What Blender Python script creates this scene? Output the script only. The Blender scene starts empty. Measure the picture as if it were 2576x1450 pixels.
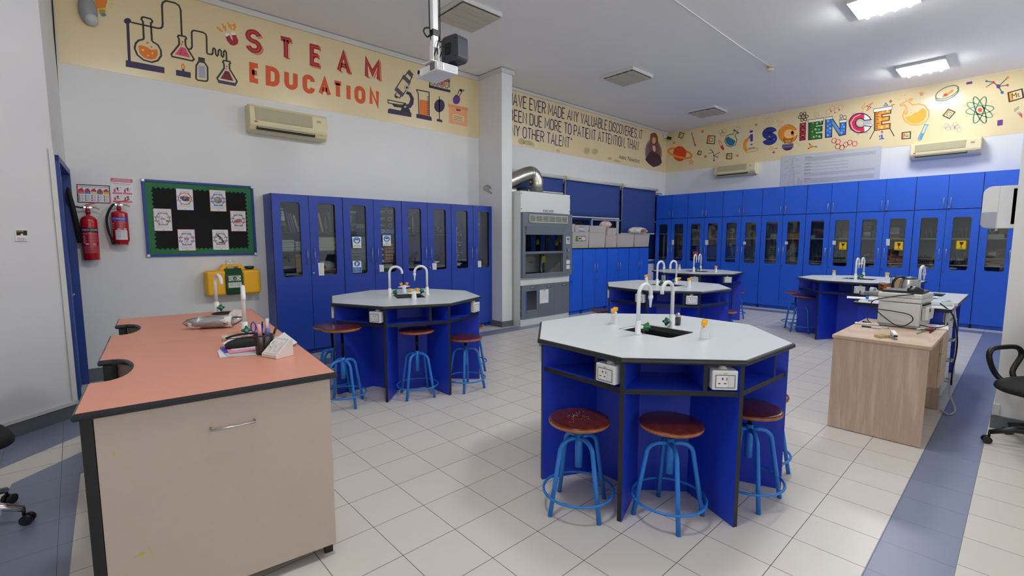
import bpy, bmesh, math, random
from mathutils import Vector, Matrix
from mathutils.geometry import tessellate_polygon
random.seed(7)
S = bpy.context.scene
COL = S.collection
PI = math.pi
R_ = math.radians

# ---------------------------------------------------------------- camera
F_PX, YAW, PITCH = 1193.8, 0.7442, 0.1026
CAM = Vector((-1.0431, -3.0911, 1.4852))
c_f = Vector((math.sin(YAW)*math.cos(PITCH), math.cos(YAW)*math.cos(PITCH), -math.sin(PITCH)))
c_r = Vector((math.cos(YAW), -math.sin(YAW), 0))
c_d = c_f.cross(c_r)
cd = bpy.data.cameras.new('camera')
cd.sensor_width = 36.0
cd.lens = F_PX/2576*36.0
cd.clip_start = 0.05
cam = bpy.data.objects.new('camera', cd)
COL.objects.link(cam)
cam.matrix_world = Matrix(((c_r.x, -c_d.x, -c_f.x, CAM.x), (c_r.y, -c_d.y, -c_f.y, CAM.y), (c_r.z, -c_d.z, -c_f.z, CAM.z), (0, 0, 0, 1)))
S.camera = cam

# ---------------------------------------------------------------- world (daylight outside the windows), exposure
W = bpy.data.worlds.new('daylight'); S.world = W; W.use_nodes = True
bg = W.node_tree.nodes['Background']
bg.inputs[0].default_value = (1.0, 0.985, 0.96, 1); bg.inputs[1].default_value = 0.65
S.view_settings.view_transform = 'Standard'
S.view_settings.look = 'None'
S.view_settings.exposure = 1.15
S.view_settings.gamma = 1.0
S.view_settings.use_curve_mapping = False
TUBE_STRENGTH = 62.0
cy = S.cycles
cy.use_denoising = True
cy.max_bounces = 10; cy.diffuse_bounces = 5; cy.glossy_bounces = 3; cy.transmission_bounces = 6; cy.transparent_max_bounces = 12
cy.sample_clamp_indirect = 6.0
cy.caustics_reflective = False; cy.caustics_refractive = False

# ---------------------------------------------------------------- points from the photograph's own frame
def ray(px, py): return c_r*((px-1288)/F_PX) + c_d*((py-725)/F_PX) + c_f
def hit(px, py, P, N):
    d = ray(px, py); return CAM + d*((Vector(P)-CAM).dot(N)/d.dot(N))
def atz(px, py, z): return hit(px, py, (0, 0, z), Vector((0, 0, 1)))
def aty(px, py, y): return hit(px, py, (0, y, 0), Vector((0, 1, 0)))
def atx(px, py, x): return hit(px, py, (x, 0, 0), Vector((1, 0, 0)))

# ---------------------------------------------------------------- materials
def lin(c): c /= 255; return c/12.92 if c <= .04045 else ((c+.055)/1.055)**2.4
def rgba(c, a=1): return (lin(c[0]), lin(c[1]), lin(c[2]), a)
MATS = {}
def mat(name, c, rough=.5, metal=0., noise=.06, scale=18., bump=0., coat=0., spec=.5, alpha=None, stretch=None, emit=0):
    if name in MATS: return MATS[name]
    m = bpy.data.materials.new(name); m.use_nodes = True; MATS[name] = m
    nt = m.node_tree; b = nt.nodes['Principled BSDF']
    b.inputs['Roughness'].default_value = rough; b.inputs['Metallic'].default_value = metal
    b.inputs['Specular IOR Level'].default_value = spec; b.inputs['Coat Weight'].default_value = coat
    b.inputs['Coat Roughness'].default_value = .15
    col = rgba(c)
    tc = nt.nodes.new('ShaderNodeTexCoord'); mp = nt.nodes.new('ShaderNodeMapping')
    nt.links.new(tc.outputs['Object'], mp.inputs[0])
    if stretch: mp.inputs['Scale'].default_value = stretch
    n = nt.nodes.new('ShaderNodeTexNoise'); n.inputs['Scale'].default_value = scale; n.inputs['Detail'].default_value = 4
    nt.links.new(mp.outputs[0], n.inputs['Vector'])
    mx = nt.nodes.new('ShaderNodeMix'); mx.data_type = 'RGBA'
    mx.inputs[6].default_value = tuple(v*(1-noise) for v in col[:3])+(1,)
    mx.inputs[7].default_value = tuple(min(1, v*(1+noise)) for v in col[:3])+(1,)
    nt.links.new(n.outputs['Fac'], mx.inputs[0]); nt.links.new(mx.outputs[2], b.inputs['Base Color'])
    if bump:
        bp = nt.nodes.new('ShaderNodeBump'); bp.inputs['Strength'].default_value = bump; bp.inputs['Distance'].default_value = .01
        nt.links.new(n.outputs['Fac'], bp.inputs['Height']); nt.links.new(bp.outputs[0], b.inputs['Normal'])
    if alpha is not None: b.inputs['Alpha'].default_value = alpha
    if emit:
        b.inputs['Emission Color'].default_value = col; b.inputs['Emission Strength'].default_value = emit
    return m
def glass(name, tint=(235, 240, 240), refl=.06, rough=.02):
    if name in MATS: return MATS[name]
    m = bpy.data.materials.new(name); m.use_nodes = True; MATS[name] = m
    nt = m.node_tree; nt.nodes.clear()
    o = nt.nodes.new('ShaderNodeOutputMaterial'); t = nt.nodes.new('ShaderNodeBsdfTransparent'); g = nt.nodes.new('ShaderNodeBsdfGlossy')
    t.inputs[0].default_value = rgba(tint); g.inputs['Roughness'].default_value = rough
    fr = nt.nodes.new('ShaderNodeFresnel'); fr.inputs[0].default_value = 1.45
    mx = nt.nodes.new('ShaderNodeMixShader')
    ad = nt.nodes.new('ShaderNodeMath'); ad.operation = 'ADD'; ad.inputs[1].default_value = refl; ad.use_clamp = True
    nt.links.new(fr.outputs[0], ad.inputs[0]); nt.links.new(ad.outputs[0], mx.inputs[0])
    nt.links.new(t.outputs[0], mx.inputs[1]); nt.links.new(g.outputs[0], mx.inputs[2]); nt.links.new(mx.outputs[0], o.inputs[0])
    return m
def emission(name, c, s):
    m = bpy.data.materials.new(name); m.use_nodes = True; nt = m.node_tree; nt.nodes.clear()
    o = nt.nodes.new('ShaderNodeOutputMaterial'); e = nt.nodes.new('ShaderNodeEmission')
    e.inputs[0].default_value = rgba(c); e.inputs[1].default_value = s; nt.links.new(e.outputs[0], o.inputs[0]); return m
def tilemat(name, c, rough=.3, T=.3, ox=0., oy=0., gw=.0032, var=.05):
    m = bpy.data.materials.new(name); m.use_nodes = True; nt = m.node_tree; b = nt.nodes['Principled BSDF']; L = nt.links.new
    tc = nt.nodes.new('ShaderNodeTexCoord'); sx = nt.nodes.new('ShaderNodeSeparateXYZ'); L(tc.outputs['Object'], sx.inputs[0])
    def math_(op, a, bb=None):
        n = nt.nodes.new('ShaderNodeMath'); n.operation = op
        if isinstance(a, (int, float)): n.inputs[0].default_value = a
        else: L(a, n.inputs[0])
        if bb is not None:
            if isinstance(bb, (int, float)): n.inputs[1].default_value = bb
            else: L(bb, n.inputs[1])
        return n.outputs[0]
    dist, cell = [], []
    for k, o in ((0, ox), (1, oy)):
        a = math_('DIVIDE', math_('SUBTRACT', sx.outputs[k], o), T)
        fr = math_('FRACT', math_('ADD', a, 100.0)); dist.append(math_('MINIMUM', fr, math_('SUBTRACT', 1.0, fr)))
        cell.append(math_('FLOOR', math_('ADD', a, 100.0)))
    g = math_('LESS_THAN', math_('MINIMUM', dist[0], dist[1]), gw/2/T)
    cb = nt.nodes.new('ShaderNodeCombineXYZ'); L(cell[0], cb.inputs[0]); L(cell[1], cb.inputs[1])
    wn = nt.nodes.new('ShaderNodeTexWhiteNoise'); wn.noise_dimensions = '2D'; L(cb.outputs[0], wn.inputs['Vector'])
    no = nt.nodes.new('ShaderNodeTexNoise'); no.inputs['Scale'].default_value = 9; no.inputs['Detail'].default_value = 5; L(tc.outputs['Object'], no.inputs['Vector'])
    fac = math_('ADD', math_('MULTIPLY', wn.outputs['Value'], .5), math_('MULTIPLY', no.outputs['Fac'], .5))
    mx = nt.nodes.new('ShaderNodeMix'); mx.data_type = 'RGBA'; col = rgba(c)
    mx.inputs[6].default_value = tuple(v*(1-var) for v in col[:3])+(1,); mx.inputs[7].default_value = tuple(v*(1+var) for v in col[:3])+(1,)
    L(fac, mx.inputs[0])
    m2 = nt.nodes.new('ShaderNodeMix'); m2.data_type = 'RGBA'; L(g, m2.inputs[0]); L(mx.outputs[2], m2.inputs[6]); m2.inputs[7].default_value = rgba((88, 84, 80))
    L(m2.outputs[2], b.inputs['Base Color'])
    L(math_('ADD', math_('MULTIPLY', g, .5), rough), b.inputs['Roughness'])
    bp = nt.nodes.new('ShaderNodeBump'); bp.inputs['Strength'].default_value = .25; bp.inputs['Distance'].default_value = .003; bp.invert = True
    L(g, bp.inputs['Height']); L(bp.outputs[0], b.inputs['Normal'])
    return m
def woodmat(name, c1, c2, rough=.45, scale=(6, 6, .6), dist=6., wscale=1.6):
    m = bpy.data.materials.new(name); m.use_nodes = True; nt = m.node_tree; b = nt.nodes['Principled BSDF']; L = nt.links.new
    tc = nt.nodes.new('ShaderNodeTexCoord'); mp = nt.nodes.new('ShaderNodeMapping'); mp.inputs['Scale'].default_value = scale; L(tc.outputs['Object'], mp.inputs[0])
    w = nt.nodes.new('ShaderNodeTexWave'); w.inputs['Scale'].default_value = wscale; w.inputs['Distortion'].default_value = dist; w.inputs['Detail'].default_value = 4; w.inputs['Detail Scale'].default_value = 1.5
    L(mp.outputs[0], w.inputs['Vector'])
    n = nt.nodes.new('ShaderNodeTexNoise'); n.inputs['Scale'].default_value = 22; n.inputs['Detail'].default_value = 6; L(mp.outputs[0], n.inputs['Vector'])
    ad = nt.nodes.new('ShaderNodeMix'); ad.data_type = 'FLOAT'; ad.inputs[0].default_value = .55; L(w.outputs['Fac'], ad.inputs[2]); L(n.outputs['Fac'], ad.inputs[3])
    mx = nt.nodes.new('ShaderNodeMix'); mx.data_type = 'RGBA'; mx.inputs[6].default_value = rgba(c1); mx.inputs[7].default_value = rgba(c2); L(ad.outputs[0], mx.inputs[0])
    L(mx.outputs[2], b.inputs['Base Color']); b.inputs['Roughness'].default_value = rough
    return m

# ---------------------------------------------------------------- mesh builder
class MB:
    def __init__(s): s.v = []; s.f = []; s.m = []; s.sm = []
    def add(s, vs, fs, mi=0, smooth=False, M=None):
        o = len(s.v)
        for p in vs:
            p = Vector(p); s.v.append(M @ p if M else p)
        for k, f in enumerate(fs):
            s.f.append([i+o for i in f]); s.m.append(mi[k] if isinstance(mi, list) else mi); s.sm.append(smooth)
        return s
    def box(s, x0, y0, z0, x1, y1, z1, mi=0, M=None):
        v = [(x0, y0, z0), (x1, y0, z0), (x1, y1, z0), (x0, y1, z0), (x0, y0, z1), (x1, y0, z1), (x1, y1, z1), (x0, y1, z1)]
        return s.add(v, [(0, 3, 2, 1), (4, 5, 6, 7), (0, 1, 5, 4), (1, 2, 6, 5), (2, 3, 7, 6), (3, 0, 4, 7)], mi, False, M)
    def cbox(s, c, d, mi=0, M=None):
        return s.box(c[0]-d[0]/2, c[1]-d[1]/2, c[2]-d[2]/2, c[0]+d[0]/2, c[1]+d[1]/2, c[2]+d[2]/2, mi, M)
    def cyl(s, p0, p1, r0, r1=None, n=16, mi=0, caps=True, smooth=True, M=None):
        r1 = r0 if r1 is None else r1
        p0 = Vector(p0); p1 = Vector(p1); d = (p1-p0).normalized()
        a = d.orthogonal().normalized(); b = d.cross(a)
        v = []
        for k in range(n):
            t = 2*PI*k/n; e = a*math.cos(t)+b*math.sin(t); v += [p0+e*r0, p1+e*r1]
        f = [(2*k, 2*((k+1) % n), 2*((k+1) % n)+1, 2*k+1) for k in range(n)]
        s.add(v, f, mi, smooth, M)
        if caps:
            s.add([v[2*k] for k in range(n)][::-1], [tuple(range(n))], mi, False, M); s.add([v[2*k+1] for k in range(n)], [tuple(range(n))], mi, False, M)
        return s
    def tube(s, pts, r, n=8, closed=False, mi=0, M=None, caps=True):
        P = [Vector(p) for p in pts]; N = len(P); rr = r if isinstance(r, (list, tuple)) else [r]*N
        T = []
        for i in range(N):
            if closed: t = P[(i+1) % N]-P[i-1]
            else: t = P[min(i+1, N-1)]-P[max(i-1, 0)]
            T.append(t.normalized() if t.length > 1e-9 else Vector((0, 0, 1)))
        a = T[0].orthogonal().normalized(); v = []
        for i in range(N):
            a = (a - T[i]*a.dot(T[i]))
            a = a.normalized() if a.length > 1e-6 else T[i].orthogonal().normalized()
            b = T[i].cross(a)
            for k in range(n):
                q = 2*PI*k/n; v.append(P[i]+(a*math.cos(q)+b*math.sin(q))*rr[i])
        f = []
        for i in range(N if closed else N-1):
            j = (i+1) % N
            for k in range(n): f.append((i*n+k, i*n+(k+1) % n, j*n+(k+1) % n, j*n+k))
        s.add(v, f, mi, True, M)
        if not closed and caps:
            s.add(v[:n][::-1], [tuple(range(n))], mi, False, M); s.add(v[-n:], [tuple(range(n))], mi, False, M)
        return s
    def lathe(s, prof, c=(0, 0, 0), n=24, mi=0, M=None, smooth=True):
        v = []; f = []; K = len(prof); c = Vector(c)
        for k in range(n):
            t = 2*PI*k/n
            for (r, z) in prof: v.append(c+Vector((r*math.cos(t), r*math.sin(t), z)))
        for k in range(n):
            j = (k+1) % n
            for i in range(K-1): f.append((k*K+i, j*K+i, j*K+i+1, k*K+i+1))
        s.add(v, f, mi, smooth, M)
        for i, rev in ((0, True), (K-1, False)):
            if prof[i][0] > 1e-5:
                w = [v[k*K+i] for k in range(n)]; s.add(w[::-1] if rev else w, [tuple(range(n))], mi, False, M)
        return s
    def prism(s, poly, z0, z1, holes=(), mi=0, side=None, M=None, smooth=False):
        side = mi if side is None else side
        loops = [list(poly)]+[list(h) for h in holes]
        flat = [p for l in loops for p in l]
        tri = tessellate_polygon([[Vector((p[0], p[1], 0)) for p in l] for l in loops])
        s.add([(p[0], p[1], z1) for p in flat], [tuple(t) for t in tri], mi, False, M)
        s.add([(p[0], p[1], z0) for p in flat], [tuple(t)[::-1] for t in tri], mi, False, M)
        for l in loops:
            n = len(l); v = []
            for p in l: v += [(p[0], p[1], z0), (p[0], p[1], z1)]
            s.add(v, [(2*k, 2*((k+1) % n), 2*((k+1) % n)+1, 2*k+1) for k in range(n)], side, smooth, M)
        return s
    def grid(s, rows, mi=0, M=None, smooth=True):
        nr = len(rows); nc = len(rows[0])
        s.add([p for r in rows for p in r], [(i*nc+j, i*nc+j+1, (i+1)*nc+j+1, (i+1)*nc+j) for i in range(nr-1) for j in range(nc-1)], mi, smooth, M)
        return s
    def ball(s, c, r, n=12, mi=0, M=None):
        r = Vector(r) if isinstance(r, (tuple, list)) else Vector((r, r, r)); c = Vector(c); h = max(6, n//2+1)
        v = [c+Vector((r.x*math.sin(PI*i/h)*math.cos(2*PI*k/n), r.y*math.sin(PI*i/h)*math.sin(2*PI*k/n), r.z*math.cos(PI*i/h))) for i in range(h+1) for k in range(n)]
        return s.add(v, [(i*n+k, (i+1)*n+k, (i+1)*n+(k+1) % n, i*n+(k+1) % n) for i in range(h) for k in range(n)], mi, True, M)
    def mesh(s, name, mats, fix=True):
        me = bpy.data.meshes.new(name); me.from_pydata([tuple(p) for p in s.v], [], s.f)
        for m in (mats if isinstance(mats, (list, tuple)) else [mats]): me.materials.append(m)
        me.polygons.foreach_set('material_index', s.m); me.polygons.foreach_set('use_smooth', s.sm)
        if fix:
            b = bmesh.new(); b.from_mesh(me); bmesh.ops.remove_doubles(b, verts=b.verts, dist=1e-5)
            bmesh.ops.recalc_face_normals(b, faces=b.faces); b.to_mesh(me); b.free()
        me.update(); return me
    def build(s, name, mats, parent=None, bevel=0, seg=2, fix=True, loc=None, label=None, cat=None, group=None, kind=None, rz=None):
        return put(name, s.mesh(name, mats, fix), parent, bevel, seg, loc, label, cat, group, kind, rz)
def put(name, me, parent=None, bevel=0, seg=2, loc=None, label=None, cat=None, group=None, kind=None, rz=None):
    o = bpy.data.objects.new(name, me); COL.objects.link(o)
    if parent: o.parent = parent
    if loc is not None: o.location = loc
    if rz is not None: o.rotation_euler = (0, 0, rz)
    if bevel:
        m = o.modifiers.new('edge', 'BEVEL'); m.width = bevel; m.segments = seg; m.limit_method = 'ANGLE'; m.angle_limit = R_(40)
        m.harden_normals = False
    return tag(o, label, cat, group, kind)
def tag(o, label=None, cat=None, group=None, kind=None):
    if label: o['label'] = label
    if cat: o['category'] = cat
    if group: o['group'] = group
    if kind: o['kind'] = kind
    return o
def thing(name, label, cat, loc=(0, 0, 0), rz=0., group=None, rot=None):
    o = bpy.data.objects.new(name, None); COL.objects.link(o); o.empty_display_size = .1
    o.location = loc; o.rotation_euler = rot if rot else (0, 0, rz)
    return tag(o, label, cat, group)
def dup(root, loc=None, rz=None, label=None, group=None):
    kids = {}
    for o in bpy.data.objects:
        if o.parent: kids.setdefault(o.parent.name, []).append(o)
    def cp(o, par):
        c = o.copy(); COL.objects.link(c)
        if par: c.parent = par
        for ch in kids.get(o.name, []): cp(ch, c)
        return c
    r = cp(root, None)
    if loc is not None: r.location = loc
    if rz is not None: r.rotation_euler = (0, 0, rz)
    if label: r['label'] = label
    if group: r['group'] = group
    return r
def struct(name, mb, m, bevel=0, fix=True): return mb.build(name, m, bevel=bevel, fix=fix, kind='structure')
def rrect(x0, y0, x1, y1, r, n=5):
    P = []
    for cx, cy_, a in ((x1-r, y1-r, 0), (x0+r, y1-r, 90), (x0+r, y0+r, 180), (x1-r, y0+r, 270)):
        for k in range(n+1):
            t = R_(a+90*k/n); P.append((cx+r*math.cos(t), cy_+r*math.sin(t)))
    return P
def arc(cx, cy_, rx, ry, a0, a1, n=10): return [(cx+rx*math.cos(R_(a0+(a1-a0)*k/n)), cy_+ry*math.sin(R_(a0+(a1-a0)*k/n))) for k in range(n+1)]
def smooth_pts(P, k=6):
    P = [Vector(p) for p in P]; out = []
    for i in range(len(P)-1):
        p0, p1, p2, p3 = P[max(i-1, 0)], P[i], P[i+1], P[min(i+2, len(P)-1)]
        for j in range(k):
            t = j/k; out.append(.5*((2*p1)+(p2-p0)*t+(2*p0-5*p1+4*p2-p3)*t*t+(3*p1-p0-3*p2+p3)*t**3))
    out.append(P[-1]); return out
MY = Matrix.Rotation(PI/2, 4, 'X')          # prism drawn in x-z, thickness towards -y
def MYat(x, y, z): return Matrix.Translation((x, y, z)) @ MY
# prism in y-z plane facing -x : local (u,v) -> (y=-u?)
def MXat(x, y, z): return Matrix.Translation((x, y, z)) @ Matrix(((0, 0, -1, 0), (-1, 0, 0, 0), (0, 1, 0, 0), (0, 0, 0, 1)))
# ---------------------------------------------------------------- flat printed artwork
def _glyphs():
    G = {}
    A = arc
    G['A'] = (.62, [[(0, 0), (.31, 1), (.62, 0)], [(.13, .33), (.49, .33)]])
    G['B'] = (.56, [[(0, 0), (0, 1)]+[(.28, 1)]+A(.28, .76, .24, .24, 90, -90)+[(0, .52)], [(.28, .52)]+A(.28, .26, .28, .26, 90, -90)+[(0, 0)]])
    G['C'] = (.56, [A(.28, .72, .28, .28, 0, 180)+A(.28, .28, .28, .28, 180, 360)])
    G['D'] = (.58, [[(0, 0), (0, 1), (.26, 1)]+A(.26, .68, .32, .32, 90, 0, 6)+A(.26, .32, .32, .32, 0, -90, 6)+[(0, 0)]])
    G['E'] = (.5, [[(.5, 1), (0, 1), (0, 0), (.5, 0)], [(0, .52), (.42, .52)]])
    G['F'] = (.5, [[(.5, 1), (0, 1), (0, 0)], [(0, .52), (.42, .52)]])
    G['G'] = (.58, [A(.28, .72, .28, .28, 10, 180)+A(.28, .28, .28, .28, 180, 360)+[(.56, .48), (.3, .48)]])
    G['H'] = (.56, [[(0, 0), (0, 1)], [(.56, 0), (.56, 1)], [(0, .5), (.56, .5)]])
    G['I'] = (.0, [[(0, 0), (0, 1)]])
    G['J'] = (.4, [[(.4, 1)]+A(.2, .2, .2, .2, 0, -180)])
    G['K'] = (.56, [[(0, 0), (0, 1)], [(.54, 1), (0, .42)], [(.2, .62), (.56, 0)]])
    G['L'] = (.46, [[(0, 1), (0, 0), (.46, 0)]])
    G['M'] = (.74, [[(0, 0), (0, 1), (.37, .3), (.74, 1), (.74, 0)]])
    G['N'] = (.56, [[(0, 0), (0, 1), (.56, 0), (.56, 1)]])
    G['O'] = (.58, [A(.29, .71, .29, .29, 0, 180)+A(.29, .29, .29, .29, 180, 360)+[(.58, .71)]])
    G['P'] = (.54, [[(0, 0), (0, 1), (.27, 1)]+A(.27, .73, .27, .27, 90, -90)+[(0, .46)]])
    G['Q'] = (.58, G['O'][1]+[[(.36, .2), (.6, -.04)]])
    G['R'] = (.56, [[(0, 0), (0, 1), (.27, 1)]+A(.27, .74, .27, .26, 90, -90)+[(0, .48)], [(.25, .48), (.56, 0)]])
    G['S'] = (.54, [A(.27, .75, .27, .25, 10, 180)+A(.27, .75, .27, .25, 180, 250, 4)+A(.27, .25, .27, .25, 70, 0, 4)+A(.27, .25, .27, .25, 0, -170)])
    G['T'] = (.56, [[(0, 1), (.56, 1)], [(.28, 1), (.28, 0)]])
    G['U'] = (.56, [[(0, 1), (0, .28)]+A(.28, .28, .28, .28, 180, 360)+[(.56, 1)]])
    G['V'] = (.58, [[(0, 1), (.29, 0), (.58, 1)]])
    G['W'] = (.84, [[(0, 1), (.21, 0), (.42, .8), (.63, 0), (.84, 1)]])
    G['X'] = (.58, [[(0, 0), (.58, 1)], [(0, 1), (.58, 0)]])
    G['Y'] = (.58, [[(0, 1), (.29, .5), (.58, 1)], [(.29, .5), (.29, 0)]])
    G['Z'] = (.54, [[(0, 1), (.54, 1), (0, 0), (.54, 0)]])
    G['.'] = (.0, [[(0, 0), (0, .1)]]); G[','] = (.06, [[(.06, .1), (0, -.12)]])
    G['"'] = (.2, [[(.05, 1), (0, .82)], [(.22, 1), (.17, .82)]])
    G['-'] = (.3, [[(0, .5), (.3, .5)]])
    return G
GL = _glyphs()
_fc = {}
def fontmesh(t):
    if t not in _fc:
        cu = bpy.data.curves.new('t', 'FONT'); cu.body = t; cu.resolution_u = 3
        o = bpy.data.objects.new('t', cu); COL.objects.link(o)
        bpy.context.view_layer.update()
        me = bpy.data.meshes.new_from_object(o.evaluated_get(bpy.context.evaluated_depsgraph_get()))
        v = [(p.co.x, p.co.y) for p in me.vertices]; f = [tuple(p.vertices) for p in me.polygons]
        bpy.data.objects.remove(o); bpy.data.curves.remove(cu); bpy.data.meshes.remove(me)
        x0 = min(a for a, b in v); x1 = max(a for a, b in v); y0 = min(b for a, b in v); y1 = max(b for a, b in v)
        _fc[t] = ([((a-x0)/(x1-x0), (b-y0)/(y1-y0)) for a, b in v], f, (x1-x0)/(y1-y0))
    return _fc[t]
INK = {}
def ink(c, rough=.5):
    c = tuple(int(x) for x in c)
    if (c, rough) not in INK: INK[(c, rough)] = mat('ink_%02x%02x%02x_%d' % (c+(int(rough*100),)), c, rough, noise=.05, scale=30)
    return INK[(c, rough)]
class Art:
    """flat shapes lying on one plane; f maps drawing coordinates to points of the plane, N is the plane's normal"""
    def __init__(s, f, N, step=.0006, rough=.5):
        s.f = f; s.N = Vector(N).normalized(); s.step = step; s.mb = MB(); s.mats = []; s.rough = rough
    def mi(s, c):
        m = ink(c, s.rough)
        if m not in s.mats: s.mats.append(m)
        return s.mats.index(m)
    def _p(s, pts, L): return [s.f(*p)+s.N*(s.step*L) for p in pts]
    def _add(s, v, fs, c):
        out = []
        for f in fs:
            n = (v[f[1]]-v[f[0]]).cross(v[f[2]]-v[f[0]])
            out.append(tuple(f) if n.dot(s.N) >= 0 else tuple(f)[::-1])
        s.mb.add(v, out, s.mi(c))
    def poly(s, pts, c, L=1, holes=()):
        v = s._p(list(pts)+[p for h in holes for p in h], L)
        U = s.N.orthogonal().normalized(); V = s.N.cross(U)
        loops = []; i = 0
        for l in [pts]+list(holes):
            loops.append([Vector((v[i+k].dot(U), v[i+k].dot(V), 0)) for k in range(len(l))]); i += len(l)
        s._add(v, tessellate_polygon(loops), c); return s
    def ell(s, cx, cy_, rx, ry=None, c=(0, 0, 0), L=1, n=20, rot=0, a0=0, a1=360):
        ry = rx if ry is None else ry; cr, sr = math.cos(R_(rot)), math.sin(R_(rot)); P = []
        full = abs(a1-a0) >= 360
        for k in range(n if full else n+1):
            t = R_(a0+(a1-a0)*k/n); x, y = rx*math.cos(t), ry*math.sin(t); P.append((cx+x*cr-y*sr, cy_+x*sr+y*cr))
        return s.poly(P, c, L)
    def ring(s, cx, cy_, rx, ry, w, c, L=1, n=24, rot=0, a0=0, a1=360):
        cr, sr = math.cos(R_(rot)), math.sin(R_(rot)); P = []; full = abs(a1-a0) >= 360
        for k in range(n if full else n+1):
            t = R_(a0+(a1-a0)*k/n); x, y = rx*math.cos(t), ry*math.sin(t); P.append((cx+x*cr-y*sr, cy_+x*sr+y*cr))
        return s.line(P, w, c, L, closed=full)
    def line(s, pts, w, c, L=1, closed=False, raw=False):
        v = pts if raw else s._p(pts, L)
        v = [v[i] for i in range(len(v)) if i == 0 or (v[i]-v[i-1]).length > 1e-5]
        n = len(v)
        if n < 2: return s
        Q = []
        for i in range(n):
            a = v[i]-v[i-1] if (i or closed) else v[1]-v[0]
            b = v[(i+1) % n]-v[i] if (i < n-1 or closed) else v[-1]-v[-2]
            a = a.normalized(); b = b.normalized(); na = s.N.cross(a); nb = s.N.cross(b); m = na+nb
            m = m.normalized() if m.length > .2 else na
            k = min(1/max(m.dot(na), .3), 2.2); Q += [v[i]+m*(w/2*k), v[i]-m*(w/2*k)]
        s._add(Q, [(2*i, 2*i+1, 2*((i+1) % n)+1, 2*((i+1) % n)) for i in range(n if closed else n-1)], c); return s
    def quad3(s, q, L):
        tl, tr, br, bl = s._p(q, L)
        return lambda a, b: (bl*(1-a)+br*a)*(1-b)+(tl*(1-a)+tr*a)*b
    def glyph(s, ch, q, th, c, L=1):
        g = s.quad3(q, L); Wd = (g(1, .5)-g(0, .5)).length; H = (g(.5, 1)-g(.5, 0)).length
        w, P = GL[ch]; ix, iy = min(.45, th/2/Wd), min(.45, th/2/H)
        for pl in P:
            v = [g(ix+(x/w if w else .5)*(1-2*ix), iy+y*(1-2*iy)) for x, y in pl]
            cl = (v[0]-v[-1]).length < 1e-4
            s.line(v[:-1] if cl else v, th, c, closed=cl, raw=True)
        return s
    def word(s, t, q, th, c, L=1, gap=.26, space=.42):
        """stroke lettering filling the quad q (tl, tr, br, bl); th as a share of the letter height"""
        g = s.quad3(q, L); H = (g(.5, 1)-g(.5, 0)).length
        x = 0; pos = []
        for ch in t:
            if ch == ' ': x += space; continue
            pos.append((ch, x)); x += GL[ch][0]+gap
        tot = x-gap
        for ch, x0 in pos:
            for pl in GL[ch][1]:
                v = [g((x0+px)/tot, py) for px, py in pl]; cl = (v[0]-v[-1]).length < 1e-4
                s.line(v[:-1] if cl else v, th*H, c, closed=cl, raw=True)
        return s
    def text(s, t, q, c, L=1):
        v, f, asp = fontmesh(t); g = s.quad3(q, L); s._add([g(a, b) for a, b in v], f, c); return s
    def tx(s, t, cx, cy_, h, c, L=1, w=None):
        """text centred at (cx, cy_) in drawing units with y downwards"""
        a = fontmesh(t)[2]; w = h*a if w is None else w
        return s.text(t, [(cx-w/2, cy_-h/2), (cx+w/2, cy_-h/2), (cx+w/2, cy_+h/2), (cx-w/2, cy_+h/2)], c, L)
    def rect(s, x0, y0, x1, y1, c, L=1): return s.poly([(x0, y0), (x1, y0), (x1, y1), (x0, y1)], c, L)
    def build(s, name, parent=None, label=None):
        if parent is not None:
            inv = (Matrix.LocRotScale(parent.location, parent.rotation_euler, None)).inverted()
            s.mb.v = [inv @ p for p in s.mb.v]
        o = s.mb.build(name, s.mats, parent, fix=False, label=label); return o
def quadmap(tl, tr, br, bl):
    tl, tr, br, bl = map(Vector, (tl, tr, br, bl))
    return lambda a, b: (tl*(1-a)+tr*a)*(1-b)+(bl*(1-a)+br*a)*b

# ---------------------------------------------------------------- materials of the place
M_wall = mat('wall_paint', (226, 227, 227), .7, noise=.025, scale=3)
M_wallL = mat('wall_paint_left', (222, 222, 224), .7, noise=.025, scale=3)
M_ceil = mat('ceiling_paint', (240, 239, 238), .8, noise=.02, scale=2)
M_trimw = mat('white_trim', (215, 215, 213), .5, noise=.03)
M_mural = mat('mural_cream', (228, 210, 166), .25, noise=.04, scale=2.5)
M_skirt = mat('grey_skirting_tile', (98, 102, 108), .35, noise=.12, scale=8)
M_blue = mat('blue_laminate', (36, 96, 218), .36, noise=.05, scale=40)
M_blueA = mat('navy_blue_laminate', (34, 64, 160), .36, noise=.05, scale=40)  # cupboard blue darkened: the weaker light on this row is put into the colour
M_bluei = mat('bench_blue_laminate', (26, 58, 190), .4, noise=.05, scale=40)
M_bluein = mat('cabinet_inside', (172, 174, 176), .6, noise=.04)
M_black = mat('black_edging', (22, 22, 24), .4, noise=.1)
M_blackm = mat('black_plastic', (20, 20, 21), .45, noise=.1)
M_rub = mat('black_rubber', (14, 14, 14), .7, noise=.1)
M_grey = mat('grey_laminate_top', (218, 224, 228), .32, noise=.03, scale=60)
M_white = mat('white_enamel', (232, 233, 235), .3, noise=.02)
M_wplas = mat('white_plastic', (226, 227, 228), .35, noise=.02)
M_yel = mat('yellow_plastic', (246, 182, 20), .4, noise=.04)
M_grn = mat('green_plastic', (14, 104, 48), .3, noise=.06)
M_steel = mat('brushed_steel', (196, 194, 190), .3, 1., noise=.06, scale=60)
M_chrome = mat('chrome', (215, 215, 218), .12, 1., noise=.02)
M_sblue = mat('sky_blue_paint', (36, 122, 212), .3, noise=.05, scale=12)
M_seat = woodmat('stool_wood', (74, 26, 15), (104, 44, 24), .22, (3, 14, 3), 2)
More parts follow.
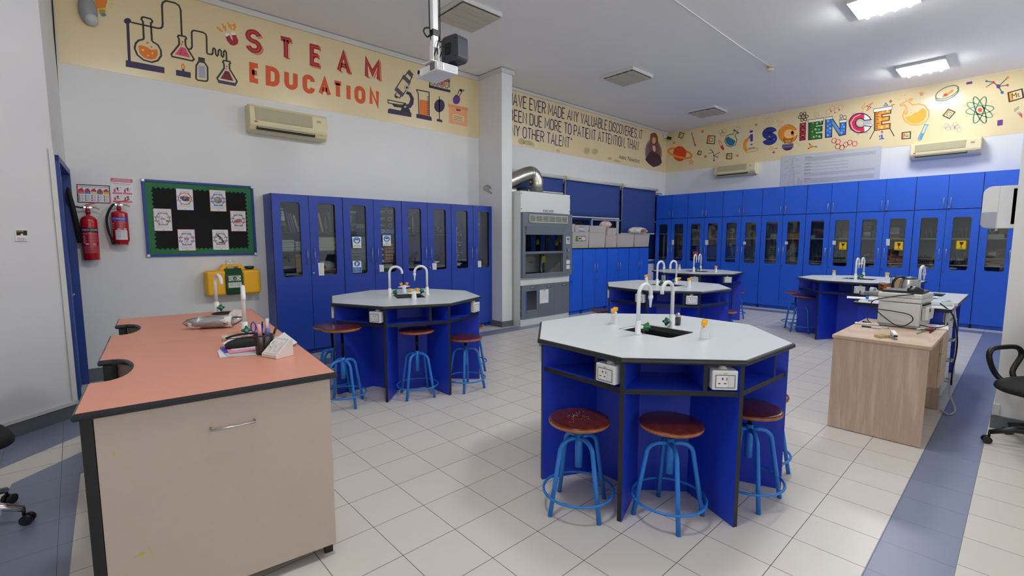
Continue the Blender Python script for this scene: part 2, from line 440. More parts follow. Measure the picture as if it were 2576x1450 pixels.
M_seatedge = woodmat('stool_edge_wood', (140, 78, 40), (172, 104, 58), .35, (3, 3, 30), 2)
M_screw = mat('dark_screw', (28, 26, 26), .4, .6, noise=.1)
M_salmon = mat('salmon_laminate', (222, 152, 128), .38, noise=.03, scale=70)
M_beige = mat('beige_laminate', (192, 176, 164), .45, noise=.04, scale=30)
M_oak = woodmat('light_oak_laminate', (176, 148, 126), (222, 200, 180), .5, (7, 7, .55), 7)
M_oaktop = woodmat('light_oak_top', (186, 156, 132), (214, 188, 164), .45, (.6, 6, 6), 5)
M_glass = glass('cabinet_glass')
M_clear = glass('clear_glassware', (215, 222, 224), .10)
M_film = glass('clear_film', (238, 240, 242), .12, .12)
M_acc = mat('aged_cream_plastic', (220, 208, 168), .45, noise=.05, scale=6)
M_accg = mat('aged_grille', (176, 168, 138), .6, noise=.08, scale=50)
M_dark = mat('dark_slot', (26, 25, 22), .7, noise=.1)
M_paper = mat('white_paper', (234, 234, 236), .7, noise=.02)
M_red = mat('red_paint', (176, 12, 24), .22, noise=.04, coat=.4)
M_hoodw = mat('hood_white', (222, 225, 222), .4, noise=.02)
M_hoodg = mat('hood_grey', (104, 114, 124), .45, noise=.04)
M_foil = mat('foil_duct', (190, 186, 176), .28, 1., noise=.1, scale=30, bump=.3)
M_tub = mat('frosted_plastic_tub', (226, 218, 212), .45, noise=.05, alpha=.62)
M_blind = mat('blue_roller_blind', (44, 70, 140), .8, noise=.18, scale=26)
M_card = mat('brown_cardboard', (176, 132, 84), .75, noise=.08, scale=12)
M_lav = mat('grey_light', (150, 152, 156), .5, noise=.05)

# ---------------------------------------------------------------- room shell
YA, XB, H = 3.437, 10.374, 4.22
ZB = 3.20
P_end = Vector((-1.112, 2.25, 0)); dL = Vector((-math.cos(R_(37)), -math.sin(R_(37)), 0)); P_far = P_end+dL*3.5
P_cor = Vector((-1.04, YA, 0))
XF, YR = P_far.x, -5.6
T_beige = tilemat('floor_tile_beige', (220, 215, 208), .3)
T_blue = tilemat('floor_tile_bluegrey', (122, 132, 158), .33, gw=.002)
T_off = tilemat('floor_tile_beige_offset', (212, 207, 198), .32, oy=-2.975, ox=.04)
m = MB(); m.add([(XF-.2, YR, 0), (XB, YR, 0), (XB, YA+.3, 0), (XF-.2, YA+.3, 0)], [(0, 1, 2, 3)]); struct('floor', m, T_beige, fix=False)
def inlay(pts, M, z=.0006):
    b = MB(); b.add([(p[0], p[1], z) for p in pts], [tuple(range(len(pts)))]); struct('floor_border', b, M)
inlay([(-1.5, -2.975), (9.39, -2.975), (9.39, -2.695), (-1.5, -2.695)], T_blue)
inlay([(-1.5, YR), (XB, YR), (XB, -2.975), (-1.5, -2.975)], T_off, .0003)
inlay([(9.39, -2.975), (9.68, -2.975), (9.68, 2.76), (9.39, 2.76)], T_blue)
inlay([(.35, 2.47), (9.39, 2.47), (9.39, 2.76), (.35, 2.76)], T_blue)
inlay([(-1.5, 1.32), (-1.08, 1.711), (-.7, 2.06), (.35, 2.47), (.35, 2.76), (-.75, 2.45), (-1.1, 2.27), (-2.6, 1.1), (-2.6, .3)], T_blue)
inlay([(-1.43, .9), (-1.42, 1.0), (-1.098, 1.304), (-.5, 1.8), (-.3, 1.7), (-1.11, .884), (-1.17, -.6), (-1.2, YR), (-1.5, YR)], T_blue, .0009)
m = MB(); m.add([(XF-.2, YR, H), (XB, YR, H), (XB, YA+.2, H), (XF-.2, YA+.2, H)], [(0, 3, 2, 1)]); struct('ceiling', m, M_ceil, fix=False)
# wall with the window (openings left for the glass)
WX0, WX1, WZ0, WZ1 = 4.55, 10.25, .93, 2.66
m = MB(); m.box(-1.04, YA, 0, WX0, YA+.2, H); m.box(WX0, YA, 0, WX1, YA+.2, WZ0); m.box(WX0, YA, WZ1, WX1, YA+.2, H); m.box(WX1, YA, 0, XB, YA+.2, H)
struct('wall_left', m, M_wall)
m = MB(); m.box(XB, -5.6, 0, XB+.2, YA+.2, H); struct('wall_back', m, M_wall)
m = MB(); m.box(4.23, -3.4, 0, XB, -3.6, H); struct('wall_right', m, M_wall)
m = MB(); m.box(4.23, -5.6, 0, 4.55, -3.0, H); struct('wall_pier', m, M_wall)
m = MB(); m.box(4.2, -3.55, 0, 4.23, -3.0, .1); m.box(4.2, -3.0, 0, 4.55, -2.985, .1); struct('baseboard_right', m, M_skirt)
m = MB(); m.box(4.215, -3.03, .105, 4.23, -2.99, .19); struct('trim_pier', m, M_trimw)
m = MB(); m.box(XF-.2, YR-.2, 0, -3.4, YR, H); m.box(3.4, YR-.2, 0, 4.3, YR, H); m.box(-3.4, YR-.2, 0, 3.4, YR, 1.0); m.box(-3.4, YR-.2, 3.2, 3.4, YR, H); struct('wall_front', m, M_wall)
fr = MB()
for k in range(5): fr.box(-3.4+1.69*k, YR-.15, 1.0, -3.36+1.69*k, YR-.1, 3.2)
fr.box(-3.4, YR-.15, 1.0, 3.4, YR-.1, 1.04); fr.box(-3.4, YR-.15, 3.16, 3.4, YR-.1, 3.2); struct('window_7', fr, M_trimw)  # unseen window bank, added so daylight brightens ceiling and walls
m = MB(); m.box(XF-.2, YR, 0, XF, P_far.y, H); struct('wall_side', m, M_wall)
# angled wall at the left of the picture and the wall of the door behind its end
nL = Vector((-dL.y, dL.x, 0)); nL = nL if nL.dot(CAM-P_end) > 0 else -nL
def slab(a, b, n, t, z0, z1):
    mb = MB(); q = [a, b, b-n*t, a-n*t]; mb.prism([(p.x, p.y) for p in q], z0, z1); return mb
struct('wall_angled', slab(P_end, P_far, nL, .12, 0, H), M_wallL)
struct('baseboard_left', slab(P_end+nL*.012, P_far+nL*.012, nL, .012, 0, .105), M_skirt)
struct('trim_conduit', slab(P_end+nL*.02, P_far+nL*.02, nL, .02, .107, .14), M_trimw, bevel=.003)
dD = (P_cor-P_end).normalized(); nD = Vector((dD.y, -dD.x, 0)); DE = P_end-nL*.12
def dpt(t): return P_end+(P_cor-P_end)*t
w = slab(dpt(.0), dpt(.08), nD, .12, 0, H); w2 = slab(dpt(.08), dpt(1.), nD, .12, 2.17, H)
for k in (w2,):
    w.add(k.v, k.f)
w3 = slab(dpt(.985), dpt(1.02), nD, .12, 0, 2.17); w.add(w3.v, w3.f)
struct('wall_door', w, M_wall)
struct('trim_corner', slab(P_end+nL*.012+dD*.012, P_end+nL*.012-dD*.03, nD, .03, .14, 2.2), M_trimw)
M_doorb = mat('blue_door_paint', (38, 66, 138), .4, noise=.04)
fr = MB()
for a, b in ((.08, .12), (.945, .985)):
    k = slab(dpt(a)+nD*.025, dpt(b)+nD*.025, nD, .15, 0, 2.17); fr.add(k.v, k.f)
k = slab(dpt(.08)+nD*.025, dpt(.985)+nD*.025, nD, .15, 2.12, 2.17); fr.add(k.v, k.f)
door = slab(dpt(.12)-nD*.03, dpt(.945)-nD*.03, nD, .04, .005, 2.12)
dr = struct('door_1', door, M_doorb); k = fr.build('door_frame', M_doorb, dr, bevel=.003)
hd = MB(); q = dpt(.2)-nD*.03; hd.tube([q+Vector((0, 0, 1.0)), q+nD*.05+Vector((0, 0, 1.0)), q+nD*.05+dD*.11+Vector((0, 0, 1.0))], .009); hd.build('door_handle', M_steel, dr)
st = Art(quadmap(dpt(.13)+nD*(-.028)+Vector((0, 0, 1.86)), dpt(.5)+nD*(-.028)+Vector((0, 0, 1.86)), dpt(.5)+nD*(-.028)+Vector((0, 0, 1.62)), dpt(.13)+nD*(-.028)+Vector((0, 0, 1.62))), nD)
st.poly([(0, 0), (1, 0), (0, 1)], (214, 108, 44), 1).poly([(.12, .12), (.6, .12), (.12, .62)], (228, 222, 214), 2); st.build('door_notice', dr)
# column between the two parts of the long wall
CX0, CX1, CY = 4.19, 4.415, 2.835
m = MB(); m.box(CX0, CY, 0, CX1, YA, H); struct('column', m, M_wall)
m = MB(); m.box(CX0-.012, CY-.012, 0, CX1+.012, YA, .1); struct('baseboard_column', m, M_skirt)
m = MB(); m.box(-1.03, YA-.012, 0, .74, YA, .14); struct('baseboard_long', m, M_skirt)
# white plaster trim along the ceiling
m = MB(); m.box(-1.03, YA-.03, H-.075, CX0, YA, H-.012); m.box(CX1, YA-.03, H-.06, XB, YA, H-.012)
m.box(CX0-.03, CY-.03, H-.075, CX0, YA-.03, H-.012); m.box(CX0, CY-.03, H-.075, CX1+.03, CY, H-.012); m.box(CX1, CY, H-.075, CX1+.03, YA-.03, H-.012)
struct('trim_ceiling', m, M_trimw)
# windows: frame, mullions, glass
M_win = mat('window_frame_white', (205, 212, 222), .4, noise=.03)
M_winb = mat('window_frame_blue', (40, 72, 150), .4, noise=.03)
XS = [WX0, 5.3, 6.55, 7.40, 8.40, 9.35, WX1]
for i in range(6):
    a, b = XS[i], XS[i+1]
    fr = MB(); t = .035
    fr.box(a, YA+.05, WZ0, a+t, YA+.1, WZ1); fr.box(b-t, YA+.05, WZ0, b, YA+.1, WZ1)
    fr.box(a+t, YA+.05, WZ0, b-t, YA+.1, WZ0+t); fr.box(a+t, YA+.05, WZ1-t, b-t, YA+.1, WZ1)
    fr.box(a+t, YA+.05, 1.905, b-t, YA+.1, 1.905+t)
    o = struct('window_%d' % (i+1), fr, M_win if i != 2 else M_winb)
    g = MB(); g.box(a+t, YA+.072, WZ0+t, b-t, YA+.078, 1.905); g.box(a+t, YA+.072, 1.905+t, b-t, YA+.078, WZ1-t); g.build('window_pane', M_glass, o)
m = MB(); m.box(WX0, YA-.02, WZ0-.06, WX1, YA+.05, WZ0); struct('window_sill', m, M_winb)
m = MB(); m.box(WX0-.05, YA-.012, 0, WX1, YA, .1); struct('baseboard_window', m, M_skirt)
# ---------------------------------------------------------------- wall murals
NAVY, CRIM, ORNG, CREAM = (44, 34, 78), (166, 24, 48), (216, 88, 26), (232, 212, 164)
OR2, TEAL, PINK, PURP, DK = (236, 134, 30), (28, 116, 152), (226, 62, 96), (96, 40, 132), (40, 42, 48)
YM = YA-.0035; NA = Vector((0, -1, 0)); NB = Vector((-1, 0, 0)); XM = XB-.0035
def cropA(sc, ox, oy): return lambda x, y: aty(ox+x/sc, oy+y/sc, YM)
def cropB(sc, ox, oy): return lambda x, y: atx(ox+x/sc, oy+y/sc, XM)
c1 = cropA(3.626, 0, 0); c2 = cropA(3.626, 600, 0); c5 = cropA(4.834, 1240, 180); c6 = cropB(4.834, 1640, 160); c7 = cropB(4.834, 2076, 160)
mu = thing('wall_mural', 'cream STEAM EDUCATION mural band with laboratory drawings above the bulletin board', 'wall mural', (1.6, YA, ZB))
m = MB(); m.box(-1.02-1.6, -.003, 0, CX0-1.6, 0, H-.075-ZB); m.build('backing', M_mural, mu)
def A1(name, fn, cr=c1, par=None, N=NA):
    a = Art(cr, N); fn(a); a.build(name, par if par else mu); return a
LW = .017
def d(a):
    a.poly([(840, -60), (985, -60), (980, 10), (962, 72), (888, 78), (868, 20)], (230, 128, 30)).poly([(888, 78), (962, 72), (970, 138), (905, 125)], (226, 190, 60))
    for k in range(3): a.line([(905, 92+14*k), (958, 96+14*k)], .008, (120, 110, 50), 2)
    a.ell(945, 138, 26, 14, (70, 150, 190), 2)
    for k in ((1005, 5, 1050, -12), (1000, 30, 1045, 40), (990, 52, 1020, 75)): a.line([k[:2], k[2:]], .012, (220, 200, 90))
A1('light_bulb_print', d)
def d(a):
    a.ell(1163, 192, 33, 27, NAVY).line([(1165, 215), (1180, 555)], .024, NAVY).poly([(1147, 548), (1500, 615), (1500, 670), (1147, 608)], NAVY)
    a.line([(1195, 203), (1440, 258), (1466, 258), (1482, 242), (1484, 215), (1477, 50), (1486, 22), (1515, 8), (1595, 27), (1630, 48), (1648, 90), (1658, 326)], LW, DK)
A1('retort_stand_print', d)
def d(a):
    body = [(1312, 372)]+[(1350+122*math.cos(R_(t)), 462+104*math.sin(R_(t))+.22*122*math.cos(R_(t))) for t in range(-108, -431, -18)][::1]+[]
    P = [(1312, 358), (1304, 195), (1290, 180), (1294, 160), (1310, 156), (1372, 172), (1390, 190), (1386, 206), (1376, 210), (1386, 376)]
    a.line(P, LW, DK)
    a.line([(1386, 376), (1440, 410), (1468, 460), (1470, 510), (1440, 552), (1385, 568), (1310, 548), (1252, 500), (1228, 440), (1238, 395), (1265, 368), (1312, 358)], LW, DK)
    a.poly([(1262, 420), (1290, 412), (1340, 430), (1380, 455), (1435, 450), (1440, 500), (1420, 535), (1375, 545), (1310, 525), (1270, 480)], (230, 120, 28))
    for x, y, r in ((1303, 456, 12), (1390, 486, 9), (1349, 508, 8)): a.ell(x, y, r, c=(240, 200, 90), L=2)
    for x, y, r in ((1345, 390, 11), (1379, 430, 8)): a.ell(x, y, r, c=(230, 120, 28))
A1('round_flask_print', d)
def cone(a, P, liq, lc):
    a.line(P, LW, DK, closed=True).poly(liq, lc)
def d(a):
    cone(a, [(1635, 405), (1632, 352), (1621, 338), (1630, 322), (1692, 335), (1700, 350), (1690, 362), (1693, 415), (1770, 540), (1755, 556), (1570, 516), (1562, 495)], [(1650, 428), (1690, 438), (1735, 526), (1597, 496)], (222, 70, 108))
    for x, y, r in ((1665, 385, 7), (1657, 407, 6)): a.ell(x, y, r, c=CRIM)
    for x, y, r in ((1652, 458, 7), (1645, 485, 9), (1690, 487, 7)): a.ell(x, y, r, c=(180, 40, 80), L=2)
    a.line([(1722, 450), (1742, 446), (1752, 425), (1748, 300), (1754, 284), (1770, 278), (1850, 295), (1876, 312), (1884, 335), (1887, 484), (1896, 492), (1930, 498), (1940, 488), (1942, 452), (1950, 440), (1964, 450), (1969, 498), (1980, 511), (1991, 500), (1992, 464), (2004, 452), (2017, 464), (2020, 510), (2030, 521), (2040, 510), (2040, 474), (2052, 462), (2064, 476), (2067, 552)], LW, DK)
A1('conical_flask_print', d)
def d(a):
    a.poly([(1606, 636), (1740, 662), (1740, 713), (1606, 688)], NAVY).poly([(1660, 630), (1682, 634), (1682, 650), (1660, 646)], DK, 2)
    a.poly([(1668, 572), (1690, 610), (1680, 632), (1660, 630), (1650, 605)], (232, 120, 40), 3).poly([(1669, 592), (1680, 612), (1674, 626), (1663, 624), (1658, 608)], (244, 190, 80), 4)
A1('burner_print', d)
def d(a):
    a.line([(1812, 562), (1790, 600), (1788, 718), (1804, 732), (1880, 742), (1895, 730), (1893, 612), (1864, 570)], LW, DK, closed=True)
    a.poly([(1808, 520), (1868, 531), (1868, 563), (1808, 553)], DK, 2).poly([(1810, 597), (1870, 605), (1874, 716), (1814, 707)], (168, 166, 190))
A1('bottle_print', d)
def d(a):
    cone(a, [(2045, 622), (2042, 582), (2032, 568), (2040, 552), (2096, 562), (2101, 576), (2092, 588), (2095, 632), (2162, 742), (2150, 766), (1992, 736), (1980, 714)], [(2055, 645), (2090, 655), (2130, 740), (2012, 716)], (108, 22, 44))
    a.poly([(1990, 735), (2153, 765), (2153, 787), (1990, 757)], (54, 50, 110), 2).ell(2070, 607, 6, c=CRIM).ell(2063, 628, 5, c=CRIM)
A1('flask_on_stand_print', d)
def d(a):
    a.poly([(2048, 310), (2085, 298), (2105, 350), (2122, 372), (2122, 345), (2102, 296), (2142, 292), (2174, 372), (2168, 402), (2135, 417), (2100, 408), (2070, 370)], (166, 24, 48))
    a.poly([(2048, 310), (2085, 298), (2094, 322), (2060, 336)], (240, 236, 226), 2).poly([(2102, 296), (2142, 292), (2152, 318), (2112, 322)], (240, 236, 226), 2)
    for pts in ([(1978, 246), (2004, 275), (2000, 262), (2030, 288)], [(2028, 214), (2040, 250), (2052, 246), (2058, 282)], [(2078, 204), (2090, 238), (2102, 232), (2110, 270)], [(2146, 216), (2126, 234), (2148, 244), (2128, 274)]): a.line(pts, .018, (236, 150, 40))
A1('magnet_print', d)
Q = {'S': [(60, 252), (208, 285), (216, 502), (66, 468)], 'T': [(362, 323), (498, 352), (498, 562), (370, 532)], 'E': [(648, 395), (755, 421), (757, 624), (650, 598)], 'A': [(898, 458), (1015, 487), (1026, 690), (896, 656)], 'M': [(1150, 525), (1290, 560), (1292, 750), (1152, 712)]}
def d(a):
    for ch, q in Q.items():
        th = .056
        a.glyph(ch, [(x+14, y+14) for x, y in q], th, (214, 96, 44), 1)
        a.glyph(ch, [(x+4, y+4) for x, y in q], th+.016, CREAM, 2)
        a.glyph(ch, q, th, (164, 24, 46), 3)
        w = a.quad3(q, 4); Wd = (w(1, .5)-w(0, .5)).length; Hh = (w(.5, 1)-w(.5, 0)).length; ix, iy = th/2/Wd, th/2/Hh
        for pl in GL[ch][1]: a.line([w(ix+(x/GL[ch][0])*(1-2*ix), iy+y*(1-2*iy)) for x, y in pl], .009, (214, 84, 44), raw=True)
A1('steam_lettering', d, c2)
ED = {'E': [(97, 563), (200, 587), (203, 771), (100, 748)], 'D': [(246, 595), (375, 622), (375, 800), (249, 778)], 'U': [(416, 632), (540, 655), (540, 832), (418, 806)], 'C': [(582, 668), (697, 695), (697, 866), (585, 843)], 'A': [(732, 700), (840, 724), (846, 892), (728, 868)], 'T': [(855, 727), (955, 750), (955, 913), (860, 890)], 'I': [(985, 757), (1020, 765), (1020, 930), (987, 921)], 'O': [(1055, 775), (1158, 797), (1158, 957), (1058, 934)], 'N': [(1192, 801), (1281, 820), (1282, 981), (1195, 961)]}
def d(a):
    for ch, q in ED.items(): a.glyph(ch, q, .058 if ch != 'N' else .05, (216, 84, 20), 1)
A1('education_lettering', d, c2)
def d(a):
    a.poly([(1362, 1000), (1380, 990), (1577, 1030), (1577, 1070), (1362, 1032)], NAVY)
    a.poly([(1540, 830), (1575, 850), (1600, 900), (1595, 950), (1570, 985), (1545, 990), (1520, 960), (1555, 945), (1568, 905), (1555, 870), (1525, 855)], NAVY, 2)
    a.poly([(1400, 950), (1480, 965), (1520, 940), (1560, 1000), (1570, 1030), (1475, 1012), (1490, 985), (1420, 975)], (28, 26, 34), 3)
    a.line([(1362, 912), (1525, 945), (1520, 965), (1364, 940)], .014, DK, 4, closed=True).ell(1520, 974, 11, c=(190, 190, 190), L=4)
    for p, q, w in (((1430, 805), (1500, 872), .085), ((1497, 695), (1565, 760), .08), ((1545, 650), (1585, 695), .085)): a.line([p, q], w*.8, (86, 72, 96), 5)
    a.line([(1440, 800), (1500, 705), (1558, 768), (1500, 870)], .014, DK, 4, closed=True).line([(1515, 700), (1545, 655), (1585, 700), (1560, 745)], .014, DK, 4)
    a.line([(1440, 848), (1425, 870), (1470, 895), (1480, 875)], .014, DK, 4).poly([(1430, 866), (1452, 884), (1446, 902), (1422, 884)], DK, 5)
    a.ell(1535, 800, 25, c=(180, 176, 168), L=6).ell(1535, 800, 10, c=NAVY, L=7)
A1('microscope_print', d, c2)
def d(a):
    a.line([(1622, 818), (1640, 855), (1645, 1045)], LW, DK).line([(1622, 818), (1738, 842), (1740, 1062)], LW, DK)
    a.poly([(1652, 907), (1733, 922), (1733, 1062), (1652, 1048)], (228, 116, 28)).poly([(1622, 1040), (1640, 1040), (1755, 1065), (1762, 1078), (1762, 1104), (1622, 1076)], NAVY, 2)
    for k in range(11): a.line([(1718, 880+16*k), (1738, 884+16*k)], .009, DK, 2)
A1('measuring_cylinder_print', d, c2)
def d(a):
    a.ell(1833, 965, 48, 60, NAVY, rot=8).line([(1832, 880), (1833, 1090)], .016, NAVY).poly([(1810, 1084), (1855, 1093), (1862, 1118), (1808, 1106)], NAVY)
A1('globe_stand_print', d, c2)
def d(a):
    a.poly([(1912, 945), (2092, 985), (2092, 1012), (1912, 972)], (234, 146, 100)).poly([(1920, 975), (2086, 1010), (2086, 1157), (1920, 1124)], (240, 164, 118))
    a.poly([(1982, 990), (2025, 1000), (2025, 1015), (1990, 1012)], (120, 60, 40), 2).poly([(1955, 1040), (2055, 1062), (2055, 1118), (1955, 1097)], CREAM, 2)
    for k in range(3): a.line([(1962, 1056+16*k), (2045, 1074+16*k)], .008, (110, 70, 60), 3)
    a.ell(1988, 910, 33, 42, (92, 48, 130), 2, rot=10).line([(1975, 870), (1995, 870), (2018, 815), (2040, 830), (2010, 885)], .012, DK, 3).ell(2030, 825, 12, c=NAVY, L=3).ell(2053, 826, 7, c=NAVY)
A1('archive_box_print', d, c2)
def d(a):
    a.poly([(1738, 775), (1932, 822), (1932, 846), (1738, 800)], NAVY)
    for x in (1742, 1745, 1925): a.line([(x, 690), (x, 800)], .012, DK)
    a.line([(1740, 690), (1930, 735)], .012, DK, 2).line([(1740, 705), (1930, 748)], .012, DK, 2)
    for i, c in enumerate(((228, 116, 28), (108, 22, 44), (204, 44, 70), (230, 150, 124))):
        x = 1774+41*i; y = 720+9*i
        a.line([(x-16, y-40), (x-16, y+42), (x-8, y+55), (x+8, y+58), (x+16, y+48), (x+16, y-36)], .01, DK).poly([(x-10, y-30), (x+9, y-26), (x+9, y+40), (x, y+46), (x-10, y+38)], c, 2)
A1('test_tube_rack_print', d, c2)

# quotation on the window side
mq = thing('wall_mural', 'cream quotation mural in dark blue capitals above the blue blinds', 'wall mural', (7.4, YA, ZB))
m = MB(); m.box(CX1-7.4, -.003, 0, XB-7.4, 0, H-.06-ZB); m.build('backing', M_mural, mq)
QB = (46, 32, 92)
a = Art(c5, NA)
a.word('HAVE EVER MADE ANY VALUABLE DISCOVERIES, IT', [(192, 252), (1820, 722), (1812, 826), (188, 395)], .105, QB, gap=.2, space=.36)
a.word('BEEN DUE MORE TO PATIENT ATTENTION, THAN', [(200, 452), (1768, 850), (1764, 962), (200, 588)], .105, QB, gap=.2, space=.36)
a.word('NY OTHER TALENT"', [(222, 642), (960, 812), (955, 935), (220, 772)], .105, QB, gap=.2, space=.36)
a.build('quotation_lettering', mq)
a = Art(c5, NA); a.text('Isaac Newton', [(1545, 1010), (1788, 1062), (1778, 1118), (1530, 1055)], (40, 34, 52)); a.build('signature_lettering', mq)
def d(a):
    a.ell(1952, 985, 104, 165, (150, 132, 122), 1, rot=-4).ell(1952, 990, 92, 150, (116, 98, 100), 2, rot=-4)
    a.poly([(1850, 1070), (1905, 985), (1930, 960), (1985, 970), (2040, 1040), (2055, 1110), (2010, 1150), (1950, 1165), (1890, 1120)], (62, 38, 54), 3)
    a.poly([(1915, 760), (1950, 742), (1985, 752), (2005, 800), (2012, 900), (2020, 985), (1985, 1010), (1975, 930), (1955, 900), (1935, 910), (1925, 985), (1900, 960), (1908, 860)], (122, 76, 62), 4)
    a.ell(1957, 838, 23, 42, (222, 168, 132), 5).poly([(1940, 905), (1972, 905), (1978, 960), (1962, 985), (1945, 955)], (214, 190, 176), 6)
    for k in range(5): a.line([(1915+3*k, 1040+24*k), (1985+12*k, 1052+22*k)], .01, (84, 56, 74), 6)
A1('portrait_print', d, c5, mq)
def d(a):
    for x, y, rx, ry in ((350, 850, 45, 40), (430, 870, 70, 32), (1140, 965, 40, 45), (1240, 975, 38, 42), (1420, 1060, 30, 20), (1510, 1090, 45, 16), (790, 965, 25, 16)):
        a.ell(x, y, rx, ry, (196, 180, 134), .4, rot=15).ell(x+8, y-4, rx*.55, ry*.6, (186, 170, 126), .7, rot=30)
    a.line([(494, 890), (494, 920)], .01, (120, 100, 70), 1)
A1('damp_stain_print', d, c5, mq)

# SCIENCE mural on the far wall
ms = thing('wall_mural', 'cream SCIENCE mural with coloured symbols above the tall blue cupboards', 'wall mural', (XB, .3, ZB), rz=0)
m = MB(); m.box(-.003, -2.95-.3, 0, 0, YA-.3, H-ZB-.01); m.build('backing', M_mural, ms)
def B6(name, fn): A1(name, fn, c6, ms, NB)
def B7(name, fn): A1(name, fn, c7, ms, NB)
def star(x, y, r, c, w=.012, rot=-90): return lambda a: a.line([(x+r*math.cos(R_(rot+144*k)), y+r*math.sin(R_(rot+144*k))) for k in range(5)], w, c, closed=True)
def plus(x, y, r, c, w, rot=8): return lambda a: a.line([(x-r*math.cos(R_(rot)), y+r*math.sin(R_(rot))), (x+r*math.cos(R_(rot)), y-r*math.sin(R_(rot)))], w, c).line([(x, y-r), (x, y+r)], w, c, 2)
def tile(q, t, tq=None):
    def fn(a):
        a.poly(q, (236, 208, 150)).poly([q[0], ((q[0][0]*2+q[1][0])/3, (q[0][1]*2+q[1][1])/3), ((q[3][0]*3+q[2][0]*1)/4, (q[3][1]*3+q[2][1])/4-10), ((q[3][0]+q[2][0]*3)/4, (q[3][1]+q[2][1]*3)/4), q[3]], (238, 158, 36), 2).line(q, .018, DK, 3, closed=True)
        cx = sum(p[0] for p in q)/4; cy_ = sum(p[1] for p in q)/4; s = .56
        a.text(t, [(cx+(p[0]-cx)*s, cy_+(p[1]-cy_)*s) for p in q], DK, 4)
    return fn
def mol(nodes, edges, w=.014): 
    def fn(a):
        for i, j in edges: a.line([nodes[i][:2], nodes[j][:2]], w, (60, 92, 88))
        for x, y, r, c in nodes: a.ell(x, y, r, c=c, L=2, n=14)
    return fn
def hexes(cs, r, c, w=.01, dots=(), skew=.14):
    def fn(a):
        for x, y in cs: a.line([(x+r*math.cos(R_(60*k+12)), y+r*math.sin(R_(60*k+12))-skew*r*math.cos(R_(60*k+12))) for k in range(6)], w, c, closed=True)
        for x, y, q, dc in dots: a.ell(x, y, q, c=dc, L=2, n=10)
    return fn
def d(a):
    a.ring(340, 1092, 148, 48, .05, (240, 148, 44), 1, rot=14, a0=150, a1=390).ell(338, 1097, 81, 92, (224, 70, 34), 2).ring(340, 1092, 148, 48, .05, (240, 148, 44), 3, rot=14, a0=0, a1=190)
B6('planet_print', d)
B6('symbol_tile_print', tile([(340, 838), (392, 852), (368, 912), (322, 895)], 'O'))
B6('symbol_tile_print', tile([(683, 880), (768, 882), (760, 978), (668, 970)], 'Cl'))
B6('symbol_tile_print', tile([(566, 1062), (602, 1068), (592, 1112), (552, 1104)], 'Li'))
B6('symbol_tile_print', tile([(912, 1098), (974, 1094), (970, 1158), (906, 1160)], 'Mg'))
for x, y, r in ((270, 966, 20), (478, 1198, 36), (1268, 744, 18), (1040, 1120, 18)): B6('star_print', star(x, y, r, (236, 120, 50)))
B6('plus_print', plus(616, 828, 17, (236, 130, 40), .035)); B6('plus_print', plus(652, 1132, 17, (236, 130, 40), .035)); B6('plus_print', plus(1482, 1080, 17, (150, 50, 90), .016))
def d(a): a.line([(480, 835), (524, 990)], .026, (90, 150, 140)).line([(496, 890), (524, 990)], .016, (216, 60, 50), 2).ell(525, 993, 12, c=(216, 50, 44), L=3)
B6('thermometer_print', d)
B6('hexagon_print', hexes([(835, 832), (880, 820), (856, 858)], 26, (226, 146, 90)))
BL, RD = (36, 104, 160), (206, 44, 50)
B6('molecule_print', mol([(714, 1048, 7, BL), (743, 1077, 8, RD), (700, 1094, 7, (230, 110, 50)), (756, 1122, 12, BL), (820, 1080, 8, (230, 110, 50)), (797, 1139, 9, RD), (755, 1179, 10, BL)], [(0, 1), (2, 1), (1, 3), (3, 4), (3, 5), (3, 6)]))
def d(a): a.line([(805, 945), (830, 936)], .014, (216, 90, 80)).line([(812, 950), (850, 1040), (868, 1052), (878, 1040), (835, 942)], .012, (216, 90, 80)).poly([(838, 1005), (858, 996), (876, 1040), (866, 1050), (852, 1042)], (206, 44, 50))
B6('test_tube_print', d)
def d(a):
    a.line([(985, 862), (1010, 822), (990, 812), (998, 804), (1058, 842), (1050, 852), (1030, 842), (1012, 880), (1034, 930), (1018, 985), (965, 1014), (915, 1000), (884, 945), (905, 885), (950, 862)], .016, (40, 108, 110), closed=True)
    a.poly([(905, 905), (930, 888), (955, 905), (985, 922), (1012, 938), (1012, 965), (985, 998), (940, 998), (905, 965), (895, 930)], TEAL)
    for x, y in ((1032, 776), (1060, 770), (1048, 806), (1070, 788)): a.ell(x, y, 5, c=(50, 90, 90))
B6('blue_flask_print', d)
def d(a):
    a.poly([(1188, 818), (1228, 812), (1228, 940), (1200, 968), (1195, 900)], PURP, 2).poly([(1170, 850), (1245, 832), (1248, 850), (1172, 868)], (230, 222, 210), 3).poly([(1186, 955), (1238, 945), (1240, 965), (1188, 978)], (230, 222, 210), 3).poly([(1200, 978), (1224, 974), (1222, 992), (1202, 992)], PURP, 2)
    a.poly([(1180, 890), (1195, 900), (1150, 965), (1145, 1010), (1160, 1045), (1180, 1055), (1140, 1080), (1112, 1040), (1106, 985), (1125, 930)], (236, 148, 44), 1).ell(1188, 898, 13, c=TEAL, L=4)
    a.line([(1145, 1052), (1275, 1026), (1283, 1040), (1278, 1058), (1150, 1086), (1138, 1070)], .014, (232, 150, 90), 2, closed=True).line([(1172, 1036), (1252, 1022)], .016, TEAL, 2)
B6('microscope_print', d)
def gear(x, y, r, c, w):
    def fn(a):
        P = []
        for k in range(20):
            q = r*(1.12 if k % 4 in (0, 1) else .9); P.append((x+q*math.cos(R_(18*k)), y+q*math.sin(R_(18*k))))
        a.line(P, w, c, closed=True).ring(x, y, r*.2, r*.2, w, c)
    return fn
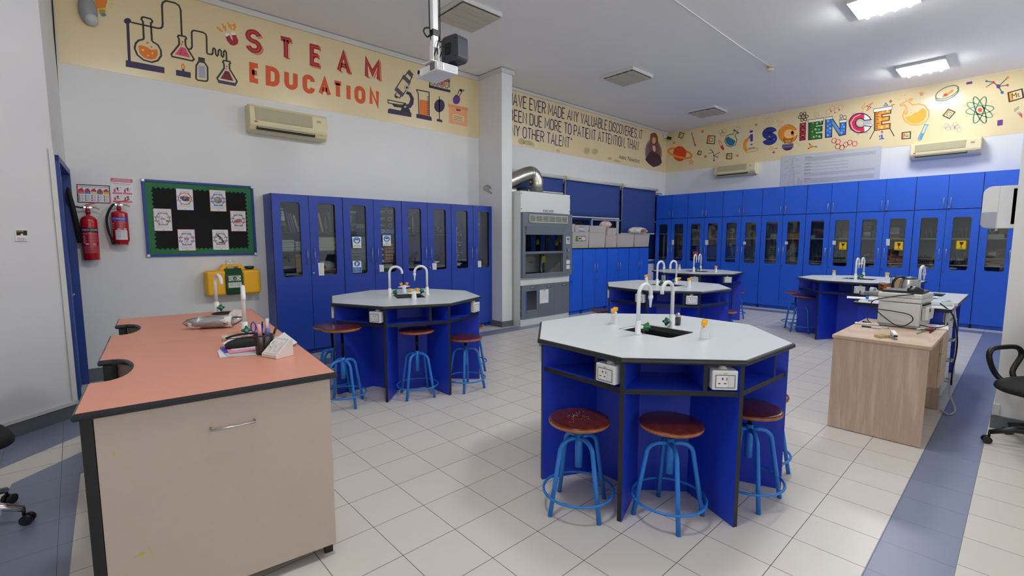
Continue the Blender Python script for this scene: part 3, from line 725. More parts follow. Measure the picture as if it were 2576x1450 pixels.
B6('gear_print', gear(1428, 707, 46, (202, 186, 150), .012)); B6('gear_print', gear(2000, 622, 32, (202, 186, 150), .012))
def burst(x, y, r): return lambda a: [a.line([(x+r*.4*math.cos(R_(t)), y+r*.4*math.sin(R_(t))), (x+r*math.cos(R_(t)), y+r*math.sin(R_(t)))], .01, (232, 150, 90)) for t in range(20, 380, 72)]
for x, y, r in ((1538, 706, 24), (1580, 712, 16), (1550, 750, 18), (1752, 960, 18), (1785, 988, 22)): B6('sparkle_print', burst(x, y, r))
B6('circle_print', lambda a: a.ring(1448, 1035, 20, 20, .012, (236, 150, 50))); B6('dash_print', lambda a: a.line([(1492, 1036), (1530, 1031)], .014, (100, 110, 60)))
INKK = (30, 30, 56)
def d(a):
    q = [(1342, 780), (1520, 765), (1522, 985), (1344, 1000)]
    a.glyph('S', q, .135, INKK, 1); a.glyph('S', [(x, y) for x, y in q], .115, (34, 52, 132), 2)
    for x, y, c in ((1395, 808, (150, 30, 90)), (1428, 888, (220, 110, 80)), (1486, 922, (80, 120, 200))): a.ell(x, y, 10, c=c, L=3)
    for y in (800, 838, 872): a.line([(1380, y+4), (1480, y-10)], .01, INKK, 3)
B6('letter_s_lettering', d)
def d(a):
    a.ell(1655, 855, 117, 114, (60, 50, 40), 1).ell(1655, 855, 112, 109, (228, 138, 24), 2).ell(1668, 856, 60, 58, (246, 192, 130), 3).poly([(1690, 826), (1772, 806), (1770, 868), (1700, 902)], (246, 192, 130), 3)
    a.line([(1560, 800), (1600, 760), (1650, 752)], .014, (246, 200, 140), 3)
    a.line([(1622, 975), (1610, 945), (1600, 920), (1612, 908), (1622, 930), (1635, 915), (1655, 925), (1675, 912), (1690, 925), (1705, 905), (1712, 915), (1700, 945), (1690, 968)], .014, (110, 70, 30), 4)
    a.poly([(1585, 985), (1720, 966), (1722, 1010), (1690, 1050), (1640, 1060), (1610, 1050), (1582, 1025)], (60, 46, 80), 4).poly([(1585, 985), (1720, 966), (1722, 984), (1584, 1004)], (122, 104, 140), 5).poly([(1584, 1012), (1722, 992), (1718, 1012), (1590, 1030)], (122, 104, 140), 5)
B6('letter_c_bulb_lettering', d)
def d(a):
    a.poly([(1798, 728), (1874, 715), (1868, 932), (1792, 943)], INKK, 1).poly([(1803, 733), (1869, 721), (1863, 928), (1797, 938)], (178, 32, 66), 2)
    for k in range(3):
        y = 735+66*k; a.line([(1803, y), (1866, y+62)], .014, (80, 20, 50), 3).line([(1868, y-4), (1800, y+68)], .014, (80, 20, 50), 3).line([(1812, y+12), (1858, y+6)], .014, (240, 150, 50), 3).line([(1822, y+44), (1850, y+40)], .014, (230, 120, 90), 3)
B6('letter_i_lettering', d)
def d(a):
    for k in (0, 60, 120): a.ring(1841, 648, 62, 22, .013, (40, 50, 56), 1, rot=k-8)
    a.ell(1841, 648, 9, c=(220, 40, 50), L=2)
B6('atom_print', d)
def beakE(a, P, col, dark, light, ox, oy, sc=1.):
    a.poly([(p[0], p[1]) for p in P], col, 2); a.line(P, .016, dark, 3, closed=True)
def d(a):
    P = [(1908, 712), (2078, 688), (2076, 738), (1985, 752), (1984, 778), (2070, 766), (2068, 818), (1984, 830), (1984, 860), (2068, 852), (2066, 910), (1905, 928)]
    a.poly(P, (52, 110, 34), 2).line(P, .016, INKK, 3, closed=True).poly([(1985, 752), (2076, 738), (2070, 766), (1984, 778)], (142, 206, 132), 2).poly([(1984, 830), (2068, 818), (2068, 852), (1984, 860)], (142, 206, 132), 2)
    a.line([(1900, 705), (2090, 678)], .07, INKK, 3).line([(1904, 704), (2086, 679)], .05, (236, 226, 206), 4)
    for x, y, r in ((2008, 728, 13), (1960, 722, 8), (2052, 710, 10), (1990, 800, 14), (1950, 830, 8), (2032, 804, 9), (1968, 894, 12), (2038, 888, 14), (2000, 880, 9)): a.ell(x, y, r, c=(150, 210, 130), L=4, n=12)
    for k in range(9): a.line([(1910, 740+21*k), (1938, 737+21*k)], .01, INKK, 4)
B6('letter_e_beaker_lettering', d)
def d(a):
    P = [(2115, 672), (2190, 662), (2285, 800), (2288, 715), (2362, 706), (2354, 862), (2282, 878), (2192, 742), (2186, 892), (2110, 900)]
    a.poly(P, (48, 110, 190), 2).line(P, .016, INKK, 3, closed=True).poly([(2190, 662), (2285, 800), (2282, 876), (2190, 742)], (92, 148, 204), 2.5)
    a.line([(2110, 672), (2200, 658)], .062, INKK, 4).line([(2114, 671), (2196, 659)], .042, (236, 226, 206), 5).line([(2278, 708), (2370, 696)], .062, INKK, 4).line([(2282, 707), (2366, 697)], .042, (236, 226, 206), 5)
    for x, y, r in ((2142, 700, 14), (2165, 740, 8), (2140, 760, 10), (2168, 790, 15), (2135, 812, 10), (2165, 830, 9), (2140, 872, 12), (2320, 740, 10), (2335, 770, 12), (2308, 770, 6), (2305, 842, 14), (2335, 812, 8), (2310, 810, 6)): a.ell(x, y, r, c=(132, 184, 226), L=4, n=12)
    for x, y, r in ((2302, 640, 17), (2344, 654, 21), (2296, 678, 12)): a.ring(x, y, r, r, .01, (70, 90, 110))
B6('letter_n_lettering', d)
GY = (186, 186, 190)
def d(a):
    P = []
    for k in range(48):
        q = 158 if k % 6 in (1, 2) else 128; P.append((425+q*math.cos(R_(7.5*k)), 725+q*.96*math.sin(R_(7.5*k))))
    a.poly(P, GY, 1).ell(428, 724, 28, c=(226, 205, 156), L=2)
    C = arc(428, 724, 136, 120, -80, -280, 16)
    Po = [(428+138*math.cos(R_(t)), 724+120*math.sin(R_(t))) for t in range(-20, -341, -16)]+[(428+58*math.cos(R_(t)), 724+56*math.sin(R_(t))) for t in range(-324, -30, 16)]
    a.poly(Po, (206, 34, 76), 3).line(Po, .016, INKK, 5, closed=True)
    a.poly([(478, 606), (545, 640), (566, 672), (480, 688), (470, 680)], (240, 236, 226), 4).poly([(470, 765), (480, 748), (566, 742), (545, 795), (478, 832)], (240, 236, 226), 4)
    a.line([(430, 618), (360, 650), (312, 720), (335, 790), (380, 822), (424, 828)], .016, (244, 190, 190), 4)
B7('letter_c_magnet_lettering', d)
def d(a):
    P = [(602, 580), (798, 552), (796, 604), (690, 622), (690, 652), (782, 640), (778, 690), (686, 706), (686, 740), (790, 728), (786, 790), (598, 815)]
    a.poly(P, (236, 148, 26), 2).line(P, .016, INKK, 3, closed=True).poly([(690, 622), (796, 604), (782, 640), (690, 652)], (246, 196, 140), 2).poly([(686, 706), (778, 690), (790, 728), (686, 740)], (246, 196, 140), 2)
    a.line([(585, 575), (815, 540)], .075, INKK, 3).line([(590, 574), (810, 541)], .055, (240, 234, 220), 4)
    for x, y, r in ((700, 592, 10), (758, 580, 13), (635, 590, 6), (665, 686, 14), (632, 700, 8), (745, 664, 10), (656, 634, 7), (686, 776, 18), (752, 762, 14), (650, 770, 8)): a.ell(x, y, r, c=(248, 206, 130), L=4, n=12)
    for k in range(10): a.line([(603, 604+21*k), (640 if k % 2 else 655, 600+21*k)], .012, INKK, 4)
    a.line([(598, 815), (540, 922)], .014, INKK, 2).line([(786, 790), (840, 885)], .014, INKK, 2)
B7('letter_e_cylinder_lettering', d)
def d(a):
    a.ell(690, 833, 13, 16, (220, 50, 90)).poly([(674, 868), (698, 864), (700, 905), (718, 906), (718, 918), (654, 926), (654, 914), (678, 910)], (60, 90, 180), 1).poly([(654, 876), (668, 874), (668, 898), (654, 898)], (60, 90, 180), 1)
B7('letter_i_microscope_print', d)
B7('hexagon_print', hexes([(38, 588), (86, 548), (140, 570), (190, 535)], 32, (228, 160, 120), dots=((74, 582, 8, (224, 110, 40)), (118, 598, 8, (150, 24, 60)), (170, 563, 8, (40, 90, 50)))))
B7('hexagon_print', hexes([(108, 938), (155, 952), (152, 1010), (204, 1022), (250, 985), (298, 962), (358, 975)], 32, (208, 70, 90), .012, dots=((138, 932, 8, (236, 150, 40)), (140, 985, 7, (40, 80, 170)), (188, 1002, 7, (208, 40, 60)), (288, 988, 7, (60, 100, 50)), (337, 955, 8, (236, 150, 40)))))
B7('lightning_print', lambda a: a.line([(480, 485), (442, 540), (466, 545), (450, 575), (494, 530), (472, 522)], .013, (228, 160, 70), closed=True)); B7('lightning_print', lambda a: a.line([(580, 475), (502, 518), (528, 528), (504, 578), (556, 535), (535, 522)], .013, (196, 70, 80), closed=True))
B7('triangle_print', lambda a: a.line([(736, 480), (714, 515), (760, 510)], .014, (80, 110, 170), closed=True)); B7('plus_print', plus(796, 460, 20, (196, 50, 80), .016)); B7('dash_print', lambda a: a.line([(802, 506), (846, 500)], .014, (110, 110, 60)))
def d(a):
    OL = (240, 160, 80)
    a.line([(998, 548), (960, 500), (918, 518), (912, 498), (1050, 424), (1062, 436), (1020, 465), (1060, 505), (1140, 490), (1210, 512), (1260, 580), (1258, 650), (1220, 710), (1130, 750), (1040, 745), (970, 700), (942, 640), (960, 580)], .018, OL, closed=True)
    a.poly([(972, 652), (1040, 640), (1085, 600), (1130, 585), (1160, 555), (1195, 542), (1232, 570), (1230, 640), (1195, 700), (1120, 732), (1050, 728), (998, 700)], (246, 172, 28))
    a.line([(975, 625), (998, 575)], .035, (246, 172, 28), 2)
    for x, y, r in ((922, 394, 6), (965, 386, 6), (900, 440, 7), (978, 430, 7), (1045, 598, 7)): a.ell(x, y, r, c=(240, 160, 50))
B7('orange_flask_print', d)
B7('star_print', star(1172, 370, 30, (240, 160, 60), .012)); 
def d(a):
    for dy in (0, 22): a.ring(1482, 350+dy, 150, 62, .014, (70, 110, 90), 1, rot=-24, a0=0 if dy == 0 else -20, a1=360 if dy == 0 else 190)
    a.poly([(1420, 405), (1440, 365), (1500, 350), (1540, 315), (1565, 322), (1555, 348), (1510, 375), (1490, 395), (1425, 418)], (240, 158, 40), 2).ell(1465, 382, 24, 14, (220, 60, 40), 3, rot=-20).ell(1458, 384, 8, c=(60, 70, 160), L=4)
B7('petri_dish_print', d)
B7('dash_print', lambda a: a.line([(1716, 242), (1788, 230)], .04, (92, 36, 120)))
B7('molecule_print', mol([(1960, 214, 14, BL), (2046, 228, 16, RD), (1962, 284, 15, (240, 158, 40)), (2106, 278, 26, (92, 36, 120)), (2222, 168, 16, (240, 150, 40)), (2216, 263, 16, RD), (2152, 352, 20, BL)], [(0, 1), (2, 1), (1, 3), (3, 4), (3, 5), (3, 6)]))
B7('symbol_tile_print', tile([(2224, 355), (2392, 310), (2410, 415), (2240, 465)], 'Mt'))
B7('symbol_tile_print', tile([(1498, 556), (1578, 592), (1510, 670), (1432, 632)], 'Cl'))
B7('symbol_tile_print', tile([(936, 842), (1036, 830), (1034, 910), (934, 918)], 'Na'))
def d(a):
    for k, c in ((-8, (90, 150, 120)), (28, (90, 150, 120)), (68, (60, 110, 90)), (112, (60, 110, 90))): a.ring(1880, 565, 172, 50, .015, c, 1, rot=k)
    a.ell(1882, 566, 27, c=(226, 66, 40), L=2)
    for k in (20, 65, 150, 200, 245, 320): a.line([(1880+178*math.cos(R_(k)), 565+140*math.sin(R_(k))), (1880+196*math.cos(R_(k)), 565+154*math.sin(R_(k)))], .012, (240, 150, 90))
B7('atom_print', d)
B7('plus_print', plus(2126, 720, 34, (92, 36, 130), .06))
B7('hexagon_print', hexes([(1470, 756), (1492, 786), (1548, 780), (1602, 774), (1580, 742), (1628, 806)], 30, (196, 176, 180)))
def d(a): a.line([(1198, 740), (1260, 748)], .016, (110, 150, 170)).line([(1212, 744), (1132, 905), (1134, 932), (1150, 938), (1168, 925), (1246, 750)], .014, (110, 150, 170)).poly([(1172, 842), (1196, 850), (1164, 924), (1146, 928), (1140, 910)], (60, 150, 200), 2).line([(1238, 760), (1222, 800)], .03, (120, 190, 220), 2)
B7('test_tube_print', d)
def d(a):
    a.poly([(2335, 605), (2375, 592), (2395, 615), (2396, 665)], (214, 66, 60)).line([(2334, 608), (2376, 592)], .03, (150, 180, 180), 2)
    for k in range(3): a.line([(2300+20*k, 590-14*k), (2310+20*k, 575-14*k), (2302+20*k, 560-14*k), (2316+20*k, 548-14*k)], .012, (150, 150, 130))
B7('test_tube_print', d)
B7('molecule_print', lambda a: a.poly([(2400, 690), (2399, 700), (2396, 700)], ORNG))
# molecule under the letters of the far mural
B6('molecule_print', mol([(1940, 1010, 20, (236, 148, 26)), (1916, 978, 9, (60, 100, 50)), (1998, 1012, 9, BL), (1904, 1034, 9, (190, 30, 60))], [(0, 1), (0, 2), (0, 3)]))
def lathe_obj(name, prof, m, par=None, loc=(0, 0, 0), n=20, **k):
    b = MB(); b.lathe(prof, (0, 0, 0), n); return b.build(name, m, par, loc=loc, **k)

# ---------------------------------------------------------------- ceiling lights, detector, projector
M_lit = emission('lit_tube', (250, 252, 252), TUBE_STRENGTH)
M_unlit = mat('unlit_tube', (196, 190, 172), .5, noise=.03)
M_fix = mat('light_frame', (214, 214, 212), .4, noise=.02)
def ceiling_light(x, y, lit, label, group=None):
    t = thing('ceiling_light', label, 'ceiling light', (x, y, H), group=group)
    b = MB(); b.box(-.29, -.29, -.022, .29, .29, -.001); b.build('backplate', M_fix, t)
    for k in range(4):
        yy = -.2+.1333*k
        b = MB(); b.cyl((-.26, yy, -.052), (.26, yy, -.052), .019, n=10); b.build('tube', M_lit if lit else M_unlit, t)
    fr = MB(); s = .3
    for a in ((-s, -s, s, -s+.018), (-s, s-.018, s, s), (-s, -s+.018, -s+.018, s-.018), (s-.018, -s+.018, s, s-.018)): fr.box(a[0], a[1], -.038 if lit else -.05, a[2], a[3], -.001)
    fr.build('frame', M_fix, t, bevel=.003)
    if not lit:
        b = MB(); b.box(-.281, -.281, -.066, .281, .281, -.062)
        for k in range(4): b.box(-.281, -.2+.1333*k-.05, -.07, .281, -.2+.1333*k+.05, -.066)
        b.build('louvre_panel', M_unlit, t, bevel=.003)
    return t
ceiling_light(9.09, -1.73, True, 'small lit four-tube ceiling light nearest the SCIENCE mural')
ceiling_light(6.0, -1.75, True, 'larger lit ceiling light cut off by the top edge of the photo')
for x, y in ((2.9, -1.75), (-.2, -1.75)): ceiling_light(x, y, True, 'lit four-tube ceiling light behind or above the camera', 'ceiling lights out of the photo')
ceiling_light(2.68, 1.75, False, 'unlit square ceiling light just beside the projector pole')
ceiling_light(5.98, 1.68, False, 'unlit square ceiling light in front of the column, middle of three')
ceiling_light(9.1, 1.78, False, 'unlit square ceiling light nearest the far corner above the quotation')
p = atz(1937, 166, H)
t = thing('smoke_detector', 'small cream smoke detector at the end of the ceiling cable', 'smoke detector', p)
b = MB(); b.lathe([(.045, -.001), (.045, -.02), (.05, -.022)], n=18); b.build('base', M_acc, t); b = MB(); b.lathe([(.012, -.02), (.035, -.045), (.05, -.05), (.045, -.07), (.01, -.075)], n=18); b.build('sensor_cap', M_acc, t)
b = MB(); q = atz(1700, 0, H); dq = (p-q).normalized(); b.tube([q-dq*1.5+Vector((0, 0, -.008)), q+Vector((0, 0, -.008)), q+dq*2+Vector((0, .015, -.008)), p-dq*.05+Vector((0, 0, -.008))], .007)
b.build('ceiling_cable', M_trimw, label='thin white cable run along the ceiling to the smoke detector', cat='cable')

D0 = 4.3
K = CAM+ray(1100, 160)*D0                     # nearest upper corner of the projector
xf = K.x; zb_ = K.z
yl = atx(1046, 180, xf).y; xr = aty(1153, 170, K.y).x
PW, PD = abs(yl-K.y), abs(xr-K.x)
ztop, zbot = (CAM+ray(1100, 150)*D0).z, (CAM+ray(1103, 173)*D0).z
PH = ztop-zbot
pc = (xf+PD/2, K.y+PW/2)
t = thing('projector', 'white ceiling projector with round lens on the left of its front', 'projector', (pc[0], pc[1], zbot))
b = MB(); b.box(-PD/2, -PW/2, 0, PD/2, PW/2, PH*.93); b.build('body', M_white, t, bevel=.012, seg=3)
b = MB(); b.box(-PD*.42, -PW*.42, PH*.93, PD*.42, PW*.42, PH); b.build('top_cover', M_wplas, t, bevel=.006)
b = MB(); b.cyl((-PD/2+.01, PW*.3, PH*.48), (-PD/2-.014, PW*.3, PH*.48), PH*.36, n=24); lo = b.build('lens_ring', M_wplas, t)
b = MB(); b.cyl((-PD/2-.010, PW*.3, PH*.48), (-PD/2-.0165, PW*.3, PH*.48), PH*.25, n=24); b.build('lens', mat('lens_glass', (20, 22, 30), .08, noise=.1), lo)
v = MB()
for i in range(6):
    for j in range(4): v.cbox((-PD/2-.001, -PW*(.20+.055*j), PH*(.2+.12*i)), (.004, PW*.035, PH*.07))
v.build('front_grille', M_dark, t)
v = MB()
for i in range(6):
    for j in range(3): v.cbox((-PD*(.42-.075*j), -PW/2-.001, PH*(.2+.12*i)), (PD*.045, .004, PH*.07))
for i in range(5): v.cbox((PD*.12, -PW/2-.001, PH*(.22+.13*i)), (PD*.6, .003, .003))
v.build('side_grille', M_lav, t)
for sx, sy in ((-1, -1), (1, 1)):
    b = MB(); b.cyl((sx*PD*.38, sy*PW*.38, .002), (sx*PD*.38, sy*PW*.38, -.008), .012, n=12); b.build('foot', M_wplas, t)
pl = CAM+ray(1093, 130)*(D0+.12); px_, py_ = pl.x, pl.y
zt0 = zbot+PH
t = thing('projector_mount', 'white square ceiling pole with black tape holding the projector', 'projector mount', (px_, py_, zt0))
def zc(py): return (CAM+ray(1093, py)*(D0+.12)).z-zt0
b = MB(); b.box(-.028, -.028, zc(122), .028, .028, H-zt0); b.build('pole', M_white, t, bevel=.004)
b = MB(); b.box(-.031, -.031, zc(94), .031, .031, zc(79)); b.build('tape_wrap', M_blackm, t)
b = MB(); b.box(-.034, -.03, .012, -.026, .03, zc(122)+.02); b.box(.026, -.03, .012, .034, .03, zc(122)+.02); b.box(-.034, -.03, .012, .034, .03, .022); b.build('tilt_bracket', M_wplas, t, bevel=.002)
b = MB(); b.box(-.08, -.08, .001, .08, .08, .011)
for a in range(4): b.cbox((.09*math.cos(PI/4+a*PI/2), .09*math.sin(PI/4+a*PI/2), .006), (.05, .02, .008), M=None)
b.build('base_plate', M_wplas, t, bevel=.002)
for k, (dx, dy, w) in enumerate(((.036, -.01, .02), (.042, -.025, -.03), (-.04, .02, .04))):
    b = MB(); P = [(dx, dy, H-zt0), (dx+.004, dy, 1.0), (dx+.006, dy, zc(85)), (dx+w, dy-.03, zc(105)), (dx+w*1.4, dy-.02, zc(125)), (dx+.03, dy+.05, .05), (dx+.05, dy+.08, .02)]
    b.tube(smooth_pts(P, 5), .005, 6); b.build('cable', M_rub, t)
b = MB(); b.tube(smooth_pts([(-.03, .03, zc(72)), (-.07, .05, zc(75)), (-.08, .05, zc(85)), (-.05, .04, zc(95)), (-.03, .035, zc(90))], 6), .007, 6); b.build('cable', M_rub, t)
# loudspeaker behind the projector
sp = CAM+ray(1141, 129)*(D0+.42)
t = thing('loudspeaker', 'dark grey rounded loudspeaker fixed behind the ceiling projector', 'loudspeaker', sp, rz=R_(10))
b = MB(); b.prism(rrect(-.13, -.125, .10, .125, .05, 5), -.07, .07, M=Matrix(((0, 0, 1, 0), (1, 0, 0, 0), (0, 1, 0, 0), (0, 0, 0, 1)))); b.build('cabinet', mat('charcoal_plastic', (58, 62, 70), .45, noise=.06), t, bevel=.02, seg=3)
b = MB(); b.prism(rrect(-.03, -.05, .05, .06, .015, 3), -.004, .004, M=Matrix(((0, 0, 1, -.072), (1, 0, 0, 0), (0, 1, 0, 0), (0, 0, 0, 1)))); b.build('socket_plate', M_dark, t)
for yy in (-.09, .06):
    for zz in (-.08, .085):
        b = MB(); b.cyl((-.069, yy, zz), (-.074, yy, zz), .006, n=8); b.build('screw', M_rub, t)
b = MB(); b.tube(smooth_pts([(-.074, .0, .01), (-.12, .03, .02), (-.17, .06, -.03), (-.2, .08, -.1)], 5), .005, 6); b.build('plug_cable', M_rub, t)
b = MB(); b.box(-.05, -.02, -.2, .03, .02, -.12); b.box(-.14, -.015, -.21, .0, .015, -.19); b.build('bracket', M_blackm, t)

# ---------------------------------------------------------------- things on the long wall
def ac_unit(label, loc, w, h, dep, rz):
    t = thing('air_conditioner', label, 'air conditioner', loc, rz)
    P = [(0, 0), (-dep*.55, 0), (-dep*.8, h*.08), (-dep*.97, h*.24), (-dep, h*.34), (-dep*.93, h*.9), (-dep*.8, h), (0, h)]
    b = MB(); b.prism([(-y_, z_) for y_, z_ in [(p[0], p[1]) for p in P]], -w/2, w/2, M=Matrix(((0, 0, 1, 0), (-1, 0, 0, 0), (0, 1, 0, 0), (0, 0, 0, 1)))); b.build('housing', M_acc, t, bevel=.012, seg=3)
    g = MB(); s = (dep*.93-dep)/(h*.56)
    for k in range(14):
        z0 = h*.42+k*h*.034; y0 = -dep-.002-(z0-h*.34)*s*1.0
        g.box(-w*.43, y0-.003, z0, w*.29, y0+.004, z0+h*.02)
    g.box(-w*.43, -dep-.0005, h*.42, w*.29, -dep*.95, h*.89)
    g.build('intake_grille', M_accg, t)
    b = MB(); b.box(-w*.42, -dep*.985, h*.09, w*.32, -dep*.70, h*.2); o = b.build('outlet_slot', M_dark, t)
    for k in range(2):
        f = MB(); f.box(-w*.41, -dep*(.995-.06*k), h*(.165-.05*k), w*.31, -dep*(.85-.06*k), h*(.185-.05*k)); f.build('louvre_blade', M_acc, t)
    b = MB(); b.cbox((w*.38, -dep-.003, h*.72), (w*.05, .004, h*.07)); b.build('display_window', M_accg, t)
    b = MB(); b.cbox((-w*.43, -dep-.002, h*.36), (w*.035, .004, h*.05)); b.build('badge', mat('badge_red', (178, 60, 40), .5), t)
    b = MB(); b.cbox((w*.41, -dep*.93, h*.22), (w*.03, .01, h*.06)); b.build('receiver', M_accg, t)
    return t
ac_unit('cream wall air conditioner below the orange EDUCATION lettering', (1.05, YA, 2.765), .92, .315, .2, 0)
ac_unit('cream wall air conditioner left of the pylon poster, smallest in the photo', (XB, 1.61, 2.935), .92, .265, .2, -PI/2)
ac_unit('cream wall air conditioner right of the pylon poster above the tall cupboards', (XB, -1.965, 2.915), .92, .275, .2, -PI/2)

# bulletin board
bx0, bx1, bz0, bz1 = -.458, .628, 1.293, 2.13
t = thing('bulletin_board', 'black felt bulletin board with green scalloped border and blue frame', 'bulletin board', ((bx0+bx1)/2, YA, bz0))
w2_, hh = (bx1-bx0)/2, bz1-bz0
b = MB()
for a in ((-w2_, 0, w2_, .022), (-w2_, hh-.022, w2_, hh), (-w2_, .022, -w2_+.022, hh-.022), (w2_-.022, .022, w2_, hh-.022)): b.box(a[0], -.028, a[1], a[2], -.001, a[3])
b.build('frame', mat('blue_frame', (20, 50, 150), .4), t, bevel=.003)
for sx in (-1, 1):
    for z in (0, hh):
        c = MB(); c.cbox((sx*(w2_-.012), -.026, .012 if z == 0 else hh-.012), (.03, .008, .03)); c.build('corner_cap', M_steel, t, bevel=.004)
b = MB(); b.box(-w2_+.02, -.012, .02, w2_-.02, -.002, hh-.02); b.build('felt', mat('black_felt', (20, 20, 21), .95, noise=.25, scale=150), t)
inner = []
def scal(p, q, n):
    out = []; P = Vector(p); Q2 = Vector(q); dd = (Q2-P); nn = Vector((-dd.y, dd.x)).normalized()
    for k in range(n*6): out.append(tuple(P+dd*(k/(n*6))+nn*(.009*math.sin(2*PI*k/6))))
    return out
ib = .085
A_, B_, C_, D_ = (-w2_+ib, ib), (w2_-ib, ib), (w2_-ib, hh-ib), (-w2_+ib, hh-ib)
inner = scal(A_, B_, 20)+scal(B_, C_, 14)+scal(C_, D_, 20)+scal(D_, A_, 14)
b = MB(); b.prism([(-w2_+.02, .02), (w2_-.02, .02), (w2_-.02, hh-.02), (-w2_+.02, hh-.02)], .012, .015, holes=[inner], M=MY); b.build('scalloped_border', mat('green_border', (18, 108, 62), .6, noise=.08), t)
def sheet(name, label, cat, tl, tr, br, bl, N, th=.0012, parent=None, m=None, group=None):
    """thin sheet with the corners given; returns (thing, Art on it)"""
    tl, tr, br, bl = map(Vector, (tl, tr, br, bl)); N = Vector(N).normalized()
    c = (bl+br)/2
    b = MB(); V = [p-c for p in (tl, tr, br, bl)]; V = V+[p-N*th for p in V]
    b.add(V, [(0, 3, 2, 1), (4, 5, 6, 7), (0, 1, 5, 4), (1, 2, 6, 5), (2, 3, 7, 6), (3, 0, 4, 7)])
    o = b.build(name, m or M_paper, parent, loc=c, label=label, cat=cat, group=group)
    o.matrix_world
    return o, Art(quadmap(tl, tr, br, bl), N)
def A_build(a, name, o):
    a.mb.v = [p-o.location for p in a.mb.v]; a.mb.build(name, a.mats, o, fix=False)
def topic(title, tagc, ringc, edge, pic, foot, lab, q):
    s = 6.59
    P = [aty(350+x/s, 440+y/s, YA-.0175) for x, y in q]
    o, a = sheet('topic_card', lab, 'poster', *P, NA)
    a.poly([(0, 0), (1, 0), (1, 1), (0, 1)], edge, 1, holes=[[(.02, .015), (.98, .015), (.98, .985), (.02, .985)]])
    a.tx(title, .5, .125, .045, ringc, 1, .46)
    a.ring(.5, .46, .38, .265, .006, ringc, 1); pic(a)
    for x, y in ((.34, .21), (.66, .21), (.16, .38), (.84, .38), (.16, .55), (.84, .55), (.34, .72), (.66, .72)):
        a.rect(x-.11, y-.028, x+.11, y+.028, tagc, 4).rect(x-.075, y-.008, x+.075, y+.006, (232, 232, 232), 5)
    a.rect(.38, .42, .62, .495, edge if edge != (255, 255, 255) else ringc, 5).rect(.42, .452, .58, .462, (240, 240, 240), 6)
    for k, l in enumerate(foot): a.tx(l, .5, .82+.045*k, .034, ringc, 1, .76 if len(foot) == 1 else .68)
    a.poly([(.44, .935), (.5, .925), (.56, .935), (.5, .95)], (60, 50, 60), 1)
    a.line([(.62, .07), (.94, .07)], .0015, (160, 160, 165), 1)
    A_build(a, 'topic_print', o)
BLUE2 = (36, 84, 160)
def brain(a):
    for x, y, c in ((.36, .43, (40, 90, 170)), (.52, .38, (230, 170, 50)), (.64, .44, (180, 40, 60)), (.46, .5, (110, 50, 130)), (.62, .52, (60, 140, 80))): a.ell(x, y, .15, .075, c, 2, n=14)
def globe_(a): a.ell(.5, .47, .25, .17, (140, 142, 144), 2).ell(.44, .43, .12, .08, (168, 168, 168), 3).ell(.58, .53, .1, .06, (110, 112, 114), 3)
def tools_(a): a.line([(.3, .3), (.72, .55)], .003, (60, 60, 70), 2).line([(.3, .3), (.3, .68)], .003, (60, 60, 70), 2).line([(.42, .52), (.5, .72)], .003, (60, 60, 70), 2).poly([(.66, .52), (.84, .5), (.82, .6), (.68, .6)], (150, 100, 60), 2)
def hand_(a): a.poly([(.2, .5), (.4, .4), (.62, .38), (.74, .44), (.72, .54), (.5, .58), (.3, .6)], (176, 112, 88), 2).poly([(.3, .6), (.7, .58), (.8, .64), (.34, .66)], (214, 206, 188), 2)
def lab_(a): a.poly([(.3, .36), (.68, .36), (.62, .44), (.6, .68), (.38, .68), (.36, .44)], (190, 190, 192), 2).poly([(.4, .46), (.58, .46), (.56, .66), (.42, .66)], (226, 226, 228), 3).line([(.5, .36), (.52, .28), (.72, .26)], .004, (140, 140, 144), 2).line([(.5, .52), (.5, .6)], .006, (40, 40, 44), 4)
def micro_(a): a.poly([(.24, .3), (.36, .24), (.62, .42), (.52, .47)], (70, 72, 76), 2).poly([(.5, .44), (.66, .5), (.72, .6), (.76, .66), (.34, .66), (.38, .6), (.58, .6)], (54, 56, 60), 2).ell(.56, .64, .2, .03, (90, 92, 96), 3)
topic('Remembering', (232, 110, 36), (44, 48, 100), (70, 76, 170), brain, ['Can you recall information?'], 'Remembering card with coloured brain, upper left on the black board', [(605, 222), (890, 240), (910, 592), (628, 585)])
topic('Understanding', BLUE2, (40, 70, 140), (236, 120, 40), globe_, ['Can you explain ideas', 'or concepts?'], 'Understanding card with orange edge and grey globe on the black board', [(1162, 248), (1430, 262), (1450, 610), (1182, 606)])
topic('Creating', (88, 128, 60), (170, 40, 70), (200, 120, 140), tools_, ['Can you generate new products,', 'ideas, or ways of viewing things?'], 'Creating card with green tags and red ring on the black board', [(230, 556), (532, 566), (556, 932), (254, 932)])
topic('Applying', (30, 92, 84), (190, 40, 60), (206, 60, 90), hand_, ['Can you use the information', 'in another familiar situation?'], 'Applying card with a writing hand, at the right side of the board', [(1505, 594), (1764, 602), (1780, 940), (1528, 938)])
topic('Evaluating', (36, 100, 170), (210, 40, 50), (206, 60, 70), lab_, ['Can you justify a decision or', 'course of action?'], 'Evaluating card with blue tags, lower left on the black board', [(632, 902), (920, 904), (944, 1258), (656, 1262)])
topic('Analysing', (150, 30, 70), (50, 60, 60), (90, 110, 104), micro_, ['Can you break information into', 'parts to explore relationships?'], 'Analysing card with a dark microscope, lower right on the black board', [(1206, 906), (1474, 908), (1494, 1248), (1226, 1248)])

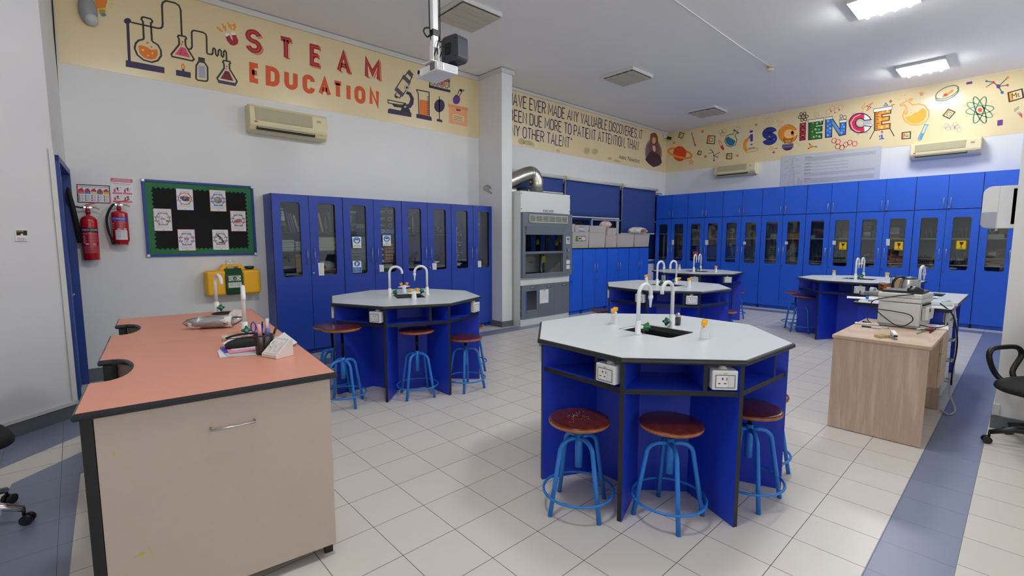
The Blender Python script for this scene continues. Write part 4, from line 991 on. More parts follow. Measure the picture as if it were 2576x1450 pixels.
# two fire posters
s = 6.044
def pa(x, y, d_=.003): return aty(170+x/s, 440+y/s, YA-d_)
o, a = sheet('fire_poster', 'wide poster of five coloured extinguishers on the wall', 'poster', pa(133, 140), pa(640, 165), pa(658, 438), pa(152, 422), NA)
a.poly([(0, 0), (1, 0), (1, 1), (0, 1)], (60, 30, 40), 1, holes=[[(.035, .05), (.965, .05), (.965, .95), (.035, .95)]]).rect(0, 0, .035, .5, (190, 40, 60), 2).rect(.965, .5, 1, 1, (190, 40, 60), 2)
a.tx('Using The Correct Fire Extinguisher', .5, .12, .09, (24, 24, 30), 2, .9)
for i, c in enumerate(((200, 50, 70), (44, 92, 180), (232, 190, 160), (60, 62, 66), (240, 206, 40))):
    x = .125+.187*i
    a.poly([(x-.085, .46), (x-.085, .32), (x-.04, .24), (x+.04, .24), (x+.085, .32), (x+.085, .46)], (188, 30, 50), 2).rect(x-.085, .37, x+.085, .5, c, 3).line([(x-.02, .22), (x+.06, .19)], .004, (150, 150, 150), 2).line([(x-.03, .24), (x+.05, .225)], .004, (110, 20, 30), 3)
    a.tx(('Water', 'Dry Powder', 'Foam', 'CO2', 'Wet Chemical')[i], x, .43, .05, (245, 245, 245) if i != 4 else (60, 40, 40), 4, .12)
    for j in range(4):
        y = .57+.09*j; a.rect(x-.085, y, x-.04, y+.05, (80, 84, 90), 2).line([(x-.025, y+.015), (x+.07, y+.015)], .0018, (120, 120, 126), 2).line([(x-.025, y+.035), (x+.055, y+.035)], .0018, (120, 120, 126), 2)
A_build(a, 'poster_print', o)
o, a = sheet('fire_poster', 'pink and white poster on how to use an extinguisher', 'poster', pa(655, 48), pa(985, 72), pa(1000, 448), pa(672, 440), NA)
a.rect(0, 0, 1, .14, (206, 84, 110), 1).tx('HOW TO USE FIRE EXTINGUISHERS', .5, .1, .045, (248, 240, 240), 2, .9).line([(.1, .045), (.9, .045)], .006, (240, 200, 210), 2)
a.tx('REMEMBER THE P.A.S.S METHOD', .5, .2, .035, (120, 40, 60), 2, .84).line([(.1, .25), (.85, .25)], .002, (190, 120, 140), 2)
for i in range(2):
    for j in range(2):
        x, y = .06+.47*i, .31+.33*j
        a.rect(x, y, x+.43, y+.29, (232, 226, 230), 1).rect(x, y+.24, x+.43, y+.3, (206, 60, 90), 2).line([(x+.04, y+.27), (x+.39, y+.27)], .002, (246, 220, 226), 3)
        a.poly([(x+.06, y+.23), (x+.06, y+.13), (x+.1, y+.09), (x+.14, y+.13), (x+.14, y+.23)], (200, 40, 70), 2).line([(x+.1, y+.08), (x+.24, y+.1), (x+.3, y+.19)], .004, (70, 80, 90), 3).ell(x+.23, y+.07, .045, .035, (60, 66, 84), 3).line([(x+.23, y+.09), (x+.22, y+.17)], .008, (60, 66, 84), 3)
        a.tx('PASS'[i+2*j], x+.38, y+.055, .05, (200, 40, 70), 3)
A_build(a, 'poster_print', o)

# fire extinguishers
M_chl = mat('label_red', (150, 20, 34), .35)
def curved(R, z, hgt, a0, a1, off=.0006):
    return lambda u, v: Vector(((R+off)*math.sin(a0+(a1-a0)*u), -(R+off)*math.cos(a0+(a1-a0)*u), z+hgt*(1-v)))
class CArt(Art):
    def __init__(s, R, z, h, a0, a1):
        Art.__init__(s, curved(R, z, h, a0, a1), (0, -1, 0)); s.R = R
    def _p(s, pts, L):
        out = []
        for p in pts:
            q = s.f(*p); r = Vector((q.x, q.y, 0)).normalized(); out.append(q+r*(s.step*L))
        return out
    def strip(s, u0, v0, u1, v1, c, L=1):
        n = max(1, int(abs(u1-u0)*14)+1)
        for k in range(n): s.poly([(u0+(u1-u0)*k/n, v0), (u0+(u1-u0)*(k+1)/n, v0), (u0+(u1-u0)*(k+1)/n, v1), (u0+(u1-u0)*k/n, v1)], c, L)
        return s
    def ctext(s, t, u0, v0, u1, v1, c, L=2):
        v, f, asp = fontmesh(t); s._add(s._p([(u0+(u1-u0)*a, v1+(v0-v1)*b) for a, b in v], L), f, c); return s
def extinguisher(label, x, z0, r, h, neck, kind):
    t = thing('fire_extinguisher', label, 'fire extinguisher', (x, YA-r-.02, z0))
    dome = r*1.0 if kind == 'co2' else r*.5
    prof = [(r*.9, 0), (r, .012)]+[(r, h*q) for q in (.3, .6)]
    if kind != 'co2': prof = [(r*.8, .0), (r*.82, .02), (r*.98, .035), (r, .05), (r, h*.5)]
    for k in range(7):
        a = PI/2*k/6; prof.append((max(.016, r*math.cos(a)), h-dome+dome*math.sin(a)*.92))
    prof += [(.016, h+neck*.2), (.02, h+neck*.2), (.02, h+neck)]
    lathe_obj('cylinder', prof, M_red, t, n=32)
    b = MB(); b.cyl((0, 0, h+neck), (0, 0, h+neck+.035), .017, n=12); b.box(-.03, -.012, h+neck+.015, .035, .012, h+neck+.032); b.build('valve', M_chrome, t)
    b = MB(); b.prism([(-.02, h+neck+.03), (.09, h+neck+.075), (.088, h+neck+.085), (-.005, h+neck+.055), (-.022, h+neck+.045)], -.009, .009, M=MY); b.build('squeeze_lever', M_red, t, bevel=.002)
    b = MB(); b.prism([(0, h+neck+.03), (.05, h+neck+.022), (.09, h+neck+.002), (.092, h+neck+.01), (.05, h+neck+.032), (0, h+neck+.04)], -.009, .009, M=MY); b.build('carry_handle', M_red, t, bevel=.002)
    b = MB(); b.tube([(.04+.012*math.cos(k*PI/6), -.014, h+neck+.02+.012*math.sin(k*PI/6)) for k in range(12)], .0018, 5, closed=True); b.build('safety_pin', M_steel, t)
    if kind == 'co2':
        b = MB(); b.tube(smooth_pts([(-.02, 0, h+neck+.022), (-.055, -.005, h+neck+.02), (-.1, -.01, h+neck+.03)], 5), .008, 8); b.build('hose', M_rub, t)
        b = MB(); b.tube([(-.132, -.015, h+.26), (-.125, -.015, h+.21), (-.112, -.012, h+.10), (-.075, -.005, h-.28)], [.008, .016, .021, .024], 12); b.build('horn', M_rub, t)
        b = MB(); b.tube(smooth_pts([(-.132, -.015, h+.26), (-.145, -.015, h+.2), (-.14, -.012, h+.1), (-.1, -.01, h+neck+.03)], 5), .006, 8); b.build('hose_loop', M_rub, t)
    else:
        b = MB(); b.tube(smooth_pts([(-.02, 0, h+neck+.02), (-.05, -.002, h+neck+.015), (-.1, -.004, h-.06), (-.1, -.006, h-.2), (-.075, -.008, h-.31)], 6), .0105, 8); b.build('hose', M_rub, t)
        b = MB(); b.tube([(-.078, -.008, h-.3), (-.068, -.008, h-.35)], [.011, .015], 10); b.build('nozzle', M_blackm, t)
        b = MB()
        for k in range(5): b.ball((r*.75*math.cos(k*1.257-.6), r*.75*math.sin(k*1.257-.6), .008), .012, 8)
        b.build('foot', M_red, t)
    a0, a1 = -1.25, 1.25
    if kind == 'co2':
        a = CArt(r, h*.62, h*.09, a0, a1); a.strip(0, 0, 1, 1, (20, 20, 22), 1).ctext('CARBON DIOXIDE', .06, .25, .94, .75, (225, 225, 225), 2)
        a.mb.build('name_lettering', a.mats, t, fix=False)
        a = CArt(r, h*.12, h*.48, a0, a1); wc = (226, 200, 204)
        a.ctext('FIRE EXTINGUISHER', .12, .02, .86, .065, wc)
        for k in range(3): a.strip(.1, .12+.13*k, .32, .125+.13*k, wc).strip(.1, .22+.13*k, .32, .225+.13*k, wc).strip(.14, .15+.13*k, .26, .2+.13*k, (196, 150, 156), 2)
        for k in range(9): a.strip(.42 if k % 3 else .38, .11+.036*k, .9-.06*(k % 2), .122+.036*k, (190, 120, 128))
        a.strip(.25, .48, .42, .54, wc, 2).strip(.6, .46, .76, .57, wc, 2).strip(.62, .47, .74, .56, (150, 20, 34), 3).strip(.66, .48, .69, .55, wc, 4)
        for k in range(9): a.strip(.1, .6+.033*k, .94-.1*(k % 4 == 3), .612+.033*k, (180, 104, 114))
        a.strip(.1, .9, .94, .906, wc); a.mb.build('instruction_print', a.mats, t, fix=False)
    else:
        a = CArt(r, h*.70, h*.1, a0, a1); a.strip(0, 0, .9, 1, (34, 60, 176), 1).ctext('POWDER', .1, .2, .74, .8, (222, 224, 235), 2); a.mb.build('name_lettering', a.mats, t, fix=False)
        a = CArt(r, h*.14, h*.55, a0, a1); wc = (226, 200, 204)
        a.ctext('EXTINGUISHER', .2, .015, .7, .045, wc)
        for k in range(7): a.strip(.3 if k % 2 else .26, .08+.045*k, .86-.06*(k % 3), .092+.045*k, (190, 120, 128))
        for k in range(3): a.strip(.06, .1+.12*k, .18, .18+.12*k, (190, 130, 138))
        a.strip(.32, .4, .46, .46, wc, 2).strip(.62, .39, .76, .46, wc, 2)
        a.strip(.22, .48, .8, 1.0, (224, 222, 226), 3)
        for k in range(4): a.strip(.3, .52+.035*k, .72-.05*(k % 2), .53+.035*k, (150, 150, 160), 4)
        a.strip(.27, .72, .76, .726, (120, 124, 140), 4).strip(.27, .82, .76, .826, (120, 124, 140), 4)
        for u in (.27, .43, .6, .758): a.strip(u, .72, u+.008, .9, (120, 124, 140), 4)
        a.mb.build('inspection_card', a.mats, t, fix=False)
    return t
extinguisher('tall red CARBON DIOXIDE extinguisher with black horn, next to the blue door', -.912, 1.275, .066, .455, .05, 'co2')
extinguisher('short red POWDER extinguisher with inspection card and curved hose', -.668, 1.43, .07, .352, .035, 'powder')

# eyewash station
t = thing('eyewash_station', 'yellow portable eyewash tank with green panel hung on the wall', 'eyewash station', (.333, YA, .83))
for sx in (-1, 1):
    b = MB(); b.box(-.285 if sx < 0 else .085, -.185, 0, -.085 if sx < 0 else .285, -.012, .29); b.build('tank', M_yel, t, bevel=.03, seg=4)
b = MB(); b.box(-.1, -.13, .03, .1, -.012, .3); b.build('tank_bridge', M_yel, t, bevel=.01)
b = MB(); b.prism([(-.14, .28), (-.10, .355), (.10, .355), (.14, .28), (.065, .28), (.06, .325), (-.06, .325), (-.065, .28)], .03, .1, M=MY); b.build('carry_handle', M_yel, t, bevel=.008)
b = MB(); b.box(-.037, -.014, .3, .037, -.001, .405); br = b.build('wall_bracket', M_steel, t, bevel=.002)
for dx, dz in ((-.022, .39), (.022, .39), (0, .372)):
    b = MB(); b.cyl((dx, -.014, dz), (dx, -.017, dz), .005, n=8); b.build('screw', M_dark, br)
b = MB(); b.lathe([(.042, .285), (.042, .305), (.05, .306), (.053, .31), (.053, .325), (.045, .33)], (.185, -.1, 0), 24); b.build('filler_cap', mat('dark_green_cap', (12, 62, 36), .4), t)
M_gp = mat('dark_green_panel', (22, 74, 44), .35, noise=.06)
b = MB(); b.prism([(.12, .31), (.19, .24), (.2, .22), (.2, .08), (.19, .03), (.13, .02), (.12, .02)], -.09, .09, M=Matrix(((0, 0, 1, 0), (-1, 0, 0, 0), (0, 1, 0, 0), (0, 0, 0, 1)))); gp = b.build('drop_panel', M_gp, t, bevel=.006)
o_ = Art(lambda u, v: Vector((-.072+.144*u, -.2005, .225-.14*v)), (0, -1, 0))
WG = (214, 220, 206)
o_.rect(.06, 0, .94, .42, WG, 1).poly([(0.02, .22), (.25, .08), (.5, .04), (.75, .08), (.98, .22), (.75, .36), (.5, .42), (.25, .36)], (22, 74, 44), 2).poly([(.08, .22), (.28, .11), (.5, .075), (.72, .11), (.92, .22), (.72, .33), (.5, .38), (.28, .33)], WG, 3).ell(.5, .22, .15, .13, (22, 60, 40), 4).ell(.5, .22, .06, .05, WG, 5).ell(.47, .2, .03, .03, (22, 60, 40), 6)
o_.poly([(.3, .55), (.42, .42), (.58, .42), (.7, .55)], (22, 90, 50), 2).rect(.02, .56, .49, 1, WG, 1).rect(.51, .56, .98, 1, WG, 1)
for k in range(4): o_.line([(.12, .66+.07*k), (.38, .63+.07*k)], .003, (110, 120, 104), 2).line([(.6, .66+.07*k), (.86, .69+.06*k)], .003, (110, 120, 104), 2)
o_.mb.build('eye_label_print', o_.mats, t, fix=False)
b = MB(); b.box(-.07, -.15, -.004, .07, -.05, .028); b.tube([(-.06, -.17, .035), (.06, -.17, .035)], .012, 8); b.build('pull_bar', M_gp, t, bevel=.004)

# grey wall light near the ceiling, power switch on the angled wall, cable in the corner
t = thing('wall_light', 'grey oval bulkhead light beside the light bulb drawing', 'wall light', (-.775, YA, 3.62))
b = MB(); b.ball((0, -.02, .13), (.075, .07, .145), 20); b.build('housing', M_lav, t)
b = MB(); b.ball((.02, -.035, .04), (.055, .065, .06), 16); b.build('diffuser', mat('pale_diffuser', (196, 198, 202), .3), t)
def onL(px, py, off): return hit(px, py, P_end+nL*off, nL)
q = [onL(39, 579, .012), onL(68.5, 579, .012), onL(70.5, 607, .012), onL(40, 607, .012)]
o, a = sheet('light_switch', 'white switch with SAVE stickers on the angled wall', 'light switch', *q, nL, th=.012)
a.rect(.06, .04, .97, .48, (24, 24, 24), 1).text('SAVE', [(.1, .07), (.66, .07), (.66, .2), (.1, .2)], (230, 190, 40), 2).rect(.4, .34, .6, .64, (232, 232, 232), 3).text('SAVE', [(.12, .72), (.68, .72), (.68, .86), (.12, .86)], (176, 40, 110), 2).line([(.12, .92), (.66, .92)], .0015, (176, 40, 110), 2).poly([(.66, .66), (.94, .78), (.94, .9), (.7, .96)], (214, 214, 216), 2)
A_build(a, 'sticker_print', o)
b = MB(); q0 = aty(131, 0, 3.41); b.tube([q0+Vector((0, 0, .5)), q0, aty(158, 400, 3.41), aty(161, 424, 3.41)], .0055, 6)
b.build('hanging_cable', M_rub, label='thin black cable hanging in the corner above the blue door', cat='cable')
# ---------------------------------------------------------------- cabinets
def handle_mesh(L=.19, out=.03, r=.0045):
    b = MB(); b.tube([(0, 0, 0), (0, -out, 0), (0, -out, L), (0, 0, L)], r, 8); b.tube([(0, -out, -.012), (0, -out, L+.012)], r, 8); return b.mesh('handle', M_steel)
H_LONG = handle_mesh(.175); H_SHORT = handle_mesh(.14)
def lock_mesh():
    b = MB(); b.cyl((0, 0, 0), (0, -.008, 0), .011, n=14); b.cyl((0, -.008, 0), (0, -.011, 0), .004, n=8); return b.mesh('lock', M_chrome)
LOCK = lock_mesh()
def key_mesh():
    b = MB(); b.box(-.0015, -.03, -.004, .0015, -.01, .004); b.tube([(.008*math.cos(k*PI/5), -.032, -.03+.008*math.sin(k*PI/5)) for k in range(10)], .0015, 5, closed=True); b.box(-.004, -.033, -.055, .004, -.031, -.038); return b.mesh('key', M_dark)
KEY = key_mesh()
_dm = {}
def glass_door(w, z0, z1, gx0, gx1, gz0, gz1, m):
    k = (round(w, 3), z0, z1, round(gx0, 3), round(gx1, 3), gz0, gz1, m.name)
    if k not in _dm:
        b = MB(); b.prism([(.0025, z0), (w-.0025, z0), (w-.0025, z1), (.0025, z1)], 0, .018, holes=[rrect(gx0, gz0, gx1, gz1, .03)], M=MY, side=1); d_ = b.mesh('door', [m, M_black])
        b = MB(); b.prism(rrect(gx0-.01, gz0-.01, gx1+.01, gz1+.01, .035), -.006, -.002, M=MY); p_ = b.mesh('pane', M_glass); _dm[k] = (d_, p_)
    return _dm[k]
def solid_door(w, z0, z1, m):
    k = ('s', round(w, 3), z0, z1, m.name)
    if k not in _dm:
        b = MB(); b.box(.0025, -.018, z0, w-.0025, 0, z1, mi=[1, 1, 0, 1, 1, 1]); _dm[k] = b.mesh('door', [m, M_black])
    return _dm[k]
def cabinet(name, label, cat, loc, rz, w, dep, z0, z1, m, kind, shelves=(), gl=None, toe=.07, hz=1.18, hm=None, lockz=1.06, lock=True, key=False, group=None, w1=None, inside=None):
    """x: along the front, y: into the wall, front of the doors at y = 0"""
    t = thing(name, label, cat, loc, rz, group)
    c = MB(); T = .018; f = .019
    c.box(0, f, z0, T, dep, z1, mi=[0, 0, 1, 0, 0, 0]); c.box(w-T, f, z0, w, dep, z1, mi=[0, 0, 1, 0, 0, 0]); c.box(T, f, z1-T, w-T, dep, z1, mi=[0, 0, 1, 0, 0, 0])
    c.box(T, f, z0+toe, w-T, dep, z0+toe+T); 
    if toe: c.box(T, f+.03, z0, w-T, f+.045, z0+toe)
    c.build('carcass', [m, M_black], t)
    b = MB(); b.box(T, dep-.008, z0+toe+T, w-T, dep-.001, z1-T); b.build('back_panel', inside or m, t)
    for s_ in shelves:
        b = MB(); b.box(T, f+.02, s_-.018, w-T, dep-.01, s_, mi=[0, 0, 1, 0, 0, 0]); b.build('shelf', [inside or m, M_black if inside is None else M_wplas], t)
    ws = [w1 if w1 else w/2, w-(w1 if w1 else w/2)]; x = 0
    for i, dw in enumerate(ws):
        if gl:
            gx0, gx1, gz0, gz1 = gl; a, bb = (gx0, gx1) if i == 0 else (dw-gx1, dw-gx0)
            dm, pm = glass_door(dw, z0+toe, z1-.003, a, bb, gz0, gz1, m)
            o = put('door', dm, t, loc=(x, .018, 0)); put('pane', pm, o)
        else: o = put('door', solid_door(dw, z0+toe, z1-.003, m), t, loc=(x, .018, 0))
        put('handle', hm or H_LONG, o, loc=(dw-.045 if i == 0 else .045, -.018, hz))
        if i == 1 and lock:
            put('lock', LOCK, o, loc=(.028, -.018, lockz))
            if key: put('key', KEY, o, loc=(.028, -.018, lockz))
        x += dw
    return t
CW = .4365*2
CAF = 3.097
shelvesA = [(1.57, 1.335, 1.06), (1.57, 1.06), (1.57, 1.06), (1.06,)]
labA = ['navy glass-door cupboard holding lever-arch files and stacked papers, nearest the bulletin board', 'navy glass-door cupboard bearing two round blue safety signs per its doors', 'navy glass-door cupboard holding dark microscopes, third from the bulletin board', 'navy glass-door cupboard with molecule model inside, beside the column']
labA[1] = 'navy glass-door cupboard bearing the dust mask and goggles signs'
for i in range(4):
    cabinet('storage_cabinet', labA[i], 'cabinet', (.737+CW*i, CAF, 0), 0, CW-.003, YA-CAF-.012, 0, 2.036, M_blueA, 'tall', shelves=shelvesA[i], gl=(.1, .325, 1.018, 1.938), toe=.07, hz=1.18, lockz=1.055, key=i in (1, 3))
UW = .8439; CBF = 9.907; DB = XB-CBF-.012
posB = ['nearest the window', 'second from the window', 'third from the window', 'fourth from the window', 'fifth from the window', 'sixth from the window', 'seventh from the window, behind the kettle', 'beside the paper towel dispenser']
insB = ['human torso model', 'grey globe and pink tub', 'eye and skeleton models', 'cream boxes and yellow toy', 'tall measuring cylinders', 'clear tubs and red cases', 'beakers and test tube rack', 'brown cartons']
for i in range(8):
    y = 3.39-UW*i
    cabinet('overhead_cabinet', 'blue solid-door overhead cupboard, %s' % posB[i].replace(', behind the kettle', ' along the far wall'), 'cabinet', (CBF, y, 0), -PI/2, UW-.003, DB, 1.998, 2.576, M_blue, 'top', toe=0, hz=2.035, hm=H_SHORT, lockz=2.022, key=True)
    cabinet('storage_cabinet', 'blue glass-door cupboard with %s inside, %s' % (insB[i], posB[i].split(',')[0]), 'cabinet', (CBF, y, 0), -PI/2, UW-.003, DB, 0, 1.99, M_blue, 'tall', shelves=(1.50, 1.05) if i else (1.03,), gl=(.1, .325, .965, 1.855), toe=.07, hz=1.13, lockz=.93, inside=M_bluein)
# low cupboards under the window
lw = [(5.72, .64, .26, 'left, partly behind the fume hood'), (6.363, .80, None, 'second from the fume hood'), (7.166, .80, None, 'third from the fume hood'), (7.969, .795, None, 'with its end by the bright window')]
LCF = 2.88
for x, w, w1, l in lw:
    cabinet('base_cabinet', 'bright blue waist-high cupboard under the blinds, '+l, 'cabinet', (x, LCF, 0), 0, w-.003, YA-LCF-.03, 0, 1.29, M_blue, 'low', toe=.08, hz=.82, lockz=.67, w1=w1, key=True)
b = MB(); b.box(-.004, -.005, 0, 8.77-5.72, YA-LCF-.03, .02); b.build('counter_board', M_black, loc=(5.72, LCF, 1.29), bevel=.003, label='thin black counter board on top of the waist-high blue cupboards', cat='counter')

# ---- things behind the glass of the cupboards: helper for one-mesh and two-part things
def pos(c, u, dpth, z, rz_=0):
    """c = ('A', x of unit) or ('B', y of unit); u along the front, dpth behind the door"""
    if c[0] == 'A': return (c[1]+u, CAF+dpth, z), rz_
    return (CBF+dpth, c[1]-u, z), rz_-PI/2
def simple(name, label, cat, c, u, dp, z, mb, m, rz=0, group=None, bevel=0):
    l, r = pos(c, u, dp, z, rz); return mb.build(name, m, loc=l, rz=r, label=label, cat=cat, group=group, bevel=bevel)
def bxm(w, d_, h): b = MB(); b.box(-w/2, 0, 0, w/2, d_, h); return b
def cA(i): return ('A', .737+CW*i)
def cB(i): return ('B', 3.39-UW*i)
def book(c, u, z, h, th, col, lean, label, cat='book', name='book', spine=None, ring=False, dp=.07):
    l, r = pos(c, u, dp, z)
    t = thing(name, label, cat, l, r); t.rotation_euler = (0, lean, r) if c[0] == 'A' else (0, 0, r)
    b = MB(); b.box(-th/2, 0, .0, th/2, .2, h); b.build('cover', mat('cover_%d_%d_%d' % col, col, .4), t, bevel=.002)
    a = Art(lambda p, q: Vector((-th/2+th*p, -.0008, h*(1-q))), (0, -1, 0))
    if spine: spine(a); a.mb.build('spine_print', a.mats, t, fix=False)
    if ring:
        b = MB()
        for k in range(22): b.cbox((0, -.004, h*(.06+.04*k)), (th*.9, .008, h*.018))
        b.build('wire_binding', M_white, t)
    return t
WH = (232, 232, 234)
def lever(t_):
    def fn(a): a.rect(.12, .02, .88, .52, WH, 1).rect(.12, .05, .88, .12, (200, 60, 80) if t_ else (60, 60, 64), 2).rect(.2, .2, .8, .22, (60, 60, 60), 2).rect(.2, .3, .8, .31, (60, 60, 60), 2).ring(.5, .66, .3, .042, .004, (190, 190, 194), 1)
    return fn
c = cA(0)
book(c, .115, 1.571, .30, .035, (24, 24, 26), 0, 'black lever-arch file with red topped spine, first in the cupboard', 'file', 'lever_arch_file', lever(1))
book(c, .165, 1.571, .295, .05, (24, 24, 26), -.12, 'black lever-arch file with ring hole, second in the cupboard', 'file', 'lever_arch_file', lever(0))
book(c, .235, 1.571, .25, .02, (30, 90, 190), -.2, 'thin blue book leaning beside the black files'); book(c, .262, 1.571, .24, .016, (170, 24, 30), -.22, 'thin red book leaning between two blue books'); book(c, .285, 1.571, .24, .016, (34, 110, 200), -.22, 'thin light blue book leaning next to the red book')
book(c, .325, 1.571, .24, .03, (60, 60, 64), -.26, 'spiral-bound grey book leaning in the first glass door', ring=True); book(c, .375, 1.571, .17, .02, (70, 74, 60), -.3, 'grey atlas leaning at the right of the first glass door')
u2 = CW/2
book(c, u2+.13, 1.571, .21, .035, (40, 70, 150), -.2, 'blue book leaning first in the second glass door'); book(c, u2+.19, 1.571, .26, .03, (190, 24, 30), -.2, 'red spiral-bound book leaning in the second glass door', ring=True)
book(c, u2+.245, 1.571, .26, .05, (36, 42, 46), -.14, 'black Chemistry textbook leaning in the second glass door', spine=lambda a: a.text('Chemistry', [(.75, .25), (.75, .8), (.3, .8), (.3, .25)], (120, 190, 220), 1)); book(c, u2+.3, 1.571, .265, .035, (70, 78, 82), -.1, 'grey folder leaning last in the second glass door', 'folder', 'folder')
def stack(c, u, z, w, n, cols, labels, th=.0135, name='paper_stack', cat='papers', grp=None):
    random.seed(int(u*1000)+n); zz = z
    for k in range(n):
        h = th*random.uniform(.7, 1.25); b = MB(); ww = w*random.uniform(.9, 1.04); b.box(-ww/2, 0, 0, ww/2, .22, h)
        col = cols[k % len(cols)]; l, r = pos(c, u+random.uniform(-.006, .006), .06, zz); b.build(name, mat('paper_%d_%d_%d' % col, col, .8, noise=.05), loc=l, rz=r, label=labels, cat=cat, group=grp); zz += h+.0003
PC = [(200, 206, 210), (170, 196, 190), (226, 226, 226), (150, 170, 196), (214, 214, 206)]
stack(c, .17, 1.336, .18, 11, PC, 'white or pale green exercise book in the stack below the lever-arch files', grp='exercise books stacked in the first glass door', name='exercise_book', cat='book')
stack(c, .325, 1.336, .1, 9, PC, 'spiral notebook in the narrow stack beside the exercise books', grp='notebooks stacked in the first glass door', name='notebook', cat='book')
stack(c, u2+.22, 1.336, .26, 12, [(216, 214, 208), (226, 216, 190), (206, 206, 204)], 'cream or white paper bundle in the stack of the second glass door', grp='paper bundles in the second glass door', name='paper_bundle')
simple('black_case', 'black case on the bottom shelf under the exercise books', 'case', c, .17, .06, 1.061, bxm(.2, .2, .2), M_blackm, bevel=.02)
simple('cardboard_box', 'tall brown cardboard box on the bottom shelf under the notebooks', 'box', c, .32, .06, 1.061, bxm(.1, .2, .235), M_card, bevel=.002)
def bag(name, label, loc, sx, sy, sz, m, rz=0, patch=None, seed=1):
    random.seed(seed); b = MB(); n, h = 22, 12; rows = []
    for i in range(h+1):
        r_ = []
        for k in range(n+1):
            a = 2*PI*(k % n)/n; ph = PI*i/h; w = 1+.12*math.sin(5*a+seed)*math.sin(ph)+.08*math.sin(9*a+i*1.7+seed)
            r_.append((sx*math.sin(ph)**.7*math.cos(a)*w, sy*math.sin(ph)**.7*math.sin(a)*w, sz*(.5-.5*math.cos(ph))*(1+.06*math.sin(3*a+seed))))
        rows.append(r_)
    b.grid(rows); o = b.build(name, m, loc=loc, rz=rz, label=label, cat='bag')
    return o
M_bag = mat('white_carrier_bag', (222, 220, 218), .35, noise=.1, scale=14, bump=.5)
l, r = pos(c, u2+.24, .17, 1.062); o = bag('carrier_bag', 'white plastic bag with red print on the bottom shelf, second glass door', l, .12, .09, .13, M_bag, seed=3)
a = Art(lambda u, v: Vector((-.1+.08*u, -.105, .03+.06*v)), (0, -1, 0)); a.poly([(0, .1), (.4, 0), (.9, .2), (.8, .8), (.3, 1), (.1, .6)], (176, 30, 40)); a.mb.build('bag_print', a.mats, o, fix=False)
c = cA(1)
def box_thing(name, label, c, u, dp, z, w, d_, h, col, prints=None, cat='box', lid=None):
    l, r = pos(c, u, dp, z); t = thing(name, label, cat, l, r)
    bxm(w, d_, h).build('body', mat('box_%d_%d_%d' % col, col, .5), t, bevel=.002)
    if lid: bl_ = MB(); bl_.box(-w/2-.003, -.003, h, w/2+.003, d_+.003, h+.02); bl_.build('lid', mat('lid_%d_%d_%d' % lid, lid, .4), t)
    if prints: a = Art(lambda p, q: Vector((-w/2+w*p, -.001, h*(1-q))), (0, -1, 0)); prints(a); a.mb.build('box_print', a.mats, t, fix=False)
    return t
def shield(a): a.line([(.4, .7), (.6, .66), (.62, .78), (.5, .88), (.38, .8)], .004, (200, 204, 214), closed=True).rect(.3, .12, .42, .5, (120, 124, 140)).rect(.5, .12, .56, .5, (90, 94, 110))
box_thing('equipment_box', 'tall black box with shield emblem and pale blue lid, third glass door', c, .15, .06, 1.571, .12, .2, .27, (22, 24, 40), shield, lid=(110, 180, 220))
def brandless(a): a.rect(.12, .35, .2, .6, WH).rect(.22, .42, .4, .52, (180, 180, 184)).rect(.12, .68, .4, .8, (120, 40, 50)).line([(.66, .3), (.86, .26), (.84, .7), (.72, .8), (.64, .7)], .004, (200, 204, 214), closed=True)
for k in range(3): box_thing('equipment_box', 'black shield-printed box, %s of three behind the goggles sign' % ('lowest', 'middle', 'uppermost')[k], c, CW/2+.22, .06, 1.63+.097*k, .24, .2, .095, (24, 24, 32), brandless)
box_thing('glove_box', 'bright blue flat box under three black boxes, fourth glass door', c, CW/2+.22, .06, 1.571, .25, .2, .057, (40, 130, 200), lambda a: a.ell(.25, .5, .14, .36, (230, 230, 240)).ell(.25, .5, .09, .2, (120, 40, 110), 2))
simple('instrument', 'blue multimeter lying under the pale papers, third glass door', 'instrument', c, .27, .08, 1.571, bxm(.13, .14, .06), mat('meter_blue', (26, 62, 160), .4), bevel=.008)
for k in range(3): simple('tray', 'flat grey tray, %s of three on the blue multimeter' % ('lowest', 'middle', 'top')[k], 'tray', c, .26+.006*k, .07, 1.632+.022*k, bxm(.15-.012*k, .16, .02), mat('tray_grey', (140, 144, 146), .4), bevel=.003)
for k in range(4): simple('drawer_unit', 'clear plastic drawer, %s of four in the third glass door' % ('lowest', 'second', 'third', 'top')[k], 'drawer', c, .21, .06, 1.061+.115*k, bxm(.25, .22, .112), mat('clear_drawer', (176, 190, 200), .2, alpha=.8), bevel=.006)
box_thing('red_kit_box', 'red and white printed kit box leaning under the goggles sign', c, CW/2+.27, .09, 1.14, .14, .12, .3, (150, 44, 40), lambda a: [a.rect(.1+.3*i, .08+.16*j, .32+.3*i, .18+.16*j, (220, 170, 160)) for i in range(3) for j in range(5)])
for k in range(4): simple('white_tray', 'white plastic tray, %s of four in the fourth glass door' % ('lowest', 'second', 'third', 'top')[k], 'tray', c, CW/2+.14, .08, 1.16+.085*k, bxm(.08, .15, .03), M_wplas, bevel=.004)
simple('paper_ream', 'pale green paper pile on the floor of the fourth glass door', 'papers', c, CW/2+.2, .07, 1.061, bxm(.22, .2, .07), mat('pale_green_paper', (176, 192, 178), .8))
